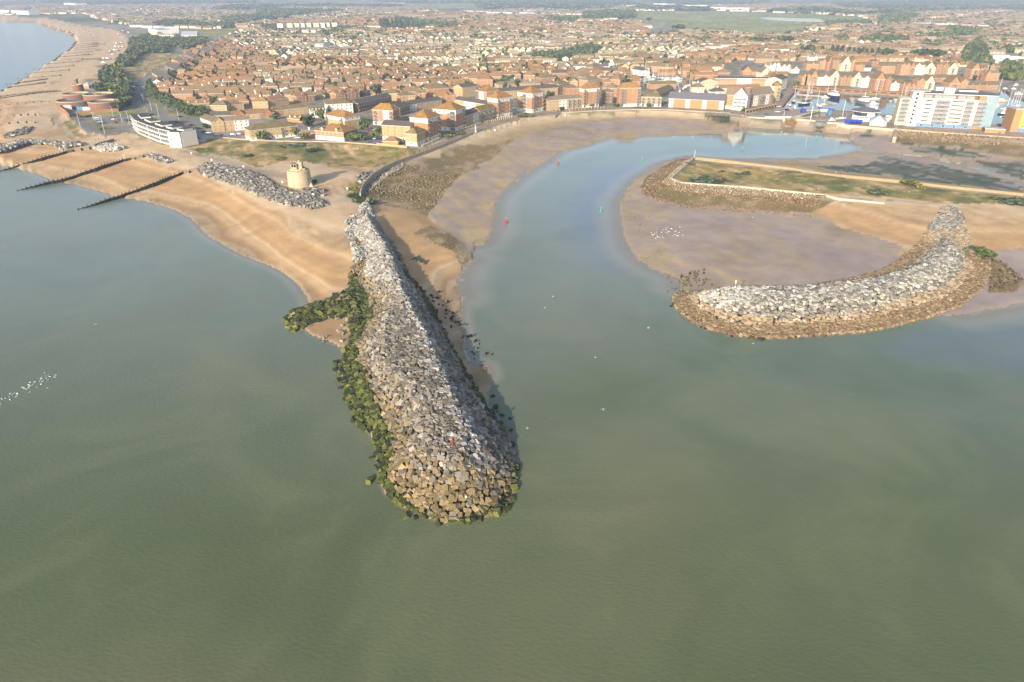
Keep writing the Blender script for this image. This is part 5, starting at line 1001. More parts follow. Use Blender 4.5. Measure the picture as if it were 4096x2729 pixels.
lowpair('d',1060,1118,840,730,'rust','narrow brick pair beside the middle orange gable',gabs=((.5,6),)); lowpair('d',1120,1245,835,770,'white','low white and brick houses right of the middle gables',gabs=((.25,5),))
lowpair('d',1250,1350,850,790,'brick','low brick houses with white gables left of the glass roofed flats',roof='r_rust'); lowpair('d',1352,1430,838,745,'tan','brick pair left of the last cream gable on the harbour front',gabs=((.5,6),)); gabled('d',1432,1518,830,760,694,'cream','cream','last tall cream gabled house, above the white apartment block')
gabled('d',1648,1750,850,770,702,'brick','brick','orange gabled house showing just above the white apartment block'); lowpair('d',1752,1825,830,750,'tan','narrow tan gabled house above the white apartment block',gabs=((.5,6),))
lowpair('d',465,540,640,565,'tan','brick pair left of the back row orange gable',gabs=((.5,6),)); gabled('d',540,582,645,575,518,'brick','brick','slim orange gabled house in the back row'); lowpair('d',584,660,650,560,'rust','brick house with white balconies in the back row',gabs=((.5,5),)); gabled('d',662,752,655,585,516,'cream','cream','cream gabled house in the back row by the poplars'); lowpair('d',754,800,655,560,'tan','narrow brick house at the end of the first back row',gabs=((.5,5),))
lowpair('d',350,462,645,590,'tan','tan terrace with one small gable in the back row',gabs=((.5,5),)); lowpair('d',800,880,660,600,'brick','small orange house beside a white cottage in the back row',gabs=((.6,5),)); lowpair('d',882,945,655,625,'white','white cottage with a grey roof in the back row',roof='r_grey',gabs=())
lowpair('d',1205,1288,695,600,'tan','brick pair left of the second back row orange gable',gabs=((.3,5),(.75,5))); gabled('d',1290,1338,695,620,568,'brick','brick','tall orange gable in the middle of the back row'); lowpair('d',1340,1425,690,600,'white','white and brick house right of the middle back row gable',gabs=((.3,5),)); gabled('d',1430,1530,685,625,572,'cream','cream','cream gable right of centre in the back row'); lowpair('d',1532,1645,685,600,'rust','brick pair between two cream gables in the back row'); gabled('d',1648,1735,685,625,575,'cream','cream','last cream gable in the back row')
gabled('d',1850,1930,728,640,575,'brick','brick','big orange gabled house standing alone at the right'); lowpair('d',1932,1998,728,630,'rust','brick house joined to the lone orange gable',gabs=((.5,5),)); lowpair('d',1998,2115,745,680,'brick','white gabled brick house at the far right of the back row',gabs=((.15,6),),roof='r_tan')
lowpair('d',1810,2110,830,790,'rust','long low house with three white gables behind the apartment block',gabs=((.2,5),(.4,5),(.62,5)),roof='r_olive')
lowpair('d',30,105,655,600,'white','white house pair with dark roofs left of the harbour row'); lowpair('d',110,215,655,615,'white','white and purple gabled house left of the harbour row'); lowpair('d',215,285,675,640,'white','small white gabled house left of the harbour row',gabs=((.5,7),)); lowpair('d',20,170,735,690,'buff','orange roofed buff house above the quay ramp',roof='r_orange',gabs=((.3,6),)); lowpair('d',950,1015,615,570,'rust','red house with a steep gable below the poplars',gabs=((.6,6),))
lowpair('d',1030,1200,680,610,'tan','brown terrace behind the middle harbour gables',gabs=()); lowpair('d',1510,1650,760,720,'rust','brown roofed terrace with white dormers behind the apartment block',gabs=((.4,4),))
# brick podium wall along the harbour
mb = MB(); A, B = G('d',230,815,6), G('d',1360,885,6); v = B-A; L = v.length; mb.box(0, L, 0, 5, 0, 2.6, M_['rust'], mat('podium_paving','#a07a5c',.9,.1,.3)); 
for i in range(14): mb.box(L*(i+.5)/14-3, L*(i+.5)/14+3, -.05, 0, .9, 1.7, DRK)
tag(mb.obj('podium_wall', loc=tuple(A), rz=math.atan2(v.y, v.x)), 'brick garage podium with dark vents along the harbour basin', 'wall')
# arched arcade wall by the parked cars
mb = MB(); A, B = G(5,925,830,6), G(5,1330,745,6); v = B-A; L = v.length; mb.box(0, L, 0, .8, 0, 3.4, M_['tan'])
for i in range(10):
    x = L*(i+.5)/10; mb.box(x-1.5, x+1.5, -.03, 0, .3, 2.2, DRK); mb.prism([(x-1.5,-.03),(x+1.5,-.03),(x+1.5,0),(x-1.5,0)], 2.2, 2.6, TRIM)
tag(mb.obj('arcade_wall', loc=tuple(A), rz=math.atan2(v.y, v.x)), 'brick wall with a row of dark arches above the parked cars', 'wall')
# ---- the white eight storey apartment block
A, B = G(6,1050,886,6), G(6,1690,919,6); v = B-A; L = v.length; rz = math.atan2(v.y, v.x); H8 = top_z(6, B, 585)-6; S8 = H8/7
root = empty('apartment_block', tuple(A), rz, 'big white apartment block with brown top floor and glazed right corner', 'apartment block'); D8 = 17; occupy(A.x, A.y, math.cos(rz), math.sin(rz), L+14, D8+16, 3)
mb = MB(); mb.box(0, L, 0, D8, -.5, S8*.9, M_['blue']); mb.box(0, L, -.05, D8, S8*.9, H8, M_['white']); mb.box(.6, L-.6, 1.0, D8-1, H8, H8+S8*1.05, M_['brown']); mb.obj('wall', root)
mb = MB(); mb.box(-1.0, L+12, -.6, D8+.6, H8+S8*1.05, H8+S8*1.05+.5, TRIM, M_['r_slate']); mb.box(L*.38, L*.56, 4, 10, H8+S8*1.05+.5, H8+S8*1.05+4.2, M_['white'], M_['white']); mb.obj('roof', root)
mb = MB(); mb.box(-7.5, 0, -.6, 9, -.5, H8+S8*1.6, M_['white']); mb.obj('stair_tower', root)
mb = MB(); mb.box(-9.5, 4, -2.2, 11, H8+S8*1.6, H8+S8*1.6+.5, mat('tower_roof','#b8b2aa',.8,.05,.3)); mb.obj('tower_roof', root)
mb = MB(); mb.box(L, L+10, .3, D8, -.5, H8+S8, M_['tan']); mb.obj('wall_panel', root)
mb = MB(); mb.box(L+4.5, L+12.5, -.6, D8+1, S8*.5, H8+S8, GLT); mb.obj('glazed_corner', root)
ls = MB(); ls.box(-15, -7.5, 2, 16, -.5, H8-1, M_['cream']); ls.obj('rear_wing', root)
slot = MB(); slot.box(-.75, .75, -.04, 0, 0, 1.6, DRK); SL = slot.mesh('slot_window')
for s in range(8): link('slot_window', SL, root, (-4.2, -.62, 2+s*S8*1.0))
ww = MB(); ww.box(-2.4, 2.4, -.06, 0, 0, 1.0, M_['brown']); ww.face([(-1.0,-.07,.05),(.2,-.07,.05),(.2,-.07,.95),(-1.0,-.07,.95)], GLASS); ww.face([(1.2,-.07,.05),(2.0,-.07,.05),(2.0,-.07,.95),(1.2,-.07,.95)], GLASS); WWM = ww.mesh('window_band')
gp = MB(); gp.box(-2.4, 2.4, -.05, 0, 0, S8*.8, mat('pale_glass','#8b9090',.15,.1,.3,spec=.6)); 
for x in np.linspace(-2.4, 2.4, 6): gp.box(x-.05, x+.05, -.08, -.05, 0, S8*.8, TRIM)
GPM = gp.mesh('glazing')
for s in range(1, 7):
    for fx_ in (.13, .6, .7): link('window_band', WWM, root, (L*fx_, -.06, s*S8+.9))
    for fx_ in (.33, .44, .86): link('glazing', GPM, root, (L*fx_, -.06, s*S8+.15)); link('balcony', BALW, root, (L*fx_, -.12, s*S8+.05))
    link('balcony', BALW, root, (L+3.2, .25, s*S8+.05)); link('glazing', GPM, root, (L+2.8, .27, s*S8+.15)); link('balcony', BALW, root, (-11, 1.9, s*S8+.05)); link('glazing', GPM, root, (-11, 1.98, s*S8+.15))
for fx_ in (.1, .28, .42, .52, .7, .85): link('glazing', GPM, root, (L*fx_, .96, H8+.1))
for fx_ in (.1, .3, .5, .7, .9): link('patio_door', DOORW, root, (L*fx_, -.04, .1))
rb = empty('apartment_block', tuple(A+Vector((math.cos(rz)*L*.35-math.sin(rz)*30, math.sin(rz)*L*.35+math.cos(rz)*30, 0))), rz, 'rear apartment block with blue glass balconies behind the white block', 'apartment block')
mb = MB(); mb.box(0, L*.85, 0, 14, -.5, H8, M_['white']); mb.obj('wall', rb); mb = MB(); mb.box(-1, L*.87, -1, 15, H8, H8+.4, TRIM, M_['r_slate']); mb.box(L*.02, L*.3, 2, 10, H8+.4, H8+4.5, M_['white'], M_['white']); mb.box(L*.45, L*.8, 1, 10, H8+.4, H8+3.4, M_['white'], M_['r_slate']); mb.obj('roof', rb); mb = MB(); mb.box(L*.05, L*.45, -1.4, -.05, H8*.75, H8+1.2, GLT); mb.obj('glass_screen', rb)
# yellow block at the right edge
A, B = G(6,2225,952,6), G(6,2420,985,6); root = block(A, B, top_z(6, A, 660)-6, 16, 'yellow', 'r_pale', rk='flat', base='blue', label='yellow apartment block at the right edge of the photo', wgap=5, side=False)
A2 = G(6,2140,950,6); mb = MB(); dxy = (A-A2); 
root2 = block(A2, A, top_z(6, A2, 690)-6, 14, 'tan', 'r_pale', rk='flat', balc=(.5,), win=False, label='shaded balcony wing joined to the yellow block')
# harbour office with octagonal roof, hall with pyramid roof, low white shed, grey covered shed
c = G(6,455,800,6); t = empty('harbour_office', tuple(c), 0, 'white two storey harbour office with an eight sided grey roof', 'office'); mb = MB(); mb.lathe([(10.5,-.4),(10.5,3.2),(9.2,3.2),(9.2,6.4)], M_['white'], 8, mf=[M_['white'],M_['white'],GLASS]); mb.obj('wall', t); mb = MB(); mb.lathe([(11.8,6.4),(11.8,6.8),(.01,10)], M_['r_slate'], 8, mf=[TRIM, M_['r_slate']]); mb.obj('roof', t); mb = MB(); mb.box(-3,3,-10.4,-9.2,3.2,6.2,M_['white']); mb.obj('wall_panel', t); mb = MB(); mb.box(-12,14,-14,-10,0,3.0,M_['white'],M_['r_pale']); mb.obj('annexe', t); occupy(c.x-12, c.y-12, 1, 0, 24, 24)
blk(6,(515,875),(700,888),832,15,'white','r_pale',rk='hip',rh=4.6,gab=((.5,9,'white'),),win=False,label='white hall with a pale grey pyramid roof beside the blue lorry',cat='hall',name='harbour_hall')
blk(6,(700,800),(858,822),762,8,'cream','r_pale',rk='flat',win=False,label='low cream shed behind the hall on the quay',cat='shed',name='quay_shed')
blk(6,(1850,960),(2085,975),915,9,'tan','r_pale',rk='flat',win=False,label='low pale roofed shed between the white and yellow blocks',cat='shed',name='quay_shed')
# ---- curved white flats by the beach
arc = [(1482,585),(1540,652),(1655,702),(1785,752),(1905,782),(2035,805)]; tp = [480,520,556,600,632,660]
P = W(1, arc); root = empty('curved_flats', tuple(P[0]), 0, 'white curved beach flats stepping down with dark flat roofs', 'flats')
for i in range(5):
    a, b = P[i], P[i+1]; v = b-a; L = v.length; rz = math.atan2(v.y, v.x); o = a-P[0]; occupy(a.x, a.y, math.cos(rz), math.sin(rz), L, 13)
    mb = MB(); mb.box(0, L+.4, 1.2, 13, -.5, 9.2, M_['white']); w_ = mb.obj('wall', root, tuple(o), rz); mb = MB(); mb.box(-.2, L+.2, .2, 13.2, 9.2, 9.6, TRIM, M_['r_dark']); mb.box(L*.3, L*.9, 5, 12, 9.6, 10.6, M_['white'], M_['r_dark']); mb.obj('roof', root, tuple(o), rz)
    for s in range(3):
        mb = MB(); mb.box(-.1, L+.1, .1, 1.2, s*3.0-.25, s*3.0+.6, M_['white']); mb.obj('balcony', root, tuple(o), rz)
        mb = MB(); mb.face([(.6,1.17,s*3+.6),(L-.6,1.17,s*3+.6),(L-.6,1.17,s*3+2.7),(.6,1.17,s*3+2.7)], GLASS)
        for x in np.linspace(.6, L-.6, 7): mb.box(x-.12, x+.12, 1.1, 1.16, s*3+.6, s*3+2.7, TRIM)
        mb.obj('window', root, tuple(o), rz)
A, B = G(1,2038,806), G(1,2190,752); block(A, B, 9.2, 9, 'white', 'r_dark', rk='flat', label='plain white end wall block of the curved beach flats', cat='flats', name='curved_flats', wgap=6)
# ---- round brick pumping station
BR = mat('works_brick','#80604f',.9,.12,.5); CPG = mat('cream_coping','#b8a07a',.9,.08,1); RFS = mat('grey_roof_felt','#6b6e70',.9,.12,.3)
c0 = G('p',1700,560,6); t = empty('pumping_station', tuple(c0), 0, 'round red brick works of stepped drums with cream copings', 'works')
occupy(c0.x-35, c0.y-5, 1, 0, 75, 60)
def drum(k, cx, cy, rx_px, h, z0=0, lb='drum'):
    p = G('p', cx, cy, 6); r = (G('p', cx+rx_px, cy, 6)-p).length; o = p-c0; d_ = MB(); d_.lathe([(r,z0-.3),(r,z0+h-.6)], BR, 40, (o.x, o.y)); d_.obj('drum_wall', t)
    d_ = MB(); d_.lathe([(r+.12,z0+h-.6),(r+.12,z0+h),(r-.7,z0+h),(r-.7,z0+h-1.6)], CPG, 40, (o.x, o.y)); d_.obj('coping', t); d_ = MB(); d_.lathe([(r-.7,z0+h-1.5),(.01,z0+h-1.4)], RFS, 40, (o.x, o.y)); d_.obj('roof', t)
drum('p',1460,460,330,6.5); drum('p',1990,520,265,8.0); drum('p',1470,400,230,9.5); drum('p',1900,420,260,10.0); drum('p',1530,330,95,14.5); drum('p',2030,400,180,9.0); drum('p',1520,300,34,18.5)
mb = MB(); p = G('p',1430,490,6)-c0; mb.box(p.x-4, p.x+3, p.y-11, p.y-10.5, 0, 4.6, mat('roller_door','#b3aa9b',.8,.08,1)); mb.obj('door', t)
wallstrip('yard_wall', W('p', [(1450,595),(2230,545),(2260,450)], 6), .8, 5.5, 8.6, M_['rust'], 'brick yard wall in front of the round brick works')
wallstrip('yard_wall', W('p', [(1085,470),(1240,590),(1310,660)], 6), .8, 5.5, 9.5, M_['rust'], 'short sloping brick wall left of the round works')
mb = MB(); mb.box(-9, 9, -2, 2, 0, 3.4, M_['white'], M_['white']); tag(mb.obj('site_cabin', loc=tuple(G('p',1740,545,6)), rz=R(-22)), 'long white cabin parked in the yard of the round brick works', 'cabin')
blk('p',(1545,110),(1680,115),55,9,'tan','r_pale',rk='hip',rh=2.6,win=False,label='small pavilion with a pale pyramid roof beyond the round works',cat='pavilion',name='pavilion')
blk('a',(1110,835),(1190,840),805,9,'tan','r_pale',rk='hip',rh=2.2,win=False,label='small pale roofed kiosk among trees by the main road',cat='kiosk',name='kiosk')
# ---- far landmarks
for k, a, b, yt, D, w, r, kk, rh, st2, lb in (
 ('a',(1375,330),(1460,350),262,30,'white','r_pale','flat',1,4,'white college block behind the coastal wood'),
 ('a',(1465,362),(1605,360),322,18,'cream','r_dark','flat',1,2,'cream lower wing in front of the white college block'),
 ('a',(1395,352),(1455,356),296,12,'cream','r_dark','flat',1,3,'square cream tower wing of the college'),
 ('a',(1470,312),(1650,306),250,20,'white','r_pale','flat',1,4,'long white rear wing of the college'),
 ('a',(1670,358),(1815,356),326,30,'cream','r_pale','gable',7,2,'pale hall with a broad curved metal roof beside the college'),
 ('b',(530,340),(700,345),336,20,'white','r_pale','flat',1,2,'flat white building at the near edge of the green field')):
    blk(k,a,b,yt,D,w,r,rk=kk,rh=rh,st=st2,label=lb,cat='college building' if 'college' in lb else 'building',name='college_building',maxwin=20)
for i, x in enumerate((200,290,350,400,460,530,585,630,700)):
    blk('b',(x,285-i*1.5),(x+52,285-i*1.5),218-i*1.0,22,'cream' if i % 3 else 'white','r_grey',rk='flat',st=6,label=('pale six storey flats beyond the green field, '+('first','second','third','fourth','fifth','sixth','seventh','eighth','last')[i]+' from the left'),group='pale flats beyond the green field',maxwin=18)
HB_ = [('a',(1400+0,690),(1560,778),662,12),('a',(1520,640),(1640,690),595,12),('a',(1610,590),(1720,640),545,12),('a',(1700,530),(1800,580),488,12),('a',(1840,490),(1930,530),450,12),('a',(1900,440),(1985,475),400,12),('a',(2020,380),(2090,420),345,12),('a',(2110,345),(2190,375),318,12)]
for i, (k, a, b, yt, D) in enumerate(HB_):
    blk(k,a,(a[0]+ (b[0]-a[0])*.85, b[1]-8),yt+10,D,'brick' if i % 2 == 0 else 'brown','r_grey',rk='gable',rh=5.0,st=3,label=('tall brick end house of the road-side row, '+('nearest','second','third','fourth','fifth','sixth','seventh','farthest')[i]+' along the main road'),cat='house',name='house',group='tall houses along the main road',maxwin=10)
SHED = []
for k, a, b, yt, D, w, r, lb in (('b',(1230,160),(1460,165),146,60,'white','r_pale','large white retail shed left of the tall blue gas frame'),('b',(870,225),(1140,232),212,40,'blue','r_dark','long dark blue shed by the poplar trees'),('b',(1460,180),(1780,178),158,50,'rust','r_red','long red roofed retail shed'),('b',(1850,135),(1940,136),122,40,'white','r_pale','white arched store among far sheds'),('b',(2120,135),(2350,140),112,60,'white','r_pale','long white warehouse at the far industrial estate'),
 ('c',(0,135),(130,135),115,60,'white','r_pale','white warehouse at the left of the far estate'),('c',(190,160),(310,160),142,50,'white','r_pale','pale shed in the middle of the far estate'),('c',(210,115),(320,112),98,60,'cream','r_pale','pale roofed shed behind the far estate'),('c',(560,150),(760,150),128,60,'cream','r_pale','pale shed beside the dark wood'),('c',(1300,45),(1430,48),32,70,'white','r_pale','white block on the far side of the marsh'),('c',(1580,70),(1790,72),48,80,'white','r_pale','long white factory beyond the marsh'),('c',(1820,100),(1990,102),68,80,'white','r_pale','white factory beyond the marsh with a stepped roof'),('c',(1980,104),(2180,104),72,80,'white','r_pale','boxy white factory nearest the marsh edge'),
 ('d',(2060,560),(2210,562),508,18,'white','r_pale','white works shed with a pale roof at the far right'),('d',(2210,575),(2400,585),520,18,'white','r_pale','brightest white works shed at the right edge'),('d',(2010,580),(2120,582),560,6,'cream','r_tan','low tan wall shed before the white works'),('d',(2290,680),(2400,690),632,14,'white','r_pale','white house by the trees at the right edge'),('d',(1300,235),(1500,240),210,30,'white','r_pale','long white school block on the right skyline'),('d',(1530,250),(1740,252),218,30,'cream','r_pale','cream school block on the right skyline'),('d',(1760,255),(2020,262),228,30,'white','r_pale','low white terraced block on the right skyline'),('d',(0,505),(190,500),455,12,'white','r_rust','white banded flats with a red roof by the marsh'),
 ('b',(440,430),(610,440),392,20,'cream','r_tan','shops block with a flat tan roof in the white estate'),('b',(540,445),(620,448),412,14,'white','r_pale','small white shop with a red brick end'),('a',(0,130),(90,132),92,40,'white','r_pale','white seafront hotel block at the far left'),('a',(80,130),(270,138),96,40,'white','r_pale','long white seafront terrace at the far left'),('a',(590,55),(700,60),28,60,'white','r_pale','large white building above the far beach'),('c',(1100,70),(1330,66),50,50,'cream','r_pale','thin pale shed at the far edge of the marsh'),('b',(210,85),(500,82),72,70,'cream','r_pale','very long pale shed at the skyline'),('b',(540,78),(700,76),66,70,'cream','r_pale','pale shed at the skyline by trees')):
    blk(k,a,b,yt,D,w,r,rk='flat' if D > 25 or 'white w' in lb else 'gable',rh=2.5,label=lb,cat='shed' if 'shed' in lb or 'ware' in lb or 'factory' in lb else 'building',name='distant_shed' if 'shed' in lb else 'distant_building',win=False)
# ================================================================== THE TOWN BEHIND: rows of houses, trees
WOODS = [  # survey letter, outline, spacing, crown size, height, pine-dark share
 ('a',[(1060,620),(1100,560),(1200,480),(1200,380),(1380,335),(1500,370),(1900,365),(1910,400),(1700,465),(1690,440),(1540,430),(1560,490),(1320,490),(1230,570),(1200,620)],7.5,6.5,7),
 ('a',[(920,700),(960,650),(1060,640),(1130,690),(1190,790),(1210,940),(1100,900),(1000,850),(880,830),(960,790)],6,6,7),
 (1,[(1340,140),(1440,160),(1470,330),(1340,410),(1330,250),(1200,140)],5.5,6,7),
 (1,[(1655,150),(1670,80),(1720,170),(1760,230),(1900,270),(2000,320),(2100,380),(2290,400),(2290,475),(2060,450),(1950,390),(1800,310),(1670,220)],4.6,4.6,4.5),
 ('b',[(640,325),(700,275),(920,258),(930,275),(800,295),(660,340)],9,8,7),('b',[(70,250),(200,240),(230,300),(90,290)],9,8,8),
 ('b',[(1290,170),(1480,190),(1730,235),(1840,225),(1850,265),(1740,262),(1290,258)],10,9,9),
 ('c',[(655,190),(665,135),(900,112),(1125,112),(1135,165),(700,195)],15,13,12),('c',[(330,210),(340,165),(480,175),(600,170),(600,195),(480,210)],12,10,9),
 ('d',[(1000,230),(1020,175),(1200,142),(1390,150),(1300,195),(1280,225)],14,12,11),('d',[(1330,335),(1600,335),(1660,260),(1910,285),(1910,355),(1560,365)],10,9,9),
 ('d',[(1800,605),(1800,510),(1870,420),(1930,395),(1975,470),(2000,570),(2050,640),(1900,620)],7,7.5,11),('d',[(500,238),(560,205),(940,198),(940,235)],14,11,8),
 ('d',[(2130,720),(2170,600),(2230,640),(2350,660),(2350,740),(2220,750)],7,7,9),('d',[(2080,490),(2150,440),(2300,450),(2230,490)],9,8,7),('d',[(800,400),(950,340),(1280,360),(1280,410),(1000,400)],11,9,8),
 ('d',[(590,370),(700,340),(720,380),(620,400)],9,8,8),('a',[(2040,200),(2040,170),(2354,150),(2354,200),(2120,250)],12,10,9),('a',[(1410,230),(1520,195),(1720,200),(1930,230),(2130,240),(2130,260),(1420,255)],12,10,8),('b',[(0,200),(20,90),(400,95),(800,110),(420,150),(130,190)],20,15,11),
 ('c',[(180,520),(320,520),(480,500),(700,430),(810,450),(810,490),(640,540),(400,565),(150,560)],8,8,8)]
FARW = [('c',[(-300,85),(-300,0),(700,-12),(1080,0),(1120,50),(880,70),(600,105),(300,90)]),('c',[(1100,90),(1120,55),(1800,85),(1900,100),(1300,98)]),('c',[(1250,-5),(2354,-10),(2354,20),(1850,50),(1300,25)]),('d',[(-30,110),(400,72),(900,132),(1100,110),(1700,90),(2454,55),(2454,108),(2100,95),(1500,112),(900,150)]),('d',[(600,40),(2500,-12),(2500,45),(1700,70),(1100,100),(700,80)]),
 ('b',[(-400,95),(-200,60),(300,50),(1000,55),(1400,60),(1250,75),(200,72),(-100,110)]),('b',[(1000,-10),(2354,-12),(2354,28),(1300,32)]),('a',[(300,20),(1000,-10),(2354,-12),(2354,40),(1500,30),(800,45)])]
FIELDS = GRASS + MARSH + ROAD + PATH + PROM + YARD + BEACH + HEATH + QUAYLAND + list(BASINS.values()) + [POND] + [W(w[0], w[1]) for w in WOODS]
def blocked(x, y):
    m = np.zeros(x.shape, bool)
    for P in FIELDS: m |= inpoly(P, x, y)
    return m | inpoly(SEA, x, y)
WALLC = {'brick':'#b3885c','rust':'#a07b58','buff':'#c4a97f','cream':'#dccfae','white':'#e2ddd2','tan':'#bba07e'}
ROOFC = {'r_brown':'#806a4c','r_rust':'#93704c','r_tan':'#95876d','r_grey':'#716a60','r_olive':'#837654','r_red':'#9a755a'}
DIST = [  # outline, row spacing, unit width, angle deg, wall mix, roof mix, terrace share, storeys, district phrase
 ('V',[(395,232),(345,205),(352,190),(372,160),(430,120),(500,96),(560,118),(640,140),(800,134),(1000,166),(1200,148),(1400,178),(1470,205),(1250,202),(1100,212),(1000,232),(850,226),(700,238),(640,232),(500,262),(440,262)],17,8.6,4,{'brick':5,'rust':4,'buff':1.5,'white':.8},{'r_brown':4,'r_rust':4,'r_tan':1},.35,2,'the red roofed estate'),
 ('V',[(500,96),(545,72),(640,66),(900,80),(1100,72),(1500,88),(1640,112),(1500,150),(1400,176),(1200,146),(1000,164),(800,132),(640,138),(560,116)],19,9.5,-3,{'white':4,'cream':4,'buff':2,'tan':1},{'r_tan':5,'r_brown':3,'r_grey':1},.45,2,'the pale walled estate'),
 ('V',[(1250,206),(1470,206),(1440,170),(1520,150),(1640,118),(1760,110),(2353,150),(2353,178),(2110,145),(1700,140),(1640,150),(1620,185),(1500,190),(1480,205)],16,9,2,{'brick':4,'tan':3,'cream':2,'white':1.5},{'r_brown':4,'r_rust':4,'r_tan':2},.5,2,'the inner basin quarter'),
 ('V',[(1500,88),(1560,74),(1680,72),(1850,82),(2000,62),(2353,25),(2600,30),(2600,150),(2353,150),(1760,108),(1640,112)],20,9,-2,{'tan':4,'cream':3,'brick':3,'white':2.5},{'r_brown':4,'r_tan':4,'r_red':2},.75,2,'the right skyline terraces'),
 ('V',[(560,68),(640,46),(1000,28),(1450,44),(1500,86),(1100,70),(900,78)],22,10,3,{'cream':3,'tan':3,'white':3,'brick':2},{'r_brown':4,'r_rust':3,'r_tan':2},.7,2,'the far houses'),
 ('V',[(-400,40),(-400,8),(900,2),(1000,26),(640,44),(560,66),(480,78),(440,66),(300,64),(270,58),(180,32)],27,11,-8,{'tan':3,'cream':3,'white':3,'brick':1},{'r_brown':3,'r_tan':3,'r_grey':4},.8,2,'the far seaside town'),
 ('V',[(1560,14),(2700,0),(2700,60),(2353,22),(2000,58),(1850,76),(1800,40)],26,11,5,{'cream':3,'white':3,'tan':3},{'r_tan':3,'r_rust':3,'r_brown':2},.6,2,'the far right suburb'),
 ('V',[(1060,28),(1470,10),(1560,22),(1450,42)],26,12,0,{'cream':3,'white':4,'tan':2},{'r_tan':3,'r_grey':3},.6,2,'the far estate')]
def wpick(d):
    k = list(d); return rnd.choices(k, [d[i] for i in k])[0]
SPEC = []; STREET_TREES = []
for k, out, sp, uw, ang, wm, rm, terr, st, phr in DIST:
    P = W(k, out); A0 = R(ang); px = np.array([p.x for p in P]); py = np.array([p.y for p in P]); cx, cy = px.mean(), py.mean(); ca, sa = math.cos(A0), math.sin(A0)
    u = (px-cx)*ca+(py-cy)*sa; v = -(px-cx)*sa+(py-cy)*ca
    rows = np.arange(v.min(), v.max(), sp); cand = []
    for ri, rv in enumerate(rows):
        uu = u.min()+rnd.uniform(0, 10); run = 0; rw = rnd.choice(list(wm)); rr = wpick(rm)
        while uu < u.max():
            if run <= 0:
                run = rnd.randint(4, 11); ter = rnd.random() < terr; rw = wpick(wm); rr = wpick(rm); turn = rnd.random() < (.5 if 'pale' in phr else .2); dj = rnd.uniform(-2, 2); uu += rnd.uniform(3, 9)
            w = uw*rnd.uniform(.85, 1.15)*(1.0 if not ter else rnd.choice((1.6, 2.4, 3.2))); cand.append((uu, rv+dj+rnd.uniform(-.8, .8), w, ter, wpick(wm) if rnd.random() < .35 else rw, rr if rnd.random() < .8 else wpick(rm), turn and not ter, run)); uu += w+(rnd.uniform(2, 4) if not ter else rnd.choice((0.6, 3.5))); run -= 1 if not ter else 2
    cu = np.array([c[0] for c in cand]); cv = np.array([c[1] for c in cand])
    warp = (vnoise(cu, cv*0, 260, 7, 2)-.5)*70; rot = np.arctan(np.gradient(warp)/np.maximum(1, np.abs(np.gradient(cu)))).clip(-.35, .35)*0
    # streets bend: the angle follows a slow wave
    X = cx+cu*ca-(cv+warp)*sa; Y = cy+cu*sa+(cv+warp)*ca
    wp2 = (vnoise(cu+3, cv*0, 260, 7, 2)-.5)*70; th = A0+np.arctan2(wp2-warp, 3.0)
    ok = inpoly(P, X, Y) & ~blocked(X, Y) & (np.hypot(X, Y) < 5200)
    for i in np.nonzero(ok)[0]:
        _, _, w, ter, wl_, rf, turn, run = cand[i]
        if rnd.random() < .11: STREET_TREES.append((X[i]+w/2, Y[i])); continue
        SPEC.append((X[i], Y[i], th[i], w, 8.2*rnd.uniform(.9, 1.1) if not ter else 8.0, (5.3 if rnd.random() < .82 else 2.9)*rnd.uniform(.95, 1.08), wl_, rf, turn, ter, phr))
        if rnd.random() < .8: STREET_TREES.append((X[i]+rnd.uniform(-2, w), Y[i]+rnd.uniform(9, sp-1)))
SPEC.sort(key=lambda s: math.hypot(s[0], s[1]))
fin = []
for s_ in SPEC:
    ux, uy = math.cos(s_[2]), math.sin(s_[2])
    if is_free(s_[0], s_[1], ux, uy, s_[3], s_[4]): fin.append(s_); occupy(s_[0], s_[1], ux, uy, s_[3], s_[4], 0.2)
SPEC = fin
vis = [s_ for s_ in SPEC if abs(s_[0]/max(1, s_[1])) < .86]
NB_MADE = sum(1 for o in COL.objects if o.type == 'EMPTY' and o.get('category') in ('house','terrace','town house'))
NIND = max(60, 300-NB_MADE); near = set(id(s_) for s_ in vis[:NIND])
WN = {'brick':'orange brick','rust':'red brick','buff':'buff brick','cream':'cream','white':'white','tan':'tan brick'}; RN = {'r_brown':'brown','r_rust':'rusty','r_tan':'tan','r_grey':'grey','r_olive':'olive','r_red':'red'}
for s_ in vis[:NIND]:
    x, y, th, w, d, h, wl_, rf, turn, ter, phr = s_; px = 1176.5+ (x/(y*CP+98*SP))*FOC/1.7408
    third = 'left' if px < 700 else ('middle' if px < 1250 else 'right'); dep_ = math.hypot(x, y); dd = 'front rows' if dep_ < 680 else ('middle rows' if dep_ < 760 else 'back rows')
    kind_ = ('long terrace' if w > 20 else 'terrace') if ter else ('gable house' if turn else ('bungalow' if h < 4 else 'house')); lbl = f"{WN[wl_]} {kind_}, {RN[rf]} roof, {dd} of {phr[4:] if phr.startswith('the ') else phr}"
    A = Vector((x, y, 6)); B = A+Vector((math.cos(th)*w, math.sin(th)*w, 0)); rk = 'front' if turn else rnd.choice(('gable','gable','gable','hip'))
    gab = ((rnd.choice((.25,.75)), min(4.5, w*.4), wl_),) if (rk == 'gable' and rnd.random() < .35 and h > 4) else ()
    block(A, B, h, d, wl_, rf, rk=rk, rh=rnd.uniform(2.8, 3.6), label=lbl, cat='house', name='terrace' if ter else 'house', group='houses of '+phr, gab=gab, wgap=3.0, maxwin=10, chim=1 if rnd.random() < .25 else 0, side=dep_ < 720)
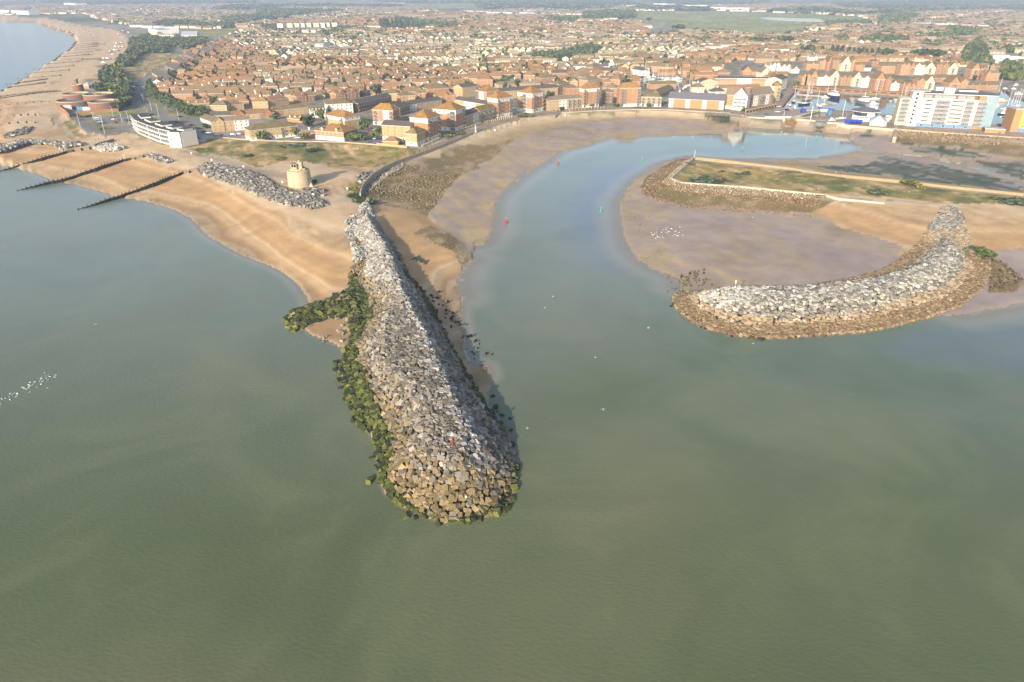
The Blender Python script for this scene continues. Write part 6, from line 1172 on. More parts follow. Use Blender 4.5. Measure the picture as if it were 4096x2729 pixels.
# the houses beyond, thousands of them, as one mass
def stuff_houses(L):
    V, F, CL = [], [], []
    for x, y, th, w, d, h, wl_, rf, turn, ter, phr in L:
        c, s = math.cos(th), math.sin(th); ov = .35; rh = (d if not turn else w)*.31; z = 6.0
        def T(a, b, zz): V.append((x+c*a-s*b, y+s*a+c*b, z+zz)); return len(V)-1
        wc = np.array(lin(WALLC[wl_]))*rnd.uniform(.88, 1.1); rc = np.array(lin(ROOFC[rf]))*rnd.uniform(.8, 1.2); dc = np.array(lin('#4b4a48'))
        b = [T(0,0,-.4),T(w,0,-.4),T(w,d,-.4),T(0,d,-.4),T(0,0,h),T(w,0,h),T(w,d,h),T(0,d,h)]
        for q in ((0,1,5,4),(1,2,6,5),(2,3,7,6),(3,0,4,7)): F.append([b[i] for i in q]); CL.append(wc)
        def roofq(*q): F.append(list(q)); CL.append(rc)
        if not turn:
            g0, g1 = T(0,d/2,h+rh*.94), T(w,d/2,h+rh*.94); F.append([b[4],b[7],g0,g0]); CL.append(wc); F.append([b[5],b[6],g1,g1]); CL.append(wc)
            r0, r1 = T(-ov,d/2,h+rh), T(w+ov,d/2,h+rh); roofq(T(-ov,-ov,h-.15),T(w+ov,-ov,h-.15),r1,r0); roofq(T(w+ov,d+ov,h-.15),T(-ov,d+ov,h-.15),r0,r1)
        else:
            g0, g1 = T(w/2,0,h+rh*.94), T(w/2,d,h+rh*.94); F.append([b[4],b[5],g0,g0]); CL.append(wc); F.append([b[7],b[6],g1,g1]); CL.append(wc)
            r0, r1 = T(w/2,-ov,h+rh), T(w/2,d+ov,h+rh); roofq(T(w+ov,-ov,h-.15),T(w+ov,d+ov,h-.15),r1,r0); roofq(T(-ov,d+ov,h-.15),T(-ov,-ov,h-.15),r0,r1)
        if y < 1900:
            n = max(1, int(w/3.0)); ns = 2 if h > 4 else 1
            for sI in range(ns):
                for i in range(n):
                    a = (i+.5)*w/n; z0 = .9+sI*2.6; wd = .65; F.append([T(a-wd,-.03,z0),T(a+wd,-.03,z0),T(a+wd,-.03,z0+1.2),T(a-wd,-.03,z0+1.2)]); CL.append(dc if rnd.random() < .75 else np.array(lin('#c9c7c0')))
            if rnd.random() < .3:
                a = w*rnd.random(); t = d/2
                if not turn:
                    q = [T(a-.4,t-.4,h+rh-.6),T(a+.4,t-.4,h+rh-.6),T(a+.4,t+.4,h+rh-.6),T(a-.4,t+.4,h+rh-.6),T(a-.4,t-.4,h+rh+.9),T(a+.4,t-.4,h+rh+.9),T(a+.4,t+.4,h+rh+.9),T(a-.4,t+.4,h+rh+.9)]
                    for f in ((0,1,5,4),(1,2,6,5),(2,3,7,6),(3,0,4,7),(4,5,6,7)): F.append([q[i] for i in f]); CL.append(wc*.8)
    return np.array(V), np.array(F), np.array(CL)
v, f, c = stuff_houses([s_ for s_ in SPEC if id(s_) not in near])
HM = mat('town_surfaces', attr='Col', rough=.9, var=.1, scale=.3, scale2=.05, spec=.2)
me = bpy.data.meshes.new('distant_houses'); me.from_pydata([tuple(p) for p in v], [], [tuple(dict.fromkeys(q)) for q in f.tolist()]); me.materials.append(HM)
lc = np.array([len(set(q)) for q in f.tolist()]); a = me.color_attributes.new('Col', 'FLOAT_COLOR', 'CORNER'); cc = np.ones((lc.sum(), 4), np.float32); cc[:, :3] = np.repeat(c, lc, axis=0); a.data.foreach_set('color', cc.ravel()); me.update()
tag(link('distant_houses', me), 'thousands of small houses in rows spreading to the skyline', 'houses', kind='stuff')
# ------------------------------------------------------------------ trees
LEAF = mat('foliage', attr='Col', rough=.85, var=.25, scale=.6, spec=.2); BARK = mat('bark', '#4a3d30', .95, .2, 1)
def crown_arrays(seed, n, kind='round', leaf=.17):
    r = np.random.default_rng(seed); lobes = []
    for i in range(9):
        a = r.uniform(0, 6.28); rad_ = r.uniform(.1, .62) if i else 0; lobes.append((rad_*math.cos(a)*.8, rad_*math.sin(a)*.8, r.uniform(.25, .85), r.uniform(.26, .42)))
    if kind == 'poplar': lobes = [(r.uniform(-.06, .06), r.uniform(-.06, .06), z, .17+.13*math.sin(math.pi*min(1, z+.1))) for z in np.linspace(.12, .92, 9)]
    if kind == 'bush': lobes = [(x, y, z*.45+.05, s) for x, y, z, s in lobes]
    V, F, CL = [], [], []
    for i in range(n):
        lx, ly, lz, lr = lobes[r.integers(0, 9)]; d = r.normal(size=3); d /= np.linalg.norm(d); rr = lr*r.uniform(.55, 1.05); p = np.array([lx, ly, lz])+d*rr*np.array([1, 1, .85]); p[2] = max(.02, p[2])
        nrm = d*.7+r.normal(size=3)*.5; nrm /= np.linalg.norm(nrm); t = np.cross(nrm, r.normal(size=3)); t /= np.linalg.norm(t); b = np.cross(nrm, t); s = leaf*r.uniform(.6, 1.3); k = len(V)
        for aa, bb in ((-1,-.5),(.1,-1),(1,.2),(-.2,.95)): V.append(p+(t*aa*r.uniform(.7,1.2)+b*bb*r.uniform(.7,1.2))*s)
        F.append([k,k+1,k+2,k+3]); CL.append(r.uniform(.6, 1.35))
    return np.array(V), np.array(F), np.array(CL)
CROWN = [crown_arrays(300+i, 170) for i in range(6)]; CROWNS_LOW = [crown_arrays(330+i, 46, leaf=.27) for i in range(6)]; POP = [crown_arrays(360+i, 150, 'poplar', .12) for i in range(3)]; BUSH = [crown_arrays(380+i, 200, 'bush', .13) for i in range(3)]
GREEN = {'mid':'#5a6736','dark':'#44522f','olive':'#72733f','blue':'#566248','gold':'#93863a'}
def crown_mesh(arr, col, name='crown'):
    v, f, c = arr; return np_mesh(name, v, f, [LEAF], fcol=np.array(lin(col))[None]*c[:, None])
TREEM = {}
def tree(x, y, w, h, col, label, cat='tree', name='tree', group=None, kind='round', z=None):
    key = (kind, col, rnd.randint(0, 2))
    if key not in TREEM:
        arr = {'round':CROWN, 'poplar':POP, 'bush':BUSH}[kind][key[2]]; TREEM[key] = crown_mesh(arr, GREEN[col], 'crown' if kind != 'bush' else 'foliage')
        if 'trunk' not in TREEM:
            mb = MB(); mb.tube((0,0,-.05),(0.02,.01,.5),.055,.03,BARK,7)
            for a in range(4): mb.tube((0.01,0,.3+a*.05),(.22*math.cos(a*1.6),.22*math.sin(a*1.6),.62),.022,.008,BARK,5,False)
            TREEM['trunk'] = mb.mesh('trunk')
    zz = 6.0 if z is None else z; root = empty(name, (x, y, zz), rnd.uniform(0, 6.28), label, cat, group)
    o = link('foliage' if kind == 'bush' else 'crown', TREEM[key], root, (0, 0, h*.12 if kind != 'bush' else 0)); o.scale = (w, w, h*.9)
    t = link('trunk', TREEM['trunk'], root); t.scale = (w, w, h)
    return root
far_t = []; NT = 0; cand = []
for k, out, sp, cw, ch in WOODS:
    P = W(k, out); x, y = scatter_poly(P, sp, .42)
    for a, b in zip(x, y): cand.append((a, b, cw*rnd.uniform(.75, 1.2), ch*rnd.uniform(.75, 1.2), 'wood'))
for a, b in STREET_TREES:
    if not ((int(a//3), int(b//3)) in OCC): cand.append((a, b, rnd.uniform(3, 6.5), rnd.uniform(4, 8), 'street'))
xs = np.array([c[0] for c in cand]); ys = np.array([c[1] for c in cand]); badw = inpoly(SEA, xs, ys)
for P in BEACH[:1]+ROAD+PROM+list(BASINS.values()): badw |= inpoly(P, xs, ys)
cand = [c for c, b in zip(cand, badw) if not b]; cand.sort(key=lambda c: math.hypot(c[0], c[1]))
for k, out in FARW:
    P = W(k, out, 6); P = [p if p.length < 9000 else p*(9000/p.length) for p in P]; x, y = scatter_poly(P, 34, .45)
    for a, b in zip(x, y): far_t.append((a, b, rnd.uniform(22, 48), rnd.uniform(8, 15)))
NAMED = [  # single trees and shrubs one can point at
 (2,1750,185,9,8,'dark','big dark round tree in the middle of the red roofed estate'),(2,1830,180,10,8.5,'dark','second big dark tree right of its neighbour in the red roofed estate'),(2,1290,262,8,7,'mid','tree beside the brown roofed block with white bays'),(2,1380,235,6,6,'mid','small round tree beside the red brick flats'),
 (2,1505,590,9,9,'dark','dense dark tree between the two blocks by the dunes'),(2,1640,520,6,9,'mid','tall tree before the buff tower'),(2,960,735,5,6,'mid','tree standing before the long buff flats on the left'),(2,1330,690,5,7,'olive','tree at the right end of the long buff flats'),(2,1010,735,4,4,'olive','shrubby tree in the middle front of the long buff flats'),(2,1450,720,6,5,'olive','bushy tree by the low garage row'),(2,2000,740,7,6,'mid','bushy tree right of the white based orange block'),(2,2110,740,5,4,'mid','low tree by the small car park at the dunes'),(2,350,600,5,4,'mid','garden tree by the gabled end near the roundabout'),
 (2,1110,500,6,4,'mid','garden tree behind the long buff flats'),(2,740,290,7,5,'dark','tree between the buff house blocks'),
 (3,290,370,10,11,'dark','tall dark tree by a lamp post behind the leftmost tower'),(3,850,350,8,9,'dark','dark tree between the olive roofed block and the half brick block'),(3,60,880,8,6,'mid','bush at the corner of the small car park'),(3,165,760,6,7,'mid','tree behind the small car park'),(3,250,850,4,4,'olive','pale green bush among the parked cars'),(3,330,800,5,5,'mid','tree at the left end of the buff slab'),(3,360,860,4,3.5,'olive','round bush at the foot of the buff slab'),(3,2240,400,7,6,'dark','dark tree right of the round balcony tower'),(3,1150,215,8,7,'mid','tree among roofs behind the pyramid roofed house'),(3,530,200,9,7,'mid','tree among the red roofs by a long brown roof'),(3,1980,600,12,1.6,'olive','low hedge at the foot of the round balcony tower'),(3,1200,800,10,1.6,'mid','low hedge in front of the tallest orange tower'),(3,1100,830,6,1.8,'olive','clipped hedge by the promenade bend'),
 (4,530,650,4,4,'mid','small palm like tree before the low link block'),(4,410,680,4,3,'dark','dark bush before the low link block'),(4,745,640,4,3,'mid','bush at the foot of the second orange tower from the right'),(4,1030,640,6,3,'mid','hedge between the last two orange towers'),(4,1380,640,4,3,'mid','shrub before the three storey buff block'),(5,905,815,4.5,4,'mid','round green bush at the corner of the white gables'),(5,1575,480,5,6,'mid','palm like tree at the top of the quay ramp'),(5,1920,430,5,6,'mid','tree between the first two tall gables on the harbour front'),(6,470,410,5,6,'olive','tree left of the middle orange gable'),(6,1725,360,4,6,'dark','dark purple tree before the lone orange gable'),
 ('d',145,400,22,14,'dark','big round dark tree at the near edge of the marsh'),('c',2275,405,24,13,'dark','large dark tree beside the white mast on the marsh'),('c',1530,275,26,13,'dark','large dark oak at the left edge of the marsh'),('c',1255,190,16,9,'dark','lone tree out on the marsh'),('c',470,410,9,7,'gold','yellow tree among the pale houses')]
NT = 0
for k, x, y, w, h, c_, lb in NAMED: p = G(k, x, y); tree(p.x, p.y, w, h, c_, lb); NT += 1
pop = [('d',362,500,14,13),('d',495,500,8,11),('d',580,510,9,13),('d',625,515,9,13),('d',668,515,10,13),('d',735,515,8,11),('d',780,520,8,11),('d',825,530,10,12),('d',860,525,9,12),('d',895,530,8,11),('d',945,530,8,11),('d',1003,535,9,13),('d',1080,540,13,12),('d',1360,540,14,11),('d',1455,548,14,12),('d',1545,548,14,12),('d',1605,555,8,8)]
pops = 'first second third fourth fifth sixth seventh eighth ninth tenth eleventh twelfth thirteenth fourteenth fifteenth sixteenth seventeenth'.split()
for i, (k, x, y, w, h) in enumerate(pop): p = G(k, x, y); tree(p.x, p.y, w*1.25, h*1.15, 'dark', f'dense upright tree, {pops[i]} from the left in the row behind the harbour', name='poplar_tree', group='upright trees behind the harbour', kind='poplar' if w < 12 else 'round'); NT += 1
pb = [1150,1175,1195,1215,1255,1290,1330,1400]
for i, x in enumerate(pb): p = G('b', x, 258); tree(p.x, p.y, 16, 23, 'dark', f'tall thin poplar beyond the pale estate, {pops[i]} from the left', name='poplar_tree', group='poplars beyond the pale estate', kind='poplar'); NT += 1
for k, x, y, w, h, c_, z, lb in (('i',1100,450,15,2.6,'blue',5,'largest grey green shrub on the grassy island'),('i',1510,365,8,1.6,'blue',5,'small grey green shrub behind the largest one on the island'),('i',1275,340,4,1.3,'blue',5,'tiny shrub between the two island shrubs'),('i',935,275,5,1.4,'mid',5,'green shrub by the pale wall at the island tip'),('j',800,590,9,3,'blue',5,'round grey shrub in the middle of the island'),('j',1150,480,9,2,'olive',5,'olive shrub on the far edge of the island'),('j',1270,530,4,1.2,'gold',5,'yellowish tuft on the island'),('j',2250,680,14,2.2,'blue',5.2,'dark shrub at the right edge on the island'),('j',2020,640,4,1.6,'mid',5.2,'small shrub at the right end of the island'),('j',1920,1210,9,3,'mid',2.4,'bright green weed bush beside the curved breakwater'),('j',1850,1150,5,2.2,'mid',3,'upper green weed bush beside the curved breakwater'),
 (2,1380,780,17,2.6,'blue',6,'largest shrub on the dunes before the long buff flats'),(2,1540,845,9,1.8,'dark',6,'small dark shrub on the dunes'),(2,1170,790,9,1.5,'olive',6,'brownish shrub on the dunes'),(2,300,825,8,1.2,'olive',6,'low olive shrub by the beach flats'),(2,1190,920,8,1.2,'olive',6,'low shrub at the near edge of the dunes'),(2,820,900,6,1.4,'dark',6,'dark shrub in the middle of the dunes'),('s',820,240,8,1.4,'olive',6,'scrub beside the curved wall'),('s',840,330,9,1.8,'dark',6,'dark scrub at the end of the curved wall'),('s',900,400,8,1.8,'dark',5.5,'dark scrub where the wall meets the rocks'),('s',960,400,8,2,'dark',5,'darkest bush at the root of the near breakwater'),('k',1220,930,4,2.4,'dark',6,'dark bush in the shadow of the round tower'),('k',1560,1190,5,1.2,'olive',6,'tufty bush by the white topped rock'),(1,960,470,8,1.6,'dark',6,'long low bush in front of the brick yard wall'),(1,1300,535,3,1.2,'mid',6,'small bush at the end of the car park'),(1,1440,515,4,2,'mid',6,'bush beside the first curved flat'),(1,1640,455,9,2.6,'mid',6,'bushy clump above the curved flats'),(1,1180,605,9,1.0,'olive',6,'planting on the left roundabout'),(1,2000,530,10,1.0,'olive',6,'planting on the right roundabout')):
    p = G(k, x, y, z); tree(p.x, p.y, w, h*1.5, c_, lb, 'shrub', 'shrub', kind='bush', z=gz(p.x, p.y)-.1)
nind = 300-NT; lab = {'wood':'tree in the belt of trees','street':'garden tree among the houses'}
for i, (x, y, w, h, kd) in enumerate(cand):
    if i >= nind: break
    c_ = rnd.choice(('dark','dark','mid','blue','mid') if kd == 'wood' else ('mid','dark','olive','mid')); big = 'large' if h > 6.5 else ('medium' if h > 5 else 'small'); px = 1176.5+(x/(y*CP+98*SP))*FOC/1.7408
    if kd == 'wood': where = 'in the hedge beside the main road' if y < 620 and px > 330 else ('in the clump behind the round brick works' if y < 900 else 'in the wood behind the shingle track')
    else: where = 'among the roofs on the left' if px < 700 else ('among the roofs in the middle' if px < 1250 else 'among the roofs on the right')
    tone = {'dark':'dark green','mid':'mid green','blue':'greyish green','olive':'olive green'}[c_]
    tree(x, y, w, h, c_, f'{big} {tone} round tree {where}', group='trees '+where)
extra = []
for s_ in rnd.sample(SPEC, min(len(SPEC), 4200)):
    d_ = math.hypot(s_[0], s_[1]); x, y = s_[0]+rnd.uniform(-4, 12), s_[1]+rnd.uniform(9, 14)
    if d_ > 750 and not ((int(x//3), int(y//3)) in OCC):
        for q in range(1 if d_ < 1500 else 3): extra.append((x+rnd.gauss(0, 4), y+rnd.gauss(0, 4), rnd.uniform(4.5, 8.5)*(1 if d_ < 1500 else 1.5), rnd.uniform(6, 10), 'street'))
cand += extra
V, F, CL, off = [], [], [], 0; tg = [np.array(lin(GREEN[c])) for c in ('dark','dark','mid','blue','olive')]
for lst, lowp in ((cand[nind:], .5), (far_t, 1)):
    for c in lst:
        x, y, w, h = c[:4]; d = math.hypot(x, y); v, f, cl = CROWNS_LOW[rnd.randint(0, 5)] if d > 800 else CROWN[rnd.randint(0, 5)]; a = rnd.uniform(0, 6.28); ca, sa = math.cos(a), math.sin(a)
        q = np.stack([x+(v[:,0]*ca-v[:,1]*sa)*w, y+(v[:,0]*sa+v[:,1]*ca)*w, 6+v[:,2]*h], -1); V.append(q); F.append(f+off); off += len(v); CL.append(rnd.choice(tg)[None]*cl[:, None])
tag(link('distant_trees', np_mesh('distant_trees', np.concatenate(V), np.concatenate(F), [LEAF], fcol=np.concatenate(CL))), 'woods and garden trees merging into the hazy distance', 'trees', kind='stuff')
def ordn(n): return f"{n}{'th' if 10 <= n % 100 <= 20 else {1:'st',2:'nd',3:'rd'}.get(n % 10, 'th')}"
by = {}
for o in COL.objects:
    if o.parent is None and o.get('category') in ('house', 'tree') and o.get('group', '').startswith(('houses of', 'trees ')): by.setdefault(o['label'], []).append(o)
for lb, L in by.items():
    if len(L) > 1:
        for i, o in enumerate(sorted(L, key=lambda o: o.location.x/(o.location.y*CP+98*SP))): o['label'] = f"{lb}, {ordn(i+1)} from left"
print('houses', len(SPEC), 'ind', NIND, 'trees', len(cand), len(far_t))
# ================================================================== CARS, BOATS, BUOYS, POSTS, BIRDS, PEOPLE
TYRE = mat('tyre', '#1d1d1e', .9, 0); CARGL = mat('car_glass', '#22292e', .1, 0, spec=.6); CHR = mat('hub_metal', '#9a9a9a', .4, 0, metal=.8); LAMPM = mat('lamp_lens', '#d9d6cc', .2, 0)
PAINT = {'white':'#d8d8d6','silver':'#a4a8ab','black':'#1e2022','grey':'#55595d','blue':'#35567f','red':'#9c2320','pale blue':'#8fb0c4'}
CARS = {}
def car_proto(c):
    m = mat('car_paint_'+c.replace(' ', '_'), PAINT[c], .3, 0, spec=.6); prof = [(-2.1,.35),(-2.12,.75),(-1.95,.92),(-1.1,.98),(1.25,1.0),(2.05,.9),(2.12,.6),(2.08,.35)]
    mb = MB(); n = len(prof)
    for y in (-.86, .86): 
        i = len(mb.v); mb.v += [(x, y*(.94 if z > .9 else 1), z) for x, z in prof]; mb.f.append(tuple(i+j for j in (range(n) if y < 0 else reversed(range(n))))); mb.m.append(mb.mi(m))
    for j in range(n): mb.f.append((j, (j+1) % n, n+(j+1) % n, n+j)[::-1]); mb.m.append(0)
    body = mb.mesh('body'); g = MB(); g.v += [(-1.75,-.78,.93),(1.0,-.78,.97),(1.0,.78,.97),(-1.75,.78,.93),(-1.35,-.64,1.42),(.25,-.64,1.44),(.25,.64,1.44),(-1.35,.64,1.42)]
    for f, mm in (((0,1,5,4),CARGL),((1,2,6,5),CARGL),((2,3,7,6),CARGL),((3,0,4,7),CARGL),((4,5,6,7),m)): g.f.append(f); g.m.append(g.mi(mm))
    return body, g.mesh('cabin')
wb = MB(); wb.tube((0,-.1,0),(0,.1,0),.32,.32,TYRE,12); wb.tube((0,-.115,0),(0,.115,0),.18,.18,CHR,8); WHEEL = wb.mesh('wheel'); lb_ = MB(); lb_.box(0,.05,-.17,.17,0,.14,LAMPM); HEADL = lb_.mesh('headlight')
def car(k, x, y, c, ang, label, group=None):
    if c not in CARS: CARS[c] = car_proto(c)
    p = G(k, x, y, 6); r = empty('parked_car', (p.x, p.y, gz(p.x, p.y)+.03), R(ang), label, 'car', group); link('body', CARS[c][0], r); link('cabin', CARS[c][1], r)
    for a in (-1.3, 1.3):
        for b in (-.78, .78): link('wheel', WHEEL, r, (a, b, .32))
    for b in (-.6, .6): link('headlight', HEADL, r, (2.07, b, .6))
for i, (k, x, y, c, a, lb) in enumerate((
 (1,1082,487,'white',15,'white car at the back of the left row in the beach car park'),(1,1098,503,'silver',15,'silver car second from the back in the left row of the beach car park'),(1,1115,520,'blue',15,'dark blue car in the left row of the beach car park'),(1,1128,533,'silver',15,'silver car near the front of the left row of the beach car park'),(1,1142,548,'black',15,'black car at the front of the left row of the beach car park'),
 (1,1262,487,'black',10,'black car at the back of the right row in the beach car park'),(1,1282,503,'white',10,'white car beside the red one in the beach car park'),(1,1305,513,'red',10,'red car in the beach car park'),(1,912,510,'black',12,'dark car driving past the brick yard wall'),(1,1492,464,'white',10,'white van like car behind the first curved flat'),(1,1462,452,'black',10,'black car behind the curved flats'),
 (1,1500,117,'white',100,'white car coming down the main road'),(1,1525,217,'white',100,'white car by the road crossing'),(1,2015,474,'black',30,'dark car entering the roundabout'),(1,2137,572,'red',60,'small red car right of the roundabout'),(1,2192,602,'grey',-30,'grey car parked right of the roundabout'),(1,2225,610,'black',-30,'black car parked right of the roundabout'),(1,2210,715,'black',60,'black car in the shade of the white end wall'),
 ('p',1920,62,'silver',5,'silver car by the pavilion with the pale roof'),('p',1330,552,'silver',-15,'silver pickup in the yard of the round brick works'),
 (2,327,642,'black',-10,'black car on the road left of the white one'),(2,380,656,'white',-10,'white car on the road before the buff and white terrace'),(2,492,676,'blue',-5,'blue car on the road before the buff and white terrace'),(2,655,677,'pale blue',0,'pale blue car on the road before the buff and white terrace'),(2,727,673,'red',0,'red car at the left end of the long buff flats'),(2,1055,730,'black',70,'black car before the long buff flats'),(2,1372,712,'white',10,'white car by the low garage row'),
 (3,285,760,'silver',20,'silver blue van by the buff slab'),(3,228,780,'red',15,'red car in the small car park at the dunes'),(3,236,800,'white',15,'white car next to the red one at the dunes'),(3,285,862,'white',15,'white car beside the round bush at the dunes'),(3,318,865,'black',15,'black car beside the white one at the dunes'),(3,228,898,'black',0,'dark car at the front wall of the dune car park'),(3,292,904,'blue',0,'dark blue car at the front wall of the dune car park'),(3,612,893,'white',5,'white car in front of the buff slab'),(3,562,915,'black',30,'black car by the open car port'),
 ('l',100,672,'white',10,'white car at the foot of the quay ramp'),('l',330,765,'black',15,'black car on the quay grass with a trailer'),('l',65,820,'white',0,'white car parked on the quay by the lock'),(5,1200,852,'grey',0,'dark grey car parked nearest the quay wall'),('h',1490,800,'white',20,'white car by the boat yard on the quay'),('h',1490,862,'red',15,'red car by the boat yard on the quay'),('a',1232,788,'white',95,'white car far up the main road'),('a',1262,792,'grey',95,'grey car far up the main road'),('a',1258,868,'silver',100,'silver car by the bus stop on the main road'),('p',1330,500,'blue',10,'blue vehicle in the shade of the brick works'))): car(k, x, y, c, a, lb)
# boats
HULLM = {'white':mat('hull_white','#dcdad4',.35,0),'navy':mat('hull_navy','#24304a',.35,0),'green':mat('hull_green','#24382f',.35,0),'cream':mat('hull_cream','#d2c6a8',.4,0),'red':mat('hull_red','#9c3a2c',.4,0),'grey':mat('hull_grey','#6d7276',.4,0),'blue':mat('hull_blue','#34589a',.4,0)}
MASTM = mat('mast_alloy', '#d2d0ca', .4, 0); DECK = mat('deck_teak', '#b8a283', .8, .05, 2); CANV = mat('canvas_blue', '#2d3d78', .8, 0)
def hull_mesh(L, B, H, m):
    mb = MB(); S = [(-.5,.72,1),(-.25,.95,.92),(.05,1,.9),(.3,.75,.96),(.46,.25,1.06),(.5,.02,1.1)]; rows = []
    for t, w, s in S:
        i = len(mb.v); mb.v += [(t*L,-B/2*w,H*s),(t*L*.96,-B/2*w*.8,0.05),(t*L*.9,0,-.35),(t*L*.96,B/2*w*.8,.05),(t*L,B/2*w,H*s)]; rows.append(i)
    for a, b in zip(rows[:-1], rows[1:]):
        for j in range(4): mb.f.append((a+j, b+j, b+j+1, a+j+1)); mb.m.append(mb.mi(m))
        mb.f.append((a+4, b+4, b, a)); mb.m.append(mb.mi(DECK))
    mb.f.append(tuple(rows[0]+j for j in range(5))); mb.m.append(0); return mb.mesh('hull')
BH = {}
def boat(k, x, y, z, kind, hull, ang, label, L=10.5, mast=14.0, group=None, name=None):
    p = G(k, x, y, z); r = empty(name or ('sailing_yacht' if kind == 'sail' else 'motor_boat'), (p.x, p.y, z), R(ang), label, 'yacht' if kind == 'sail' else 'boat', group)
    B = L*.31; key = (hull, round(L), kind)
    if key not in BH: BH[key] = hull_mesh(L, B, L*.11, HULLM[hull])
    link('hull', BH[key], r); H = L*.10
    if kind == 'sail':
        if ('cab', round(L)) not in BH:
            mb = MB(); mb.v += [(-.15*L,-.1*L,H*.9),(.22*L,-.06*L,H*.95),(.22*L,.06*L,H*.95),(-.15*L,.1*L,H*.9),(-.13*L,-.085*L,H*.9+.55),(.16*L,-.05*L,H+.4),(.16*L,.05*L,H+.4),(-.13*L,.085*L,H*.9+.55)]
            for f in ((0,1,5,4),(1,2,6,5),(2,3,7,6),(3,0,4,7),(4,5,6,7)): mb.f.append(f); mb.m.append(mb.mi(HULLM['white']))
            BH[('cab', round(L))] = mb.mesh('cabin'); mb = MB(); mb.tube((.05*L,0,H),(-.3*L,0,H+1.3),.09,.07,MASTM,6); mb.tube((.03*L,0,H+1.25),(-.3*L,0,H+1.45),.2,.14,CANV,8); BH[('boom', round(L))] = mb.mesh('boom')
        link('cabin', BH[('cab', round(L))], r); link('boom', BH[('boom', round(L))], r)
        if 'mast' not in BH:
            mb = MB(); mb.tube((0,0,0),(0,0,1),.2,.14,MASTM,8); BH['mast'] = mb.mesh('mast'); mb = MB(); mb.tube((0,-1,0),(0,1,0),.05,.05,MASTM,5); BH['spreader'] = mb.mesh('spreader')
        m = link('mast', BH['mast'], r, (.06*L, 0, H)); m.scale = (1, 1, mast); s_ = link('spreader', BH['spreader'], r, (.06*L, 0, H+mast*.55))
        st = MB(); st.tube((.49*L,0,H*1.1),(.06*L,0,H+mast),.035,.03,MASTM,4,False); st.obj('stay', r)
    else:
        if ('sup', round(L)) not in BH:
            mb = MB(); mb.v += [(-.28*L,-.115*L,H*.9),(.22*L,-.09*L,H),(.22*L,.09*L,H),(-.28*L,.115*L,H*.9),(-.22*L,-.10*L,H+1.25),(.04*L,-.09*L,H+1.35),(.04*L,.09*L,H+1.35),(-.22*L,.10*L,H+1.25)]
            for f, mm in (((0,1,5,4),HULLM['white']),((1,2,6,5),CARGL),((2,3,7,6),HULLM['white']),((3,0,4,7),HULLM['white']),((4,5,6,7),HULLM['white'])): mb.f.append(f); mb.m.append(mb.mi(mm))
            BH[('sup', round(L))] = mb.mesh('cabin')
            mb = MB(); mb.box(-.2*L,-.02*L,-.07*L,.07*L,H+1.31,H+1.6,HULLM['white']); mb.tube((-.2*L,-.07*L,H+1.6),(-.24*L,0,H+2.3),.05,.05,MASTM,5); mb.tube((-.2*L,.07*L,H+1.6),(-.24*L,0,H+2.3),.05,.05,MASTM,5); BH[('fly', round(L))] = mb.mesh('flybridge')
        link('cabin', BH[('sup', round(L))], r); link('flybridge', BH[('fly', round(L))], r)
    return r
GH, GI, GE = 'boats in the harbour basin', 'yachts in the small inner basin', 'boats in the basin behind the white block'
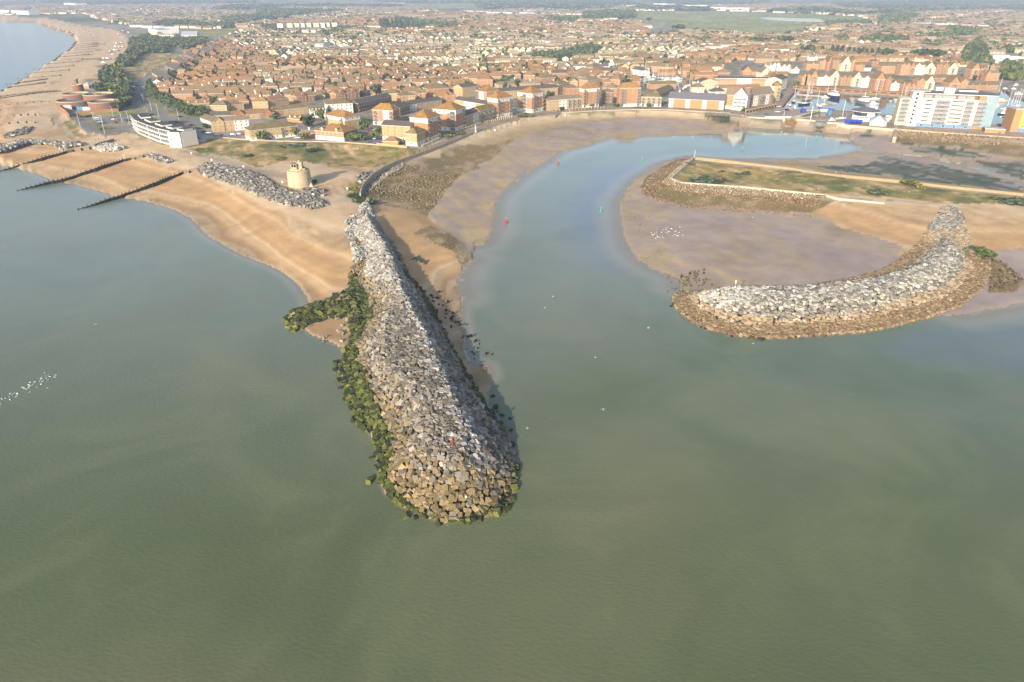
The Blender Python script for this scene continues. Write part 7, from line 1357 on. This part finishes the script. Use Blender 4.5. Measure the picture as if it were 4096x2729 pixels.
for a in ((('l',505,535,4.6,'sail','green',70,'dark green hulled yacht at the left pontoon',11,15,GH)),(('l',412,645,4.6,'motor','red',60,'small red boat at the end of the left pontoon',6,0,GH)),(('l',525,700,4.6,'motor','white',80,'white motor boat beside the quay grass',8,0,GH)),(('l',805,610,4.6,'sail','navy',25,'big navy hulled yacht on the near pontoon',14,19,GH)),(('l',865,490,4.6,'sail','grey',25,'grey yacht behind the big navy yacht',12,17,GH)),(('l',990,305,4.6,'sail','grey',60,'grey yacht on the far side of the long pontoon',11,14,GH)),(('l',1145,620,4.6,'sail','white',75,'white yacht at the right end of the near pontoon',9,13,GH)),(('l',1310,620,4.6,'sail','cream',10,'cream yacht without sails beside the little blue boat',10,4,GH)),(('l',1420,345,4.6,'sail','navy',70,'navy yacht moored left of the trawler',10,14,GH)),(('l',1385,425,4.6,'motor','white',10,'white cabin boat at the right end of the long pontoon',9,0,GH)),(('l',1220,680,4.6,'motor','blue',80,'little blue boat by the lock quay',7,0,GH)),
 (('h',965,400,4.6,'motor','white',5,'white motor yacht with a blue cover in the middle of the harbour',12,0,GH)),(('h',985,280,4.6,'sail','white',5,'white ketch in the middle of the harbour, farthest of three',13,17,GH)),(('h',955,475,4.6,'motor','white',5,'white motor boat nearest the harbour office',11,0,GH)),(('h',1030,530,4.6,'motor','grey',60,'grey boat right of the harbour office roof',8,0,GH)),(('h',1580,300,4.6,'sail','white',8,'farthest white boat of the raft beside the white block',12,15,GH)),(('h',1600,355,4.6,'motor','white',8,'second farthest white boat of the raft beside the white block',12,0,GH)),(('h',1640,400,4.6,'sail','white',8,'white yacht in the middle of the raft beside the white block',11,15,GH)),(('h',1610,460,4.6,'motor','white',8,'white motor boat in the middle of the raft beside the white block',13,0,GH)),(('h',1625,515,4.6,'motor','white',8,'second nearest boat of the raft beside the white block',12,0,GH)),(('h',1640,575,4.6,'motor','white',8,'nearest boat of the raft beside the white block',11,0,GH)),
 (('h',205,740,6.6,'sail','white',15,'white yacht standing ashore behind the lock',10,14)),(('l',1560,1040,6.3,'motor','white',8,'small white boat ashore left of the blue lorry',7,0)),
 (('w',1640,945,4.6,'sail','white',15,'leftmost yacht of the raft before the yellow block',11,15,GE)),(('w',1705,965,4.6,'sail','white',15,'second yacht of the raft before the yellow block',12,16,GE)),(('w',1765,955,4.6,'sail','cream',15,'third yacht of the raft before the yellow block',11,15,GE)),(('w',1820,915,4.6,'sail','white',15,'tall yacht of the raft before the yellow block',12,16,GE)),(('w',1875,890,4.6,'sail','white',15,'rightmost yacht of the raft before the yellow block',11,14,GE)),(('w',1410,880,4.6,'motor','white',80,'white motor boat at the glazed corner of the white block',12,0,GE)),(('w',1600,1060,4.6,'motor','navy',-30,'dark covered boat in the shade of the yellow block',10,0,GE)),(('w',1680,1110,4.6,'motor','grey',-30,'grey boat nearest in the shade of the yellow block',9,0,GE)),(('w',1490,600,4.6,'sail','white',80,'yacht at the far quay behind the white block',10,13,GE)),(('w',1625,560,4.6,'motor','blue',0,'blue fishing boat at the far quay behind the white block',10,0,GE)),(('w',1540,790,4.6,'motor','cream',0,'brown barge like boat behind the glazed corner',14,0,GE)),(('w',1900,650,6.2,'motor','white',0,'white boat ashore on the far right quay',9,0,GE)),(('w',1800,560,6.2,'motor','grey',0,'grey boat ashore on the far right quay',9,0,GE)),(('w',1850,470,6.2,'motor','white',20,'small boat ashore by the far right containers',8,0,GE)),
 (('m',440,335,4.6,'sail','white',30,'white yacht with the tallest mast at the left of the inner basin',13,20,GI)),(('m',120,335,4.6,'sail','grey',30,'yacht hidden behind the red pyramid roof of the inner basin',11,14,GI)),(('m',545,405,4.6,'sail','blue',20,'blue covered yacht nearest in the inner basin',10,13,GI)),(('m',570,240,4.6,'motor','white',10,'white boat at the far left of the inner basin',9,0,GI)),(('m',660,215,4.6,'motor','white',70,'white boat at the far pontoon of the inner basin',9,0,GI)),(('m',645,285,4.6,'sail','white',10,'yacht beside the twin piles of the inner basin',9,11,GI)),(('m',700,250,4.6,'motor','navy',5,'dark blue boat in the inner basin',9,0,GI)),(('m',775,270,4.6,'sail','grey',5,'grey yacht in the middle of the inner basin',9,11,GI)),(('m',860,265,4.6,'sail','white',5,'white yacht in the middle of the inner basin',10,12,GI)),(('m',915,335,4.6,'sail','white',5,'large white yacht in front middle of the inner basin',13,18,GI)),(('m',955,320,4.6,'sail','white',5,'second large white yacht in front middle of the inner basin',12,18,GI)),(('m',1010,290,4.6,'motor','white',5,'white cruiser right of the large yachts',10,0,GI)),(('m',1105,300,4.6,'sail','white',5,'yacht behind the big white cruiser',9,11,GI)),(('m',1180,335,4.6,'motor','white',5,'biggest white cruiser at the right of the inner basin',17,0,GI)),(('m',1240,275,4.6,'motor','white',5,'white cruiser behind the biggest one',12,0,GI)),(('m',1505,435,4.6,'sail','white',5,'white yacht by the brick terrace of the inner basin',10,13,GI)),(('m',1420,505,4.6,'motor','red',5,'white and red boat by the grass of the inner basin',9,0,GI)),(('m',1370,545,4.6,'motor','white',60,'small white boat at the near end of the inner basin',7,0,GI))):
    boat(*a)
for i, (x, y) in enumerate(((1075,402),(1115,400),(1060,432),(1090,435),(1130,436),(1050,462),(1085,466),(1020,478),(1040,505),(950,545),(985,540),(1000,548),(950,578),(1090,320),(1130,288),(1180,300))):
    boat('a', x, y, 6.2, 'motor', ('white','blue','white','cream','red')[i % 5], rnd.uniform(0, 180), ('white','blue','white','cream','red')[i % 5]+' beached fishing boat drawn up beside the shingle track', 8, 0, 'boats on the far shingle', 'fishing_boat')
# trawler and patrol boat
for k, x, y, hc, L, lb, top in (('l',1590,430,'navy',21,'navy and white trawler, largest vessel in the harbour','white'),('h',725,385,'grey',19,'grey hulled patrol boat with an orange topped mast','white')):
    p = G(k, x, y, 4.6); r = empty('trawler', (p.x, p.y, 4.6), R(-78), lb, 'ship'); link('hull', hull_mesh(L, L*.33, L*.15, HULLM[hc]), r); H = L*.14
    mb = MB(); mb.box(-.3*L, .25*L, -.12*L, .12*L, H*.9, H+1.6, HULLM['white']); mb.obj('deck_house', r); mb = MB(); mb.box(-.1*L, .16*L, -.10*L, .10*L, H+1.6, H+4.2, HULLM['white']); mb.box(-.105*L, .165*L, -.103*L, .103*L, H+2.9, H+3.7, CARGL); mb.obj('wheelhouse', r)
    mb = MB(); mb.tube((0,0,H+4.2),(0,0,H+9.5),.3,.12,MASTM,8); mb.tube((0,-1.6,H+7),(0,1.6,H+7),.1,.1,MASTM,6); mb.tube((.3,0,H+4.2),(-1.5,0,H+7.5),.12,.1,mat('orange_paint','#b8562c',.6,0),6); mb.obj('mast', r)
# pontoons
for k, a, b, w, lb in (('l',(605,335),(1345,388),2.2,'long pale floating pontoon across the harbour'),('l',(545,535),(1035,568),2.2,'shorter floating pontoon nearest the lock'),('l',(640,262),(345,602),2.4,'sloping gangway pontoon beside the brown quay ramp'),('h',(810,250),(815,470),3,'pontoon between the patrol boat and the motor yachts'),('m',(480,245),(1250,245),2,'pontoon along the far side of the inner basin'),('w',(1680,580),(1830,670),3,'dark pontoon behind the glazed corner')):
    A, B = G(k, *a, 4.6), G(k, *b, 4.6); v = B-A; mb = MB(); L = v.length; mb.box(0, L, -w/2, w/2, -.2, .55, SLAB)
    for i in range(int(L/14)+1): mb.tube((i*14+.5, w/2+.2, -1.5), (i*14+.5, w/2+.2, 2.6), .16, .16, SLAB, 6)
    tag(mb.obj('pontoon', loc=tuple(A), rz=math.atan2(v.y, v.x)), lb, 'pontoon')
# buoys
def buoy(k, x, y, c, lb):
    p = G(k, x, y, 0); m = mat('buoy_'+c, '#b3261e' if c == 'red' else '#3f9c72', .5, 0); r = empty('buoy', (p.x, p.y, 0), 0, lb, 'buoy', 'channel buoys'); mb = MB(); mb.lathe([(.01,-.5),(.8,-.4),(.85,.3),(.6,.4),(.01,.4)], m, 16); mb.obj('float', r)
    mb = MB(); mb.lathe([(.55,.4),(.24 if c == 'red' else .1,2.0),(.24 if c == 'red' else .05,2.4),(.01,2.4)], m, 10); mb.obj('tower', r); mb = MB(); mb.lathe([(.12,2.4),(.12,2.7),(.01,2.75)], LAMPM, 8); mb.obj('lamp', r)
buoy(4,372,1278,'red','red channel buoy farther up by the mud bank'); buoy('V',1163,513,'red','red channel buoy nearest the camera, off the mud'); buoy('i',440,250,'green','green channel buoy left of the island tip'); buoy('i',1488,135,'green','green buoy beside the mirrored white gables'); buoy('i',8,780,'green','green channel buoy nearest the camera'); buoy(5,1850,1166,'green','small green buoy below the sector gate')
# posts, lamps, poles
def pole(k, x, y, ytop, r0, cols, name, lb, cat, z=6.0, group=None, arm=0, base_z=None):
    p = G(k, x, y, z); h = max(1.2, top_z(k, p, ytop)-z); root = empty(name, (p.x, p.y, z), 0, lb, cat, group); mb = MB(); n = len(cols)
    for i, c in enumerate(cols): mb.tube((0,0,h*i/n-(.3 if i == 0 else 0)),(0,0,h*(i+1)/n), r0*(1-.3*i/n), r0*(1-.3*(i+1)/n), c, 8)
    mb.obj('pole', root)
    if arm:
        mb = MB(); mb.tube((0,0,h),(-arm,0,h+.2),.07,.05,cols[-1],6); mb.box(-arm-.55,-arm+.1,-.16,.16,h+.12,h+.26,STEEL); mb.obj('lamp_head', root)
    return root, h
WP = mat('white_paint','#d9d7d0',.6,0); RP = mat('red_paint','#a8402c',.7,.1,2); GP = mat('green_paint','#4f9273',.7,0); DP = mat('dark_paint','#2d2c2b',.6,0)
p = GT('t', 238, 318, 8.5); r, h = pole('t',238,318,100,.17,[RP,RP,RP],'marker_pole','red marker post on the crest of the near breakwater','marker',z=8.4); mb = MB(); mb.box(-.35,.35,-.3,.3,h,h+.12,WP); mb.lathe([(.22,h+.12),(.22,h+.6),(.01,h+.65)], WP, 10); mb.obj('lantern', r)
r, h = pole('r',533,250,200,.2,[GP,WP,GP,WP],'marker_pole','green and white marker post on the head of the curved breakwater','marker',z=6.6); mb = MB(); mb.lathe([(.35,h),(.35,h+.4),(.01,h+.5)], WP, 8); mb.obj('lantern', r)
r, h = pole('i',988,207,132,.13,[WP],'flag_pole','thin white mast at the tip of the grassy island','mast',z=5.6)
r, h = pole('l',965,1030,640,.28,[WP,WP],'signal_mast','tall white signal mast with a crossbar on the lock pier','mast'); mb = MB(); mb.tube((-5,0,h*.68),(5,0,h*.68),.12,.12,WP,6); mb.obj('crossbar', r)
pole('h',1255,912,752,.16,[WP],'flag_pole','white pole beside the hall with the pale pyramid roof','mast'); pole('l',235,945,780,.18,[WP],'flag_pole','white post at the corner of the lock quay','mast'); pole('l',1148,950,870,.2,[mat('yellow_paint','#c9a13a',.6,0)],'bollard_post','yellow post on the middle pier','post')
for x, t_, lb in ((2040,280,'left leg mast of the white twin masts on the marsh edge'),(2056,280,'right leg mast of the white twin masts on the marsh edge')): pole('c',x,335,t_,.8,[WP],'radio_mast',lb,'mast')
GL = 'street lamps round the left car park'; col = [WP]
for k, x, y, t_, lb in ((1,900,585,425,'nearest the grass bend'),(1,1048,500,420,'at the back of the car park'),(1,1065,505,425,'twin at the back of the car park'),(1,1175,660,460,'on the left roundabout'),(1,1145,520,460,'between the parked cars'),(1,1370,535,420,'right of the red car'),(1,1450,550,410,'left of the curved flats'),(1,1780,470,335,'beside the road sign'),(1,2005,512,375,'on the right roundabout'),(1,1700,405,280,'above the road verge'),(1,1612,305,215,'by the hedge'),(1,1270,465,355,'before the yard wall'),(1,1500,230,160,'by the crossing'),(1,1440,130,30,'at the bend of the road'),(1,1385,120,50,'by the kiosk'),(1,1180,90,25,'by the pavilion'),('a',1390,660,625,'far along the main road'),('a',1335,700,640,'along the main road verge'),('a',1180,790,720,'at the wood edge')):
    pole(k,x,y,t_,.13,col,'street_lamp','tall white street lamp '+lb,'street lamp',group=GL,arm=1.4)
for i, (k, x, y, t_) in enumerate(((3,942,948,868),(3,1110,882,810),(3,1265,828,745),(3,1560,722,650),(3,1715,676,615),(3,1890,636,575),(3,2080,602,545),(4,318,718,662),(4,760,690,635),(4,1000,668,615),(4,1236,664,610))):
    pole(k,x,y,t_,.12,[DP],'promenade_lamp',f'slim dark promenade lamp, {pops[i]} from the dune end','street lamp',group='lamps along the promenade',arm=.8)
pole('a',2035,430,330,.2,col,'street_lamp','tall lamp mast by the college field','street lamp',arm=2); pole(3,240,395,310,.2,col,'street_lamp','white lamp post in front of the tall dark tree','street lamp',arm=1)
for k, x, y, z, lb in ((3,615,1062,6,'red lifebuoy box at the bend of the curved wall'),(3,1527,722,6,'red lifebuoy box on the promenade'),(3,105,1428,5.8,'red lifebuoy box at the seaward end of the curved wall'),('i',862,305,5.4,'red lifebuoy box on the pale island wall'),('j',427,368,5.2,'red sign board on the far island edge'),('h',1620,945,6.2,'red and white lifebuoy stand at the wall before the white block'),('j',2330,580,5.2,'red sign board at the right island edge'),(6,2025,980,6.2,'red ball shaped buoy on the wall before the low shed')):
    p = G(k, x, y, z); r = empty('lifebuoy_stand', tuple(p), 0, lb, 'lifebuoy'); mb = MB(); mb.tube((0,0,-.3),(0,0,1.2),.07,.07,DP,6); mb.obj('pole', r); mb = MB(); mb.box(-.45,.45,-.12,.12,.9,1.9,mat('safety_red','#b02a22',.6,0)); mb.obj('board', r)
for k, x, y, lb in ((2,1205,1218,'white sign left of the round tower'),(2,768,1040,'white sign on the shingle path'),('k',1210,1500,'white post sign before the tower foot rocks'),(2,412,968,'white sign on the beach crest'),(2,183,888,'white sign by the beach flats'),(3,1622,748,'white sign at the top of the sheltered beach'),(4,450,722,'white sign on the sheltered beach wall'),('s',752,255,'tall thin white post by the curved wall')):
    p = G(k, x, y, 6); p.z = gz(p.x, p.y); r = empty('sign', tuple(p), 0, lb, 'sign'); mb = MB(); mb.tube((-.3,0,-.3),(-.3,0,1.1),.06,.06,WP,6); mb.tube((.3,0,-.3),(.3,0,1.1),.06,.06,WP,6); mb.obj('post', r); mb = MB(); mb.box(-.5,.5,-.06,.06,1.0,1.9,WP); mb.obj('board', r)
p = G(3,1407,782,6); r = empty('monument', tuple(p), 0, 'white stone pillar statue on the promenade', 'monument'); mb = MB(); mb.box(-.8,.8,-.8,.8,0,.8,WP); mb.obj('plinth', r); mb = MB(); mb.lathe([(.5,.8),(.4,3.2),(.65,3.4),(.65,3.7),(.3,3.8),(.35,4.6),(.2,5.2),(.01,5.3)], WP, 10); mb.obj('column', r)
PIL = mat('pillar_stone','#b59a6c',.9,.15,1)
pil = MB(); pil.box(-.28,.28,-.28,.28,0,1.5,PIL); pil.box(-.36,.36,-.36,.36,1.5,1.68,PIL); PILM = pil.mesh('pillar')
def pillars(k, a, b, n, lb):
    A, B = G(k, *a), G(k, *b)
    for i in range(n): tag(link('garden_pillar', PILM, loc=tuple(A.lerp(B, (i+.5)/n))), lb, 'pillar', 'pillars of the promenade gardens')
pillars(3,(800,950),(1010,860),12,'tan stone garden pillar before the narrow buff block'); pillars(3,(1230,770),(1470,690),14,'tan stone garden pillar right of the tallest orange tower'); pillars(3,(1500,680),(1820,622),14,'tan stone garden pillar before the buff and white link block'); pillars(4,(260,690),(900,655),18,'tan stone garden pillar before the blocks right of the round balcony tower')
blk(3,(368,925),(540,932),890,8,'tan','r_rust',rk='hip',rh=2.6,win=False,label='open car port with a red hipped roof at the dune car park',cat='car port',name='car_port')
mb = MB(); A, B = G(3,300,925), G(3,640,960); v = B-A; mb.box(0, v.length, -.15, .15, 0, 1.5, PIL); A2 = A; tag(mb.obj('garden_wall', loc=tuple(A), rz=math.atan2(v.y, v.x)), 'low tan wall in front of the dune car park', 'wall')
wallstrip('garden_wall', W(2, [(470,700),(750,728),(1200,748),(1600,752),(1890,760),(2290,790)]),   .4, 5.6, 6.8, CONC, 'long low wall between the dunes and the flats', 'wall')
p = G('h', 475, 862, 6.1); r = empty('tanker_lorry', tuple(p), R(-4), 'bright blue tanker lorry parked on the quay', 'lorry'); BLU = mat('lorry_blue','#2b3fae',.4,0)
mb = MB(); mb.tube((-2.2,0,2.2),(6.8,0,2.2),1.25,1.25,BLU,16); mb.obj('tank', r); mb = MB(); mb.box(-6.2,-3.4,-1.2,1.2,.7,3.5,BLU); mb.box(-6.25,-6.2,-1.05,1.05,2.0,3.2,CARGL); mb.obj('cab', r); mb = MB(); mb.box(-6.2,6.8,-1.0,1.0,.55,.95,DP); mb.obj('chassis', r)
for x in (-5.2,-2.4,4.0,5.3):
    for y in (-1.05, 1.05): o = link('wheel', WHEEL, r, (x, y, .5)); o.scale = (1.55, 1.6, 1.55)
for k, x, y, w, d, h, m, lb in (('l',760,825,4,2.5,3,BLUE,'blue control box on the lock quay'),('l',1290,915,5,3,3,STEEL,'grey control cabin on the middle pier'),('l',1470,890,3,2.5,4,mat('teal_paint','#4d7f97',.6,0),'teal winch box on the middle pier'),('l',80,975,22,.4,1.2,WP,'long white banner board on the quay wall'),('l',1330,810,6,3,2.4,WP,'white box by the blue footbridge'),('p',1520,515,5,3,2.6,mat('tarp_blue','#3d86b0',.7,.1,1),'blue tarpaulin covered tank in the works yard')):
    p = G(k, x, y, 6.1); mb = MB(); mb.box(-w/2, w/2, -d/2, d/2, 0, h, m); mb.box(-w/2-.15, w/2+.15, -d/2-.15, d/2+.15, h, h+.2, m); tag(mb.obj('control_box' if 'box' in lb or 'cabin' in lb else ('banner' if 'banner' in lb else 'tank'), loc=tuple(p)), lb, 'box' if 'box' in lb or 'cabin' in lb else ('banner' if 'banner' in lb else 'tank'))
A, B = G('l',1245,745,6.2), G('l',1600,775,6.2); v = B-A; L = v.length; r = empty('footbridge', tuple(A), math.atan2(v.y, v.x), 'blue steel footbridge over the lock head', 'footbridge'); mb = MB(); mb.box(0, L, -2, 2, 0, .5, BLUE); mb.obj('deck', r)
for s in (-1.9, 1.9):
    mb = MB(); mb.box(0, L, s-.05, s+.05, .5, 1.6, BLUE); mb.obj('railing', r)
# birds
BW_ = mat('gull_white','#e4e2dc',.8,0); BG_ = mat('gull_grey','#8f9498',.8,0)
def gull_mesh():
    me = bpy.data.meshes.new('b'); V = [(-.22,0,.10),(-.05,0,.12),(.12,0,.13),(.2,0,.22),(.26,0,.27),(.34,0,.26),(-.36,0,.11)]; E_ = [(0,1),(1,2),(2,3),(3,4),(4,5),(0,6)]
    me.from_pydata(V, E_, []); o = bpy.data.objects.new('b', me); COL.objects.link(o); o.modifiers.new('s', 'SKIN'); rr = [.085,.12,.1,.055,.06,.014,.02]
    for i, v in enumerate(me.skin_vertices[0].data): v.radius = (rr[i], rr[i]*.9); v.use_root = (i == 1)
    m2 = o.modifiers.new('u', 'SUBSURF'); m2.levels = 1; dg = bpy.context.evaluated_depsgraph_get(); out = bpy.data.meshes.new_from_object(o.evaluated_get(dg)); bpy.data.objects.remove(o); out.materials.clear(); out.materials.append(BW_); out.materials.append(BG_)
    for p_ in out.polygons: p_.material_index = 1 if (p_.center.x < .12 and p_.center.z > .16) else 0
    out.name = 'gull'; return out
GUL = gull_mesh(); wm = MB(); wm.face([(-.2,.0,.14),(.1,.02,.16),(.04,.5,.3),(-.1,.5,.28)], BG_); wm.face([(-.1,.5,.28),(.04,.5,.3),(-.08,.85,.22),(-.14,.8,.21)], BG_); WINGM = wm.mesh('wing')
def gull(k, x, y, z, lb, grp, s=1.0, fly=False):
    p = G(k, x, y, z); r = empty('gull', tuple(p), rnd.uniform(0, 6.28), lb, 'gull', grp); r.scale = (s, s, s); link('body', GUL, r, (0, 0, -.04))
    if fly:
        link('wing', WINGM, r); o = link('wing', WINGM, r); o.scale = (1, -1, 1)
for x, y in ((1405,335),(1543,383),(1745,405),(1412,425),(1478,430),(1557,450),(1720,467),(1300,467),(1300,515),(1455,500),(1515,548),(1272,560),(1258,603),(1345,597),(1290,688),(1090,615),(945,630),(902,706),(1020,711),(928,744),(710,785),(760,812),(820,842),(902,800),(1157,790),(1487,806),(935,932),(300,973),(330,985),(392,1015),(455,976),(535,972),(550,998),(518,1070),(290,1085),(168,1129),(55,1150),(315,1175),(5,1275),(15,1318)): gull('g',x,y,0,'white gull floating in the loose flock at the left edge','gulls floating at the left edge',1.0)
for i in range(44): gull('i', *( (rnd.uniform(530,870), rnd.choice((rnd.uniform(940,1000), rnd.uniform(1010,1060))))), .5,'white gull standing on the wet mud inside the curved breakwater','gulls on the inner mud',1.1)
for i in range(56): t_ = rnd.random(); gull(5, 440+t_*320+rnd.uniform(-30,30), 935+t_*100+rnd.uniform(-22,28), .5,'white swan like gull on the mud edge below the paved slope','gulls below the paved slope',1.7)
for k, x, y, lb in (('V',1271,682,'upper gull flying over the mouth of the channel'),('V',1252,708,'lower gull flying over the mouth of the channel'),('V',1368,822,'gull flying over the open water right of the breakwater'),('V',1386,942,'gull flying nearest the camera over open water'),('V',1490,754,'gull flying between the two breakwaters'),('V',1730,790,'gull flying just below the curved breakwater'),('V',1212,985,'gull flying right of the breakwater head'),('V',220,746,'gull flying over the sea on the left'),('V',1730,500,'gull flying over the inner mud')): gull(k,x,y,4,lb,None,1.1,True)
# people
SKIN = mat('skin','#b98a6e',.7,0); HAIRM = mat('hair','#3a2b20',.8,0)
def person(k, x, y, z, shirt, trous, pose, ang, label, rod=False):
    p = G(k, x, y, z); J = {}
    if pose == 'crouch': hipz, knee, foot = .42, [(.30,.12,.55),(.30,-.12,.55)], [(.12,.13,.04),(.12,-.13,.04)]; ch = (.12,0,.85); neck = (.16,0,1.0); hd = (.2,0,1.14); el = [(.32,.22,.75),(.32,-.22,.75)]; hn = [(.48,.08,.72),(.48,-.08,.72)]
    else:
        s = .22 if pose == 'walk' else .06; hipz, knee, foot = .92, [(s*.7,.1,.5),(-s*.3,-.1,.5)], [(s,.11,.04),(-s,-.11,.04)]; ch = (.02,0,1.3); neck = (.03,0,1.48); hd = (.05,0,1.62); el = [(-.02,.25,1.12),(-.02,-.25,1.12)]
        hn = [(.22,.16,1.05),(.25,-.1,1.08)] if pose == 'fish' else [(.08,.27,.87),(-.02,-.27,.87)]
    V = [(0,0,hipz),ch,neck,hd,(hd[0],0,hd[2]+.12)]; E_ = [(0,1),(1,2),(2,3),(3,4)]; rad_ = [.14,.17,.06,.10,.07]
    for s_, kn, ft, e, h_ in zip((1,-1), knee, foot, el, hn):
        i = len(V); V += [(0,.1*s_,hipz-.05),kn,(ft[0],ft[1],.08),(ft[0]+.17,ft[1],.04)]; E_ += [(0,i),(i,i+1),(i+1,i+2),(i+2,i+3)]; rad_ += [.10,.07,.05,.045]
        i = len(V); V += [(ch[0],.18*s_,ch[2]+.1),e,h_]; E_ += [(1,i),(i,i+1),(i+1,i+2)]; rad_ += [.065,.05,.035]; hb = i+2; d = (Vector(h_)-Vector(e)).normalized()
        pv = Vector(h_)+d*.08; V.append(tuple(pv)); E_.append((hb, len(V)-1)); rad_.append(.035); pi_ = len(V)-1
        for fI in range(4): V.append(tuple(pv+d*(.08+.01*(fI in (1,2)))+Vector((.0,.0,.024*(fI-1.5))))); E_.append((pi_, len(V)-1)); rad_.append(.009)
        V.append(tuple(Vector(h_)+d*.06+Vector((.05,0,.03)))); E_.append((hb, len(V)-1)); rad_.append(.01)
    me = bpy.data.meshes.new('b'); me.from_pydata(V, E_, []); o = bpy.data.objects.new('b', me); COL.objects.link(o); o.modifiers.new('s', 'SKIN')
    for i, v in enumerate(me.skin_vertices[0].data): v.radius = (rad_[i], rad_[i]); v.use_root = (i == 0)
    u = o.modifiers.new('u', 'SUBSURF'); u.levels = 1; dg = bpy.context.evaluated_depsgraph_get(); out = bpy.data.meshes.new_from_object(o.evaluated_get(dg)); bpy.data.objects.remove(o)
    out.materials.clear(); ms = [SKIN, mat('cloth_'+shirt.strip('#'), shirt, .9, 0), mat('cloth_'+trous.strip('#'), trous, .9, 0), DP]
    for m in ms: out.materials.append(m)
    for q in out.polygons:
        c = q.center; far_h = min((c-Vector(h_)).length for h_ in hn) < .13
        q.material_index = 0 if (c.z > neck[2]-.02 or far_h) else (3 if c.z < .1 else (2 if c.z < hipz+.03 and not any((c-Vector(e)).length < .2 for e in el) else 1)); q.use_smooth = True
    out.name = 'body'; r = empty('person', tuple(p), R(ang), label, 'person'); link('body', out, r); hb_ = MB(); hb_.lathe([(.115,hd[2]+.02),(.118,hd[2]+.1),(.08,hd[2]+.17),(.01,hd[2]+.195)], HAIRM, 10, (hd[0]-.015, 0)); hb_.obj('hair', r)
    if rod:
        rb_ = MB(); a = Vector(hn[0]); rb_.tube(a-Vector((.3,0,.15)), a+Vector((3.4,-.5,1.6)), .022, .008, DP, 5); ro = rb_.obj('fishing_rod', loc=tuple(p), rz=R(ang)); tag(ro, 'fishing rod held by the angler in the '+('white top' if shirt == '#d8d4cc' else 'dark top'), 'fishing rod')
def rock_top(k, x, y, z0):
    p = G(k, x, y, z0)
    for _ in range(6): hh = float(bw1_h(np.array([p.x]), np.array([p.y]))[0]); p = G(k, x, y, .5*p.z+.5*(hh+.35))
    return p.z
person('t',185,600,rock_top('t',185,600,7.5),'#2a2a30','#33343a','fish',-60,'angler in a dark top standing among boulders below the red post',True)
person('t',490,1320,rock_top('t',490,1320,5),'#d8d4cc','#8a6a50','crouch',20,'angler in a white top crouching low on the breakwater head',True)
for k, x, y, s, t_, po, a, lb in ((1,835,662,'#2d3138','#22252b','walk',60,'walker in dark clothes on the curved paved path'),(1,1108,735,'#33343c','#20242c','walk',10,'walker in dark clothes on the upper beach by the groyne'),(1,1412,790,'#cfcac2','#3a3a40','walk',40,'walker in a pale top on the beach before the curved flats'),(1,1068,738,'#a03a34','#2a2c33','walk',10,'walker in a red top near the end of the long groyne'),('p',1035,530,'#2d2f35','#22252b','walk',90,'walker at the top of the curved paved path'),('k',1715,1085,'#d2d0cc','#22252b','stand',30,'person in black and white right of the round tower'),('s',770,362,'#26282d','#1f2126','stand',80,'person in dark clothes by the scrub of the curved wall'),(3,785,1010,'#2d2f35','#22252b','walk',20,'walker in dark clothes where the path meets the promenade'),(3,2125,592,'#4a4f57','#22252b','walk',10,'walker on the promenade before the round balcony tower'),('l',410,890,'#d8d6d0','#2c3138','stand',10,'person in a white top on the lock quay'),('l',1590,790,'#33363c','#22252b','stand',10,'person on the blue footbridge end'),(2,710,0+1068,'#55504a','#2a2c33','walk',10,'distant walker on the shingle below the dunes'),('j',190,560,'#e0ded8','#2c3566','stand',0,'person in a white top standing on the island grass'),('j',1135,592,'#e0ded8','#6a6a60','stand',0,'second person in white on the right of the island'),('i',787,402,'#3a3438','#2a2628','crouch',40,'person crouching at the pale wall of the island'),('j',372,388,'#dedad2','#8a8a84','stand',0,'person in pale clothes on the far island edge'),(1,705,1072,'#2d2f33','#25272b','crouch',40,'person sitting on the beach between two groynes'),(1,1350,1135,'#c3cc4a','#6a6a60','crouch',0,'person in a bright yellow top sitting on the beach')):
    p0 = GT(k, x, y); person(k, x, y, p0.z, s, t_, po, a, lb)
# ================================================================== THE AIR
hz = MB(); hm = bpy.data.materials.new('haze_air'); hm.use_nodes = True
hn = hm.node_tree.nodes; hn.remove(hn['Principled BSDF']); pv = hn.new('ShaderNodeVolumePrincipled')
pv.inputs['Color'].default_value = (.66, .77, 1.0, 1); pv.inputs['Density'].default_value = HAZE; pv.inputs['Anisotropy'].default_value = 0.0
hm.node_tree.links.new(pv.outputs[0], hn['Material Output'].inputs['Volume'])
hz.box(-16000, 16000, -1200, 14500, -9.5, 112, hm)
ho = hz.obj('haze'); tag(ho, 'thin pale haze lying over the town and the sea', 'haze', kind='stuff')
